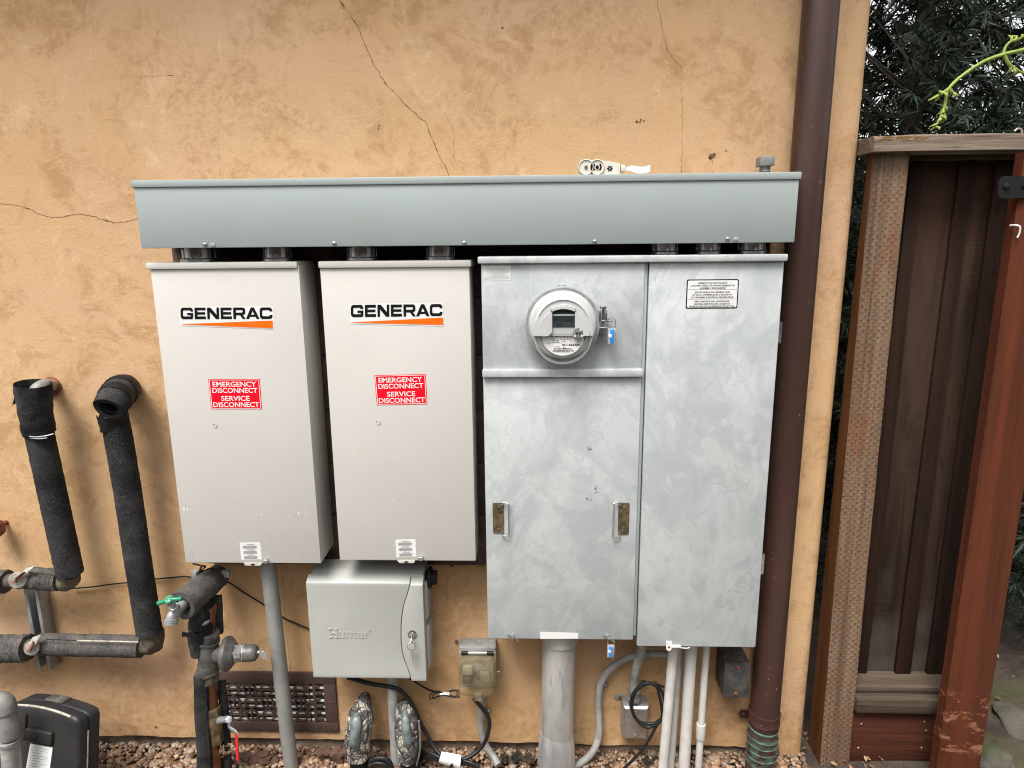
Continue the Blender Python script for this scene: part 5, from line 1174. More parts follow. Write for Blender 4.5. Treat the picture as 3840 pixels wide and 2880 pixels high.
# ================================================================== CRACKED PIPE STUBS
def stub(lab, pix, patch, seed):
    pts = [P(Z3(x, y), d_) for x, y, d_, r_ in pix]; t = thing('pipe_stub', lab, 'pipe stub', pts[-1], 'capped pipe stubs in cracked coating')
    m = MB(); m.tube([pts[0]+Vector((0, .04, -.012))]+pts, [pix[0][3]*.8]+[p[3] for p in pix], 26, rough=.006, sub=7, seed=seed, freq=45); m.build('coating', 'mastic', t)
    pp = [P(Z3(x, y), d_) for x, y, d_, r_ in patch]; m = MB(); m.tube(pp, [p[3] for p in patch], 18, sub=6, rough=.002, freq=40, seed=seed); m.build('copper_pipe', 'patina', t)
    b_ = pts[-1]; m = MB(); m.tube([b_+Vector((0, .004, .016)), b_+Vector((.002, .002, -.03)), b_+Vector((.004, 0, -.12))], pix[-1][3]*.92, 20, rough=.003, seed=seed, freq=30); m.build('sleeve', 'tape', t)
    return t
stub('cracked coated pipe stub left of the thin grey timer pipe', [(540, 1135, .03, .017), (535, 1180, .055, .030), (520, 1260, .075, .036), (505, 1370, .088, .037), (500, 1470, .092, .036), (508, 1560, .09, .032)], [(495, 1235, .098, .006), (490, 1290, .112, .0145), (483, 1380, .1225, .017), (480, 1450, .125, .016), (486, 1520, .119, .007)], 3)
stub('cracked coated pipe stub right of the thin grey timer pipe', [(870, 1165, .03, .015), (872, 1205, .055, .028), (878, 1290, .078, .033), (885, 1400, .088, .035), (892, 1490, .09, .034), (900, 1580, .088, .030)], [(868, 1200, .078, .006), (872, 1280, .106, .011), (880, 1380, .117, .014), (888, 1450, .119, .0135), (895, 1520, .117, .006)], 8)
m = MB(); m.tube([P(Z3(*p), .09) for p in ((600, 1330), (585, 1420), (578, 1520), (590, 1640), (596, 1720))], .0055, 10); tag(m.build('copper_tube', 'patina'), 'thin green-stained copper tube beside the left cracked pipe stub', 'pipe')
m = MB(); m.tube([P(Z3(*p), .10) for p in ((975, 1290), (985, 1400), (985, 1500), (970, 1590), (940, 1680))], .0030, 8); tag(m.build('grey_wire', 'ductgrey'), 'thin grey wire running down beside the right cracked pipe stub', 'wire')

# ================================================================== INSULATED PIPES, LEFT
DI = .085; rI = .0335
def foamtube(par, name, pts, r, mat='foam', seed=0, rough=.0012, seg=26, sub=24):
    m = MB(); m.tube(pts, r, seg, rough=rough, seed=seed, freq=110, sub=sub); return m.build(name, mat, par)
# left riser
ta, tb = P(R4(225, 1110), DI), P(Z1(455, 400), DI); xA = .5*(-.7925-.7795)*(CAM_D-DI)
la = thing('insulated_pipe', 'left black foam insulated riser with a bent grey pipe at its open top', 'insulated pipe', tb, 'foam insulated pipes')
top = P(R4(215, 880), DI+.02)
a_ = P(R4(255, 1150), DI); foamtube(la, 'foam_sleeve', [a_, a_.lerp(tb, .5), tb], rI, sub=40)
m = MB(); m.tube([P(R4(210, 826), DI+.012), P(R4(220, 940), DI+.009), P(R4(238, 1040), DI+.004), P(R4(252, 1140), DI)], [.042, .0405, .038, .036], 28, rough=.004, freq=35, seed=2, caps=False); 
m.tube([P(R4(214, 900), DI+.010), P(R4(222, 950), DI+.009), P(R4(238, 1040), DI+.004)], [.030, .030, .031], 20, rough=.003, freq=35, seed=2); m.build('top_foam', 'foam', la)
m = MB()
for a, b_, r in (((238, 1075), (248, 1115), .0385), ((246, 1110), (256, 1150), .0375)):
    m.tube([P(R4(*a), DI+.004), P(R4((a[0]+b_[0])/2, (a[1]+b_[1])/2), DI+.004), P(R4(*b_), DI+.004)], r, 26, rough=.003, freq=60, seed=5)
for pts in (((150, 870), (95, 960), (80, 965), (95, 900), (98, 840), (130, 830)), ((130, 1000), (150, 1130), (190, 1300), (172, 1200), (155, 1150), (128, 1030))):
    m.poly([P(R4(*p), DI+.025) for p in pts], .003)
m.build('tape', 'tape', la)
m = MB(); m.tube([P(R4(160, 1158), DI+.036), P(R4(215, 1172), DI+.042), P(R4(280, 1168), DI+.042), P(R4(348, 1152), DI+.034)], .0018, 8); m.tube([P(R4(195, 1180), DI+.036), P(R4(250, 1184), DI+.042), P(R4(305, 1178), DI+.038)], .0015, 8); m.build('wire_tie', 'zinc', la)
m = MB(); m.tube([P(R4(325, 845), -.02), P(R4(318, 842), .03), P(R4(290, 840), .065), P(R4(268, 850), .080), P(R4(240, 872), .090), P(R4(228, 930), .092)], .0175, 18); m.build('elbow_pipe', 'ductgrey', la)
m = MB(); c = P(R4(335, 845), .004); m.lathe([(.021, 0), (.026, .002), (.026, .008), (.021, .012)], (c.x, -.0006, c.z), (0, -1, 0), 22); m.build('wall_seal', 'rusty', la)
m = MB(); m.tube([P(Z1(455, 395), DI), P(Z1(452, 430), DI-.005), P(Z1(425, 452), DI-.012), P(Z1(380, 440), DI-.02)], [.024, .027, .026, .022], 18, rough=.004, freq=60); m.build('bottom_elbow', 'crust', la)
# upper branch to the left
DB = .075
hb = thing('insulated_pipe', 'short upper horizontal foam insulated pipe leaving the left edge', 'insulated pipe', P(Z1(280, 430), DB), 'foam insulated pipes')
foamtube(hb, 'foam_sleeve', [P(Z1(390, 440), DB), P(Z1(330, 438), DB), P(Z1(180, 425), DB)], [.030, .031, .030], 'foamdust', 3, .003)
foamtube(hb, 'foam_sleeve', [P(Z1(45, 452), DB), P(Z1(-60, 448), DB), P(Z1(-300, 440), DB)], .0315, 'foamdust', 4, .003)
m = MB(); m.tube([P(Z1(200, 430), DB), P(Z1(100, 445), DB), P(Z1(20, 452), DB)], .020, 16); m.build('pipe', 'crust', hb)
m = MB(); m.tube([P(Z1(190, 392), DB+.0285), P(Z1(270, 402), DB+.030), P(Z1(380, 412), DB+.0285)], .0014, 6); m.build('seam', 'tape', hb)
# right riser
lb = thing('insulated_pipe', 'right black foam insulated riser with a bent foam elbow on top', 'insulated pipe', P(Z1(985, 790), DI), 'foam insulated pipes')
a_, b_ = P(R4(752, 1085), DI), P(Z1(968, 775), DI); foamtube(lb, 'foam_sleeve', [a_, a_.lerp(b_, .3)+Vector((.002, 0, 0)), a_.lerp(b_, .7), b_], rI, seed=6, sub=30)
# elbow foam: a fat tube coming out of the wall and turning down, cut open
el = [P(R4(806, 868), -.02), P(R4(800, 864), .03), P(R4(782, 875), .078), P(R4(748, 918), .114), P(R4(716, 965), .140), P(R4(704, 987), .149)]
m = MB(); m.tube(el, [.040, .040, .040, .0395, .038, .036], 30, rough=.002, freq=60, seed=9, caps=False); m.tube(el[2:], [.022, .022, .023, .023], 20, rough=.001, freq=60, seed=9, caps=False)
t0 = (el[-1]-el[-2]+Vector((0, -.004, 0))).normalized(); a_ = t0.orthogonal().normalized(); b2 = t0.cross(a_); bb = bmesh.new(); n = 30
vo = [bb.verts.new(el[-1]+(a_*cos(2*pi*k/n)+b2*sin(2*pi*k/n))*.036) for k in range(n)]; vi = [bb.verts.new(el[-1]+(a_*cos(2*pi*k/n)+b2*sin(2*pi*k/n))*.0225) for k in range(n)]
for k in range(n): bb.faces.new((vo[k], vo[(k+1) % n], vi[(k+1) % n], vi[k]))
m._join(bb); m.build('elbow_foam', 'foam', lb)
m = MB(); m.lathe([(.021, 0), (.001, .001)], el[-2]+t0*(-.02), t0, 20); m.build('elbow_hollow_shade', 'void', lb)  # black disc paints the shade inside the elbow
m = MB()
for i, k in ((2, .0425), (3, .0418)):
    a, b_ = el[i]-(el[i]-el[i-1])*.22, el[i]+(el[i+1]-el[i])*.22; m.tube([a, el[i], b_], k, 28, rough=.001, freq=60, caps=True)
m.tube([P(R4(745, 985), DI+.012), P(R4(738, 1040), DI+.006), P(R4(742, 1085), DI), P(R4(750, 1120), DI)], [.030, .034, .0355, .036], 26, rough=.004, freq=50, seed=3)
m.poly([P(R4(*p), .118) for p in ((640, 870), (662, 830), (675, 868), (655, 900))], .002); m.poly([P(R4(*p), .112) for p in ((620, 1030), (655, 1075), (640, 1085), (628, 1060))], .002); m.build('tape', 'tape', lb)
m = MB(); m.tube([P(R4(665, 1055), DI+.03), P(R4(690, 1045), DI+.04), P(R4(720, 1048), DI+.04)], [.002, .004, .002], 8); m.build('tape_glint', 'darkmetal', lb)
m = MB(); m.tube([P(Z1(985, 745), DI-.006), P(Z1(992, 800), DI-.008), P(Z1(985, 850), DI-.010), P(Z1(935, 875), DI-.012)], [.026, .029, .029, .024], 20, rough=.006, freq=60, seed=4); m.build('bottom_elbow', 'crust', lb)
# lower branch
hl = thing('insulated_pipe', 'long lower horizontal foam insulated pipe with a pale split seam', 'insulated pipe', P(Z1(600, 865), DB), 'foam insulated pipes')
foamtube(hl, 'foam_sleeve', [P(Z1(920, 872), DB), P(Z1(700, 866), DB), P(Z1(480, 862), DB), P(Z1(255, 858), DB)], .0305, 'foamdust', 11, .0025)
foamtube(hl, 'foam_sleeve', [P(Z1(185, 880), DB), P(Z1(100, 884), DB), P(Z1(-50, 885), DB), P(Z1(-300, 885), DB)], .0375, 'foamdust', 12, .004)
m = MB(); m.tube([P(Z1(290, 860), DB), P(Z1(215, 868), DB), P(Z1(150, 875), DB)], .020, 16); m.build('pipe', 'crust', hl)
m = MB(); m.tube([P(Z1(500, 835), DB+.0295), P(Z1(700, 838), DB+.0300), P(Z1(898, 843), DB+.0295)], .0020, 6); m.tube([P(Z1(300, 824), DB+.0285), P(Z1(400, 829), DB+.029), P(Z1(500, 833), DB+.029)], .0012, 6, mi=1); m.build('seam', ['seam', 'tape'], hl)
# strut channel with two pipe clamps
s0, s1 = P(Z1(240, 470), .02), P(Z1(312, 1010), .02); sxm = (s0.x+s1.x)/2; zt_, zb_ = s0.z, P(Z1(320, 1020), .035).z
st = thing('strut_channel', 'galvanised slotted steel strut behind the insulated pipes', 'strut channel', (sxm, -.02, zb_))
m = MB(); W2 = .0205
m.box(sxm-W2, sxm+W2, -.003, -.0004, zb_, zt_, .0004)
for s_ in (-1, 1): m.box(sxm+s_*W2-.0013, sxm+s_*W2+.0013, -.038, -.0031, zb_, zt_, .0006); m.box(sxm+s_*(W2-.005)-.005, sxm+s_*(W2-.005)+.005, -.0405, -.0382, zb_, zt_, .0006)
m.mi = 1
k = zt_-.02
while k > zb_+.03:
    m.poly([Vector((sxm+x, -.0034, k+z_)) for x, z_ in rounded(-.006, .006, -.013, .013, .0055, 4)], 0); k -= .048
m.build('channel', ['galv', 'stucco'], st)
def clampf(lab, p, p2, d, rc):
    c = P(p, d); t = thing('pipe_clamp', lab, 'pipe clamp', c, 'rusty pipe clamps on the strut'); ax_ = Vector((.42, -1, .25))
    m = MB(); m.lathe([(rc*.3, .006), (rc*.94, .004), (rc, 0), (rc*.97, -.005), (rc*.5, -.006)], c, ax_, 26); m.lathe([(rc*1.05, -.009), (rc*1.05, -.013), (rc*.5, -.014), (rc*.5, -.008)], c+Vector((.003, 0, -.005)), ax_, 26, closed=True); m.build('disc', 'clamp', t)
    e = P(p2, d-.01); m = MB(); up = (e-c); sd = Vector((.013, 0, .004)); n_ = Vector((.0, -.010, 0))
    m.hexa([c-sd*.8+n_, c+sd*.8+n_, e+sd+n_*.5, e-sd+n_*.5, c-sd*.8+n_*.6, c+sd*.8+n_*.6, e+sd, e-sd], .0006); m.build('strap', 'clamp', t)
    m = MB(); g_ = c+up*.35+n_*1.04; m.tube([c+up*.05+n_*1.12, g_, c+up*.7+n_*1.0], [.006, .009, .004], 10, flat=.25, rough=.003, freq=150); m.lathe([(.0045, 0), (.0045, .004), (.0005, .004)], c+n_*1.1, ax_, 6); m.build('rust_patch', 'rusty', t)
clampf('white rusty disc clamp on the upper horizontal pipe', Z1(116, 440), Z1(205, 352), DB+.034, .0225)
clampf('rusty clamp on the lower horizontal pipe, in front of the strut', Z1(207, 882), Z1(245, 800), DB+.040, .0195)
# thin wire along the wall
wpts = [Z1(470, 495), Z1(600, 485), Z1(720, 468), Z1(860, 454), Z1(1015, 434), Z1(1130, 424), Z2(240, 347), Z2(350, 335), Z2(440, 345), Z2(560, 345), Z2(660, 376), Z2(770, 450), Z2(890, 522), Z2(1035, 618), Z2(1120, 658), Z2(1215, 697)]
m = MB(); m.tube([P(p, .008) for p in wpts], .0022, 8); tag(m.build('wall_wire', 'cable'), 'thin black wire strung along the wall behind the pipes to the timer', 'wire')
# red valve wheel cut by the left edge
c = P(Z1(-15, 110), .045); t = thing('red_valve', 'rusty red valve handle just peeking in at the left edge', 'valve', c)
m = MB(); m.sphere(c+Vector((-.012, 0, 0)), .026, 3, (1, 1, 1.1), .25, 30); m.build('hand_wheel', 'rusty', t); m = MB(); m.cyl(c+Vector((-.012, .0445, 0)), c+Vector((-.012, -.012, 0)), .008, seg=12); m.build('stem', 'rusty', t)

# ================================================================== TOOL CASE
def onz(p, z): r_ = ray(*p); D = (z-CAM_Z)/r_.z; return Vector((r_.x*D, D-CAM_D, z))
ZT = .285
A_, B_, C_ = onz(Z1(45, 1235), ZT), onz(Z1(508, 1335), ZT), None
ux_ = (B_-A_); Lw = ux_.length; ux_.normalize(); vy_ = Vector((-ux_.y, ux_.x, 0))
if vy_.y < 0: vy_ = -vy_
RT = Matrix.Translation(A_) @ Matrix(((ux_.x, vy_.x, 0, 0), (ux_.y, vy_.y, 0, 0), (0, 0, 1, 0), (0, 0, 0, 1))) @ Matrix.Rotation(radians(-11), 4, 'X') @ Matrix.Translation((0, 0, -ZT))
tc = thing('tool_case', 'dusty black plastic tool case leaning by the wall at the lower left', 'tool case', A_*1)
def shell(name, y0, y1, infl, mat, z0=.015, crown=.008):
    b = bmesh.new(); L = []
    def outline(ins):
        pts = []; W0, W1, T1, r_ = -.0+ins+infl, Lw-ins-infl, ZT-ins-infl, .018
        for k in range(13):
            t_ = k/12; x = W0+r_+(W1-W0-2*r_)*t_; pts.append((x, T1+crown*(1-(2*t_-1)**2)-crown*.3))
        pts += [(W1-r_*.3, T1-r_*.32-crown*.3), (W1, T1-r_-crown*.3), (W1, z0), (W0, z0), (W0, T1-r_-crown*.3), (W0+r_*.3, T1-r_*.32-crown*.3)]; return pts
    for ins, y in ((.008, y0), (.002, y0+.004), (0, y0+.009), (0, y1)): L.append([b.verts.new(RT @ Vector((x, y, z))) for x, z in outline(ins)])
    for a, c in zip(L, L[1:]):
        n = len(a)
        for k in range(n): b.faces.new((a[k], a[(k+1) % n], c[(k+1) % n], c[k]))
    b.faces.new(L[0]); b.faces.new(L[-1][::-1]); bmesh.ops.recalc_face_normals(b, faces=b.faces[:]); mm = MB(); mm._join(b)
    return mm.build(name, mat, tc, ang=50)
fs_ = shell('front_shell', 0, .030, 0, 'casebody'); shell('back_shell', .032, .068, .001, 'casebody')
m = MB(); m.box(.08*Lw/.25, .17*Lw/.25, -.012, .004, ZT-.085, ZT-.05, .006, 3, mat=RT); m.box(.055*Lw/.25, .075*Lw/.25, -.006, .004, ZT-.09, ZT-.018, .004, 2, mat=RT); m.build('latch', 'casebody', tc)
m = MB(); pts = []
for k in range(15):
    t_ = k/14; pts.append(RT @ Vector((.03+(Lw-.06)*t_, .004, ZT+.008*(1-(2*t_-1)**2)-.0024-.0015)))
m.tube(pts, .003, 8, sub=1); m.build('rim_highlight', 'seam', tc)  # pale tube draws the highlight along the case's top edge
m = MB(); m.tube([RT @ Vector((Lw+.0003, .031, z)) for z in (ZT-.05, .1, 0)], .0022, 8); m.build('seam', 'seam', tc)
m = MB(); m.box(.09, .15, .034, .066, ZT+.002, ZT+.010, .004, 3, mat=RT); m.build('hinge_cover', 'casedust', tc)
def ony(p):          # pixel -> the case's front face
    r_ = ray(*p); o_ = Vector((0, -CAM_D, CAM_Z)); n_ = RT.to_3x3() @ Vector((0, 1, 0)); k = (A_-o_).dot(n_)/r_.dot(n_); return o_+r_*k
q = [ony(Z1(*p)) for p in ((200, 1500), (345, 1527), (165, 1700), (318, 1720))]; lab = plate(q, .002).build('paper_label', 'paper', tc)
m = MB(); rnd = random.Random(4); nn = -vy_*.0026
for k in range(9):
    v = .93-k*.085; u1 = .85-.35*rnd.random()*(k % 3); m.poly([bil(q, u, w_)+nn for u, w_ in ((.10, v), (u1, v), (u1, v-.016), (.10, v-.016))])
m.build('printed_lines', 'pvcold', lab)
# grey pipe standing in front of the case
gp = thing('grey_fitting_pipe', 'grey jointed pipe with a rounded elbow in front of the tool case', 'pipe', onz(Z1(70, 1659), .12))
dd = .27
m = MB(); m.tube([P(Z1(-60, 1235), dd), P(Z1(0, 1262), dd), P(Z1(40, 1320), dd), P(Z1(62, 1400), dd), P(Z1(64, 1450), dd)], [.021, .021, .0235, .0255, .025], 24); m.lathe([(.024, 0), (.0285, .001), (.0285, .008), (.024, .010)], P(Z1(64, 1488), dd), (0, 0, 1), 28); m.build('elbow', 'ductgrey', gp)
m = MB(); a, b_ = P(Z1(64, 1470), dd), P(Z1(78, 1660), dd); m.tube([a, a.lerp(b_, .5), b_, b_+(b_-a)*1.2], .0215, 24); m.build('pipe', 'pvcold', gp)
m = MB(); m.tube([P(Z1(-30, 1225), dd), P(Z1(20, 1240), dd), P(Z1(38, 1290), dd)], .0255, 22); m.build('collar', 'ductgrey', gp)

# ================================================================== PRESSURE REGULATOR ASSEMBLY
DRg = .13
pr = thing('water_regulator', 'grey cast water pressure regulator on a foam wrapped supply pipe', 'pressure regulator', P(Z2(560, 1640), DRg))
def zp(x, y, d=DRg): return P(Z2(x, y), d)
m = MB(); m.tube([zp(535, 540), zp(520, 700), zp(518, 850)], .0155, 18); m.tube([zp(523, 1000), zp(540, 1140), zp(545, 1300)], .0158, 20, mi=0); m.build('copper_pipe', 'copper', pr)
m = MB(); m.tube([zp(520, 790), zp(520, 870), zp(520, 950)], [.024, .028, .025], 24, rough=.002, freq=40); m.tube([zp(500, 860), zp(570, 868), zp(620, 870)], [.019, .022, .025], 24); m.tube([zp(516, 940), zp(515, 1000)], .027, 24)
m.build('valve_body', 'darkmetal', pr)
axr = Vector((1, .06, .01)).normalized(); c = zp(655, 868, DRg+.0)
m = MB(); m.lathe([(.030, -.012), (.043, -.010), (.046, -.005), (.046, .003), (.042, .007), (.032, .014), (.027, .020)], c, axr, 40); m.build('flange', 'darkmetal', pr)
m = MB(); m.cyl(c+axr*.018, c+axr*.044, .026, .0255, 6, .002); m.lathe([(.0225, .043), (.023, .066), (.021, .075), (.017, .079), (.007, .080)], c, axr, 30); m.build('bonnet', 'darkmetal', pr)
m = MB(); m.cyl(c+axr*.0435, c+axr*.0455, .0235, seg=28); m.box(-.009, .009, -.0006, .0006, -.008, .006, 0, mat=Matrix.Translation(c+axr*.034+Vector((0, -.0235, .008)))); m.build('chipped_paint', 'clamp', pr)
e_ = c+axr*.080; m = MB(); m.cyl(e_, e_+axr*.018, .0055, seg=12); m.box(e_.x+.007, e_.x+.012, e_.y-.007, e_.y+.007, e_.z-.006, e_.z+.008, .001); m.build('adjusting_screw', 'clamp', pr)
m = MB(); m.poly([e_+Vector(v) for v in ((.010, -.010, .008), (.028, -.010, .010), (.030, -.010, -.020), (.020, -.010, -.012), (.012, -.010, -.008))], .001); m.build('seal_wire', 'galv', pr)
m = MB(); c2 = zp(525, 742); ax2 = Vector((.25, -.1, 1)).normalized(); m.cyl(c2-ax2*.014, c2+ax2*.014, .026, .026, 8, .002); m.cyl(c2-ax2*.022, c2-ax2*.014, .029, seg=28, bev=.001); m.build('union_nut', 'darkmetal', pr)
m = MB(); c2 = zp(513, 1030); m.cyl(c2+Vector((0, 0, -.014)), c2+Vector((0, 0, .012)), .0305, .0305, 8, .003); m.cyl(c2+Vector((0, 0, .012)), c2+Vector((0, 0, .020)), .032, seg=30, bev=.002); m.build('lower_union', 'crust', pr)
m = MB(); c2 = zp(542, 1245); m.lathe([(.0158, -.004), (.0178, 0), (.0158, .004)], c2, (0, 0, 1), 24); m.build('solder_ring', 'zinc', pr)
m = MB(); c2 = zp(552, 1300); m.cyl(c2+Vector((0, 0, .005)), c2+Vector((0, 0, .030)), .0225, .0225, 6, .002); m.lathe([(.019, -.050), (.0215, -.040), (.0225, .0), (.021, .006)], c2, (0, 0, 1), 28); m.cyl(c2+Vector((0, 0, -.085)), c2+Vector((0, 0, -.050)), .0215, .020, 6, .002); m.build('ball_valve', 'brass', pr)
m = MB(); c2 = zp(556, 1480); m.tube([c2+Vector((0, 0, .03)), c2, zp(566, 1600), zp(572, 1720)], .0165, 18); m.build('lower_pipe', 'copper', pr)
m = MB(); s_ = zp(600, 1330, DRg+.012); m.tube([zp(585, 1332, DRg), s_, zp(650, 1320, DRg+.025)], [.009, .010, .0085], 12); m.cyl(zp(652, 1325, DRg+.022), zp(660, 1325, DRg+.05), .0095, seg=6, bev=.001); m.build('valve_stem', 'galv', pr)
h0, h1, h2, h3 = zp(668, 1310, DRg+.045), zp(664, 1375, DRg+.045), zp(712, 1412, DRg+.055), zp(722, 1600, DRg+.06)
m = MB(); m.tube([h0, h1, h2, h2+(h3-h2)*.12], [.007, .008, .0075, .0065], 10, flat=.4, sub=3); lv = m.build('lever_arm', 'galv', pr)
m = MB(); m.tube([h2+(h3-h2)*.0, h2+(h3-h2)*.3, h2+(h3-h2)*.7, h3], [.0068, .0078, .0078, .007], 12, flat=.5); m.build('lever_grip', 'lever', pr)
# dry debris caught on the pipe
m = MB(); rnd = random.Random(12)
for k in range(16):
    c0 = zp(rnd.uniform(585, 690), rnd.uniform(1500, 1590), DRg+rnd.uniform(-.01, .03)); s = rnd.uniform(.006, .018); u = Vector((rnd.gauss(0, 1), rnd.gauss(0, 1), rnd.gauss(0, 1))).normalized(); v_ = u.orthogonal().normalized()
    m.poly([c0-u*s, c0+v_*s*.3, c0+u*s, c0-v_*s*.3], .001, u.cross(v_))
tag(m.build('dry_leaf_litter', 'litter'), 'dry curled leaves and scraps caught beside the red lever valve', 'dry leaves')
# foam pieces on the supply pipe: hollow half sleeves as lumpy bent strips
def strip(par, name, cpts, w_, th, mat='foam', bow=.4, seed=0, d0=None):
    """a curved slab of foam: centreline points, width, thickness; bowed round the pipe"""
    b = bmesh.new(); rows = []; N1 = 8; L = []
    for i in range(len(cpts)-1):
        for k in range(8): L.append(cpts[i].lerp(cpts[i+1], k/8))
    L.append(cpts[-1])
    for i, c0 in enumerate(L):
        row_f, row_b = [], []
        for k in range(N1+1):
            t_ = k/N1*2-1; ww = (w_[0]+(w_[1]-w_[0])*i/(len(L)-1))/2; off = Vector((t_*ww, bow*ww*t_*t_, 0)); j = noise.noise((c0+off)*50+Vector((seed, 0, 0)))*.003
            row_f.append(b.verts.new(c0+off+Vector((0, -j, j*1.3 if i in (0, len(L)-1) else 0)))); row_b.append(b.verts.new(c0+off*(1-.15)+Vector((0, th-j, 0))))
        rows.append((row_f, row_b))
    for (f0, b0), (f1, b1) in zip(rows, rows[1:]):
        for k in range(N1): b.faces.new((f0[k], f0[k+1], f1[k+1], f1[k])); b.faces.new((b0[k], b1[k], b1[k+1], b0[k+1]))
        b.faces.new((f0[0], f1[0], b1[0], b0[0])); b.faces.new((f0[-1], b0[-1], b1[-1], f1[-1]))
    for (f0, b0) in (rows[0], rows[-1]):
        for k in range(N1): b.faces.new((f0[k], b0[k], b0[k+1], f0[k+1]))
    bmesh.ops.recalc_face_normals(b, faces=b.faces[:]); mm = MB(); mm._join(b); return mm.build(name, mat, par, ang=60)
strip(pr, 'foam_sleeve', [zp(448, 1040, DRg+.035), zp(455, 1300, DRg+.035), zp(470, 1560, DRg+.035), zp(480, 1720, DRg+.035)], (.036, .040), .012, bow=.5, seed=1)
strip(pr, 'foam_sleeve', [zp(597, 1075, DRg-.015), zp(615, 1250, DRg-.015), zp(628, 1480, DRg-.01), zp(635, 1720, DRg-.01)], (.022, .026), .014, bow=.5, seed=2)
strip(pr, 'foam_sleeve', [zp(430, 560, DRg+.03), zp(425, 640, DRg+.034), zp(415, 720, DRg+.034)], (.048, .044), .012, bow=.5, seed=3)
strip(pr, 'foam_sleeve', [zp(400, 740, DRg+.034), zp(408, 830, DRg+.032), zp(425, 905, DRg+.028)], (.032, .030), .012, bow=.5, seed=4)
strip(pr, 'foam_sleeve', [zp(560, 480, DRg-.03), zp(568, 600, DRg-.03), zp(575, 740, DRg-.03)], (.030, .028), .014, bow=.4, seed=5)
m = MB(); m.tube([zp(470, 480), zp(485, 590), zp(490, 700), zp(480, 770)], [.027, .029, .028, .024], 20, rough=.003, freq=40); m.poly([zp(*p, DRg+.05) for p in ((335, 720), (400, 735), (400, 755), (350, 752), (338, 757))], .003); m.build('tape', 'tape', pr)
m = MB(); m.tube([zp(482, 672, DRg+.040), zp(505, 655, DRg+.040), zp(528, 640, DRg+.036)], [.004, .008, .004], 8, flat=.5); m.build('tape_glint', 'galv', pr)
# foam-wrapped hose tap
ft = thing('hose_tap', 'outdoor hose tap with a green cross handle in a foam sleeve', 'tap', zp(265, 600, .25))
a, b_ = zp(590, 330, .045), zp(300, 565, .215)
m = MB(); ax_ = (b_-a); f0 = [a-ax_*.02, a+ax_*.3, a+ax_*.65, a+ax_*.9]; m.tube(f0, [.031, .036, .038, .0385], 30, rough=.003, freq=40, seed=7, caps=False)
m.tube([a+ax_*.45, a+ax_*.7, a+ax_*.895], .025, 22, rough=.002, freq=40, seed=8, caps=False); e1 = a+ax_*.9; t0 = ax_.normalized(); o1 = t0.orthogonal().normalized(); o2 = t0.cross(o1); bb = bmesh.new(); n = 30
vo = [bb.verts.new(e1+(o1*cos(2*pi*k/n)+o2*sin(2*pi*k/n))*.0385) for k in range(n)]; vi = [bb.verts.new(e1-t0*.002+(o1*cos(2*pi*k/n)+o2*sin(2*pi*k/n))*.0245) for k in range(n)]
for k in range(n): bb.faces.new((vo[k], vo[(k+1) % n], vi[(k+1) % n], vi[k]))
m._join(bb); m.build('foam_sleeve', 'foamdust', ft)
m = MB(); m.lathe([(.024, 0), (.001, .001)], a+ax_*.6, t0, 20); m.build('hollow', 'void', ft)  # black disc paints the shade deep in the sleeve
m = MB(); m.tube([a+ax_*.5, a+ax_*.85, a+ax_*1.0], .013, 14); m.tube([a+ax_*.96, zp(270, 600, .228), zp(262, 632, .232)], [.013, .0125, .0125], 16, sub=4); 
sc1, sc2 = zp(263, 625, .232), zp(261, 655, .236); m.lathe([(.0135, .0), (.0165, .001), (.0165, .005), (.0150, .006), (.0165, .007), (.0165, .010), (.0150, .011), (.0165, .012), (.0160, .016), (.0115, .016), (.0110, .004), (.0005, .004)], sc1, (sc2-sc1), 24)
m.build('spout', 'galv', ft)
hc, hd = zp(248, 497, .255), zp(292, 560, .23); axh = (hc-hd).normalized()
m = MB(); m.cyl(hd, hd+axh*.016, .0125, .0125, 6, .001); m.cyl(hd+axh*.012, hc, .008, seg=14); m.build('bonnet_nut', 'galv', ft)
m = MB(); l_, r_ = zp(170, 522, .258), zp(335, 488, .252); m.tube([l_, l_.lerp(hc, .55), hc, hc.lerp(r_, .45), r_], [.0058, .0050, .0085, .0050, .0058], 12); m.lathe([(.011, -.004), (.0118, 0), (.010, .004)], hc, axh, 20); m.build('handle', 'green', ft)
m = MB(); m.lathe([(.006, .003), (.006, .006), (.002, .007)], hc, axh, 12); m.build('handle_screw', 'zinc', ft)
m = MB(); rnd = random.Random(21)
for k in range(12):
    c0 = zp(490+rnd.uniform(-30, 60), 285+rnd.uniform(-25, 15), .06); m.tube([c0, c0+Vector((rnd.uniform(-.02, .02), rnd.uniform(-.02, .0), rnd.uniform(-.012, .012))), c0+Vector((rnd.uniform(-.04, .03), rnd.uniform(-.02, 0), rnd.uniform(-.022, .010)))], rnd.uniform(.0012, .0026), 6, sub=3)
m.build('frayed_tape', 'tape', ft)
m = MB(); c0 = zp(430, 318, .05); m.box(c0.x-.008, c0.x+.008, -.06, -.04, c0.z-.010, c0.z+.010, .002); c0 = zp(640, 305, .06); m.box(c0.x-.010, c0.x+.012, -.068, -.055, c0.z-.014, c0.z+.006, .002); m.build('pipe_tag', 'galv', ft)

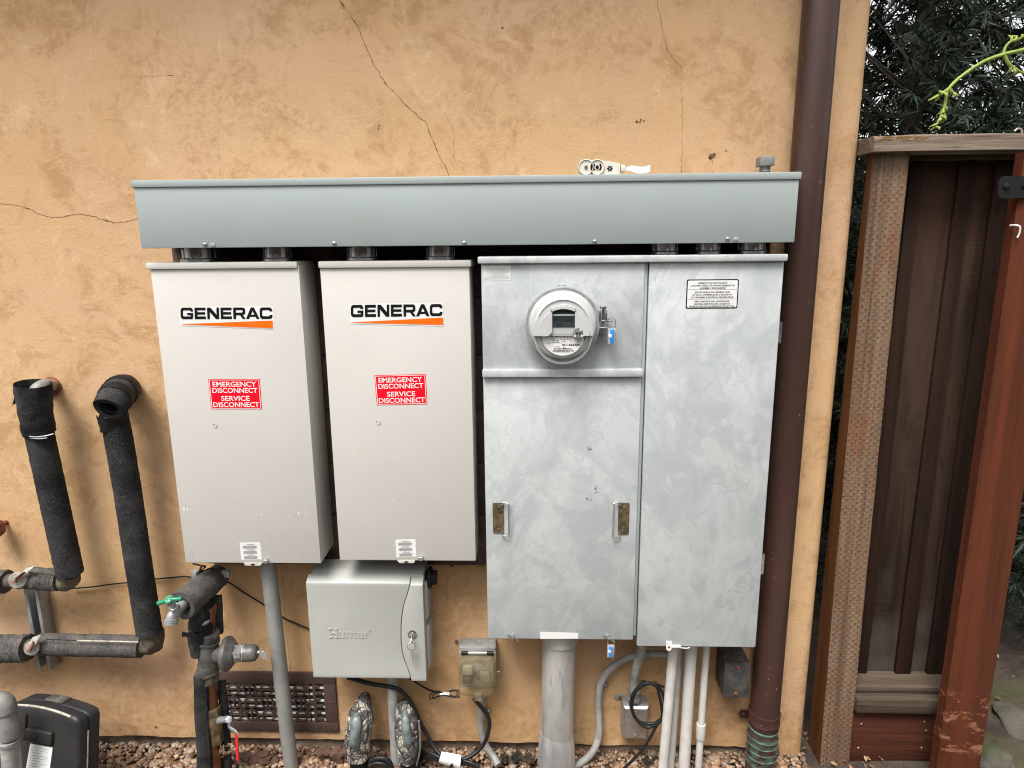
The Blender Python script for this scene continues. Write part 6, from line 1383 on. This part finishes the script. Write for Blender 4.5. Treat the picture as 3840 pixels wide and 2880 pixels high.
# ================================================================== FENCE
def fx(rx, d): return rx*(CAM_D-d)
def fz(rz, d): return CAM_Z+rz*(CAM_D-d)
PD = .025
fe = thing('wooden_fence', 'weathered dark wooden board fence beside the house corner', 'fence', (fx(.6, 0), -.02, 0))
pxt0, pxt1, pxb0, pxb1 = fx(.4850, PD), fx(.5362, PD), fx(.4970, PD), fx(.5468, PD); ztop, zbot = fz(.1243, PD), -.05
fb = .065
m = MB(); b = bmesh.new()
NZ = 40; rings = []
for k in range(NZ+1):
    t_ = k/NZ; z = ztop+(zbot-ztop)*t_; a = pxt0+(pxb0-pxt0)*t_**1.6; c = pxt1+(pxb1-pxt1)*t_**1.6; wv = .0016*noise.noise(Vector((0, 3, z*9)))
    notch = .010*math.exp(-((z-(fz(-.60, PD)))/.020)**2)
    fb = .004+.062*t_; rings.append([b.verts.new(v) for v in ((a+.004+wv, -PD, z), (c-.003+wv, -PD, z), (c+wv, -PD+.004, z), (c+wv, fb, z), (a+wv, fb, z), (a+wv, -PD+.004, z))])
for a, c in zip(rings, rings[1:]):
    for k in range(6):
        f = b.faces.new((a[k], a[(k+1) % 6], c[(k+1) % 6], c[k])); f.material_index = 1 if k in (3, 4) else 0
b.faces.new(rings[0]); b.faces.new(rings[-1][::-1]); bmesh.ops.recalc_face_normals(b, faces=b.faces[:])
me = bpy.data.meshes.new('tmp'); b.to_mesh(me); b.free(); m.bm.from_mesh(me)
m.build('post', ['incised', 'woodside'], fe, label='grey incised timber post with orange-brown sides')
CD = .055
m = MB(); cx0 = XC+.003; cx1 = 1.9; zc0, zc1_ = fz(.1258, CD), fz(.1478, CD)
b = bmesh.new(); NX = 40; rings = []
for k in range(NX+1):
    x = cx0+(cx1-cx0)*k/NX; j = .0025*noise.noise(Vector((x*8, 0, 1))); sp_ = .010*math.exp(-((x-cx0-.035)/.03)**2)
    rings.append([b.verts.new(v) for v in ((x, -CD, zc0+j*.4), (x, -CD, zc1_-.004+j-sp_*.9), (x, -CD+.005+sp_, zc1_+j), (x, .085, zc1_+.002), (x, .085, zc0))])
for a, c in zip(rings, rings[1:]):
    for k in range(5): b.faces.new((a[k], a[(k+1) % 5], c[(k+1) % 5], c[k]))
b.faces.new(rings[0][::-1]); b.faces.new(rings[-1]); bmesh.ops.recalc_face_normals(b, faces=b.faces[:]); m._join(b); m.build('cap_rail', 'woodcap', fe)
m = MB(); rnd = random.Random(3)
for k in range(40):
    x = cx0+.006+rnd.random()**1.5*.11; z = zc1_-.0035-rnd.random()*.010; l_ = rnd.uniform(.006, .024); h_ = rnd.uniform(.0006, .0016)
    m.poly([Vector((x, -CD-.0004, z)), Vector((x+l_*.3, -CD-.0018, z+h_)), Vector((x+l_, -CD-.0006, z+h_*.6)), Vector((x+l_*.5, -CD-.001, z-h_))], .0016)
m.build('splintered_edge', 'woodraw', fe)
RD = -.03
m = MB(); m.box(pxt1+.002, 1.32, .030, .075, fz(.1125, RD), zc0-.0005, .003); m.build('top_rail', 'woodrail', fe)
RR = .035
for nm, zA, zB, d0, d1, mt_ in (('bottom_rail', fz(-.7850, RR), fz(-.7588, RR), RR, -.03, 'woodrail'),): 
    m = MB(); m.box(pxb1-.0035, fx(.6885, RR), -RR, .05, zA, zB, .003); m.build(nm, mt_, fe)
zs1 = fz(-.7380, -.035)
m = MB(); xs0, xs1 = pxb1-.003, fx(.70, 0); za = fz(-.7588, RR)+.0008
m.hexa([(xs0, -.006, za), (xs1, -.006, za), (xs1, -.006, za+.020), (xs0, -.006, za+.020), (xs0, .05, za), (xs1, .05, za), (xs1, .05, za+.034), (xs0, .05, za+.034)], .002); m.build('sloping_sill', 'woodrail', fe)
KD = .012
m = MB(); m.box(fx(.5430, KD), fx(.70, KD), -KD, .014, .0-.004, fz(-.7850, RR)+.004, .002)
m.mi = 1
for p in (Z6(570, 1372), Z6(978, 1358), Z6(990, 1415), Z6(550, 1527), Z6(960, 1527)):
    c = P(p, KD); m.lathe([(.0028, 0), (.002, .0012), (.0005, .0012)], (c.x, -KD, c.z), (0, -1, 0), 10)
m.build('kickboard', ['woodkick', 'clamp'], fe)
BD = -.052
bxs = [(.5390, .6180, 'woodboardgrey', 0), (.6180, .6710, 'woodboardgrey', 0), (.671, .75, 'woodboard', 0)]
zB0, zB1 = za+.012, fz(.112, BD)
for i, (a, c, mt_, o) in enumerate(bxs):
    m = MB(); m.box(fx(a, BD)+.001, fx(c, BD)-.001, -BD+.001*i, -BD+.02, zB0, zB1, .002); m.build('board', mt_, fe)
for i, (a, c) in enumerate(((.538, .5570), (.6065, .6290), (.6580, .6830))):
    dB = -.040; m = MB(); x0, x1 = fx(a, dB), fx(c, dB); z0 = za+.004+.004*i
    m.hexa([(x0-.004, -dB-.001, z0), (x1+.002, -dB-.001, z0), (x1, -dB-.001, zB1), (x0, -dB-.001, zB1), (x0-.004, -dB+.010, z0), (x1+.002, -dB+.010, z0), (x1, -dB+.010, zB1), (x0, -dB+.010, zB1)], .003); m.build('batten', 'woodboard', fe)
# gate post, hinge and hook
GD = .115
gp_ = thing('gate_post', 'thick red-brown stained gate post at the right edge of the fence', 'gate post', (fx(.725, GD), -GD, 0))
m = MB(); gx0, gx1 = fx(.6965, GD), fx(.7695, GD); b = bmesh.new(); rings = []
for k in range(60):
    z = fz(.118, .05)-.001+(-.06-fz(.118, .05))*k/59
    if k == 0: z = fz(.118, .05)
    low = max(0, 1-abs(z-.22)/.10); j0 = .0012*noise.noise(Vector((1, 0, z*8)))-low*.006*abs(noise.noise(Vector((1, 5, z*40)))); j1 = .0012*noise.noise(Vector((7, 0, z*8)))
    rings.append([b.verts.new(v) for v in ((gx0+.006-j0, -GD, z), (gx1-.006+j1, -GD, z), (gx1+j1, -GD+.006, z), (gx1+j1, -GD+.036, z), (gx0-j0, -GD+.036, z), (gx0-j0, -GD+.006, z))])
for a, c in zip(rings, rings[1:]):
    for k in range(6): b.faces.new((a[k], a[(k+1) % 6], c[(k+1) % 6], c[k]))
b.faces.new(rings[0]); b.faces.new(rings[-1][::-1]); bmesh.ops.recalc_face_normals(b, faces=b.faces[:]); m._join(b)
m.build('post', 'woodred', gp_)
hx = fx(.6645, GD+.01); hzc = fz(.0745, GD+.01)
m = MB(); hh = .0245; 
pts = [(hx+.012-.012*cos(radians(a)), hzc+(hh-.012)*(1 if a > 0 else -1)+.012*sin(radians(a))) for a in (-90, -60, -30, -1)]+[(hx+.012-.012*cos(radians(a)), hzc+(hh-.012)+.012*sin(radians(a))) for a in (1, 30, 60, 90)]
pts += [(1.45, hzc+hh-.004), (1.45, hzc-hh+.004)]
m.poly([Vector((x, -GD-.009, z)) for x, z in pts], .005); hg = m.build('hinge_strap', 'blackplastic', gp_)
for dx in (.018, .06): m = MB(); m.lathe([(.008, 0), (.008, .003), (.004, .005)], (hx+dx, -GD-.009, hzc+.002), (0, -1, 0), 6); m.build('bolt', 'blackplastic', hg)
c = P(R3(2138, 1478), GD); m = MB(); m.tube([c+Vector((-.004, .004, .006)), c+Vector((.002, -.008, .006)), c+Vector((.008, -.012, .002)), c+Vector((.010, -.010, -.012)), c+Vector((.008, -.008, -.022))], .0021, 8); tag(m.build('white_hook', 'white'), 'small white painted hook on the red-brown gate post', 'hook')
c = P(R3(2195, 835), .0); m = MB(); m.tube([Vector((c.x, .0, zc1_-.01)), Vector((c.x+.002, .0, zc1_+.012)), Vector((c.x-.008, 0, zc1_+.018)), Vector((c.x-.016, 0, zc1_+.012))], .0024, 8); tag(m.build('wire_loop', 'clamp'), 'little wire loop sticking up from the fence cap rail', 'wire')

# ================================================================== GRAVEL, SOIL, STONES
def pebbles():
    m = MB(); rnd = random.Random(31); b = bmesh.new()
    proto = []
    for k in range(10):
        p = bmesh.new(); bmesh.ops.create_icosphere(p, subdivisions=2, radius=1)
        for v in p.verts: v.co = v.co*(1+.22*noise.noise(v.co*1.1+Vector((k*7, 0, 0))))
        me = bpy.data.meshes.new('p'); p.to_mesh(me); p.free(); proto.append(([v.co.copy() for v in me.vertices], [tuple(f.vertices) for f in me.polygons])); bpy.data.meshes.remove(me)
    verts, faces = [], []
    for k in range(9000):
        x = rnd.uniform(-1.35, .80); y = .014-rnd.random()*.26; s = rnd.lognormvariate(math.log(.0052), .36); s = min(s, .0125)
        if -1.0 < x < -.42 and rnd.random() < .0: continue
        pile = .012*max(0, noise.noise(Vector((x*3, y*5, 9))))
        vs, fs = rnd.choice(proto); R_ = Matrix.Rotation(rnd.random()*6.28, 3, 'Z') @ Matrix.Rotation(rnd.gauss(0, .5), 3, 'X') @ Matrix.Diagonal(Vector((1.25, .95, .68)))
        o = Vector((x, y, s*.35+pile*.7+rnd.random()*.010-.010)); base = len(verts)
        verts += [R_ @ v*s+o for v in vs]; faces += [tuple(i+base for i in f) for f in fs]
    me = bpy.data.meshes.new('gravel'); me.from_pydata(verts, [], faces); me.materials.append(M['pebble'])
    for p in me.polygons: p.use_smooth = True
    o = bpy.data.objects.new('gravel', me); COL.objects.link(o); tag(o, 'mixed brown and cream river pebbles along the foot of the wall', 'gravel'); o['kind'] = 'stuff'
pebbles()
m = MB(); rnd = random.Random(17)
for (x, y, r, n) in ((640, 1600, .028, 10), (880, 1600, .03, 12), (800, 1640, .025, 10), (1395, 1545, .030, 12), (1460, 1600, .022, 8)):
    for k in range(n):
        c0 = zp(x+rnd.gauss(0, 45), y+rnd.gauss(0, 18), .05); c0.z = max(.0, min(.035, c0.z)); m.sphere(c0, r*rnd.uniform(.25, .75), 2, (1.2, 1, .8), .5, 30)
so_ = m.build('loose_soil', 'soilclod'); tag(so_, 'crumbly brown soil clods heaped among the pebbles', 'soil'); so_['kind'] = 'stuff'
m = MB(); rnd = random.Random(19)
for (x, y) in ((395, 1565), (475, 1555), (500, 1580), (575, 1590), (600, 1600), (1500, 1590)):
    c0 = P(Z4(x, y), .05); c0.z = .02
    for k in range(26):
        u = Vector((rnd.gauss(0, 1), rnd.gauss(0, 1), abs(rnd.gauss(0, 1)))).normalized(); v_ = u.orthogonal().normalized(); l_ = rnd.uniform(.008, .020); p0 = c0+u*.003; m.poly([p0-v_*.002, p0+u*l_*.7-v_*.004, p0+u*l_, p0+u*l_*.7+v_*.004, p0+v_*.002], .0006, u.cross(v_))
lt = m.build('dry_husks', 'bark'); tag(lt, 'dark spiky dry husks lying on the pebbles by the service pipe', 'plant litter'); lt['kind'] = 'stuff'
m = MB(); rnd = random.Random(23)
for k in range(420):
    if k < 130: x, y = rnd.uniform(.74, 1.02), rnd.uniform(-.40, .10)
    else: x, y = rnd.uniform(1.1, 2.6), rnd.uniform(-.3, 1.6)
    c0 = Vector((x, y, .006+.015*noise.noise(Vector((x*2, y*2, 0)))+.01)); u = Vector((rnd.gauss(0, 1), rnd.gauss(0, 1), rnd.gauss(0, .35))).normalized(); v_ = Vector((-u.y, u.x, rnd.gauss(0, .3))).normalized(); l_ = rnd.uniform(.004, .012)
    m.poly([c0-u*l_, c0+v_*l_*.42+Vector((0, 0, l_*.2)), c0+u*l_, c0-v_*l_*.42], .0008, (0, 0, 1))
lt = m.build('leaf_litter', 'litter'); tag(lt, 'fallen dry leaves scattered over the soil round the fence', 'leaf litter'); lt['kind'] = 'stuff'
for p_, z0, sx, sy, sz, lab in ((Z6(1600, 1370), .0, .07, .085, .028, 'flat mossy flagstone right of the gate post'), (Z6(1420, 1610), .0, .05, .05, .03, 'small mossy stone at the foot of the gate post')):
    c = onz(p_, z0); m = MB(); m.sphere(c, 1, 4, (sx, sy, sz), .35, 3); tag(m.build('garden_stone', 'flag'), lab, 'stone', 'garden stones')

# ================================================================== HEDGE TREES, SHRUB, SPRIG
def leafblade(verts, faces, base, u, n, L, w_, droop):
    s = u.cross(n).normalized(); b = len(verts); m1 = base+u*L*.45-Vector((0, 0, droop*L*.15)); tip = base+u*L-Vector((0, 0, droop*L*.5))
    verts += [base, m1+s*w_-n*w_*.3, m1, m1-s*w_-n*w_*.3, tip]; faces += [(b, b+1, b+2), (b, b+2, b+3), (b+1, b+4, b+2), (b+2, b+4, b+3)]
def tree(x0, y0, h, rad, lab, seed, nw, thr):
    rnd = random.Random(seed); t = thing('hedge_tree', lab, 'tree', (x0, y0, 0), 'evergreen trees behind the fence'); m = MB()
    tr_ = [Vector((x0, y0, -.05)), Vector((x0+rnd.gauss(0, .03), y0, h*.3)), Vector((x0+rnd.gauss(0, .05), y0, h*.62)), Vector((x0+rnd.gauss(0, .06), y0, h))]
    m.tube(tr_, [.055, .045, .034, .012], 14, rough=.006, freq=20); m.build('trunk', 'bark', t)
    verts, faces = [], []; tw = MB(); k = 0; lim = 0
    while k < nw:
        z = rnd.uniform(.12, h+.25); a = rnd.random()*2*pi; rr = rad*sqrt(rnd.random())*(1.0 if z < h*.7 else max(.25, 1.25-.9*(z/h-.7)/.3*.8)); c = Vector((x0+rr*cos(a), y0+rr*sin(a)*.8, z))
        if noise.noise(c*2.1+Vector((seed, 0, 0)))+.5*noise.noise(c*6) < thr: 
            lim += 1
            if lim < 60000: continue
        k += 1
        if k % 16 == 0: root_ = Vector((x0, y0, max(.1, z-rr*.7))); tw.tube([root_, root_.lerp(c, .55)+Vector((0, 0, .04)), c], [.006, .004, .0015], 5, sub=3)
        d0 = Vector((cos(a)*.8+rnd.gauss(0, .4), sin(a)*.6+rnd.gauss(0, .4), .25+rnd.gauss(0, .45))).normalized(); o1 = d0.orthogonal().normalized(); o2 = d0.cross(o1); nl = rnd.randint(11, 17); Lb = rnd.uniform(.055, .085)
        for j in range(nl):
            an = j*2.4+rnd.random()*.5; sp = rnd.uniform(.55, 1.25); u = (d0*cos(sp)+(o1*cos(an)+o2*sin(an))*sin(sp)).normalized(); nn_ = (d0-u*d0.dot(u)).normalized(); leafblade(verts, faces, c-d0*rnd.random()*.05, u, nn_, Lb*rnd.uniform(.75, 1.15), rnd.uniform(.0036, .0054), rnd.uniform(.1, .6))
    me = bpy.data.meshes.new('crown'); me.from_pydata([v-Vector((x0, y0, 0)) for v in verts], [], faces); me.materials.append(M['leaf']); o = bpy.data.objects.new('crown', me); COL.objects.link(o); o.parent = t
    tw.build('limbs', 'bark', t)
tree(1.42, 1.00, 3.3, .52, 'dark evergreen tree behind the fence, closest to the house corner', 41, 2300, -.26)
tree(2.05, 1.25, 3.5, .62, 'dark evergreen tree behind the middle of the fence', 43, 2500, -.22)
tree(2.45, .85, 3.2, .50, 'dark evergreen tree behind the gate post, low branches to the ground', 47, 2300, -.26)
tree(1.72, 1.95, 3.6, .62, 'evergreen tree standing farthest back behind the fence', 53, 1900, -.18)
tree(1.97, .50, 1.25, .30, 'low evergreen shrub growing beyond the gate post at the right edge', 61, 420, -.2)
def shrub(x0, y0, h, rad, n, lab, seed):
    rnd = random.Random(seed); t = thing('shrub', lab, 'shrub', (x0, y0, 0)); verts, faces = [], []; m = MB()
    for k in range(9):
        a = rnd.random()*6.28; m.tube([Vector((x0, y0, 0)), Vector((x0+rad*.3*cos(a), y0+rad*.3*sin(a), h*.5)), Vector((x0+rad*.7*cos(a), y0+rad*.7*sin(a), h*.9))], [.012, .008, .003], 6, sub=3)
    m.build('stems', 'twig', t)
    for k in range(n):
        v = Vector((rnd.gauss(0, .45), rnd.gauss(0, .45), rnd.gauss(0, .4))); c = Vector((x0+v.x*rad, y0+v.y*rad, h*.62+v.z*h*.55)); 
        if c.z < .05: continue
        u = Vector((rnd.gauss(0, 1), rnd.gauss(0, 1), rnd.gauss(0, .7))).normalized(); nn_ = u.orthogonal().normalized(); leafblade(verts, faces, c, u, nn_, rnd.uniform(.03, .055), rnd.uniform(.008, .013), .2)
    me = bpy.data.meshes.new('leaves'); me.from_pydata([v-Vector((x0, y0, 0)) for v in verts], [], faces); me.materials.append(M['leaflight']); o = bpy.data.objects.new('foliage', me); COL.objects.link(o); o.parent = t
shrub(1.62, 2.75, 1.55, .55, 2600, 'pale yellow-green shrub glimpsed through the gap beside the house corner', 5)
# young shoot hanging in from the right
sg = thing('green_shoot', 'bright yellow-green young shoot hanging in at the upper right', 'shoot', P((3980, 140), .82)); DS = .82
def sp_(x, y): return P(R3(x, y), DS)
m = MB(); m.tube([Vector((2.15, .62, 2.30)), Vector((1.55, -.35, 2.12)), sp_(2560, 190), sp_(2420, 240), sp_(2212, 320), sp_(2090, 350), sp_(1960, 395), sp_(1840, 470), sp_(1755, 540), sp_(1712, 600), sp_(1700, 680), sp_(1680, 740), sp_(1655, 790), sp_(1635, 830)], [.0055, .0042, .0032, .0028, .0024, .0023, .0022, .0021, .0020, .0019, .0018, .0016, .0014, .0009], 10)
m.tube([sp_(2078, 350), sp_(2095, 300), sp_(2140, 262), sp_(2230, 240)], [.0018, .0016, .0015, .0009], 8); m.tube([sp_(2085, 360), sp_(2110, 410), sp_(2160, 450), sp_(2230, 485)], [.0022, .0020, .0018, .001], 8); m.tube([sp_(1720, 580), sp_(1690, 600), sp_(1640, 628), sp_(1590, 652)], [.0022, .0021, .0018, .0006], 8); m.tube([sp_(1725, 575), sp_(1742, 595), sp_(1765, 608), sp_(1793, 618)], [.002, .002, .0017, .0006], 8)
rnd = random.Random(6)
for x, y, dx, dy in ((2130, 262, 5, -45), (2160, 255, 6, -38), (2185, 250, 8, -28), (2205, 245, 14, -25), (2145, 268, 18, -14), (2125, 435, -14, 40), (2142, 445, 0, 45), (2160, 452, 12, 34), (1660, 615, -8, -22), (1672, 608, 6, -26), (1690, 600, 2, 40), (1655, 622, 4, 26), (1740, 590, -6, 34), (1752, 600, -2, 36), (1690, 720, -24, 18), (1692, 735, 8, 60), (1668, 770, -34, 20), (1650, 800, -50, 22), (1648, 805, -22, 34), (1640, 820, 4, 26), (1662, 780, 22, 14), (1700, 690, 14, 40), (1690, 700, -22, 40), (1675, 750, 18, 34)):
    a, e = sp_(x, y), sp_(x+dx, y+dy); e += Vector((0, rnd.uniform(-.012, .012), 0)); m.tube([a, a.lerp(e, .5)+Vector((.001, -.002, 0)), e], [.0014, .0017, .0005], 6, sub=3)
m.build('stem', 'sprig', sg)
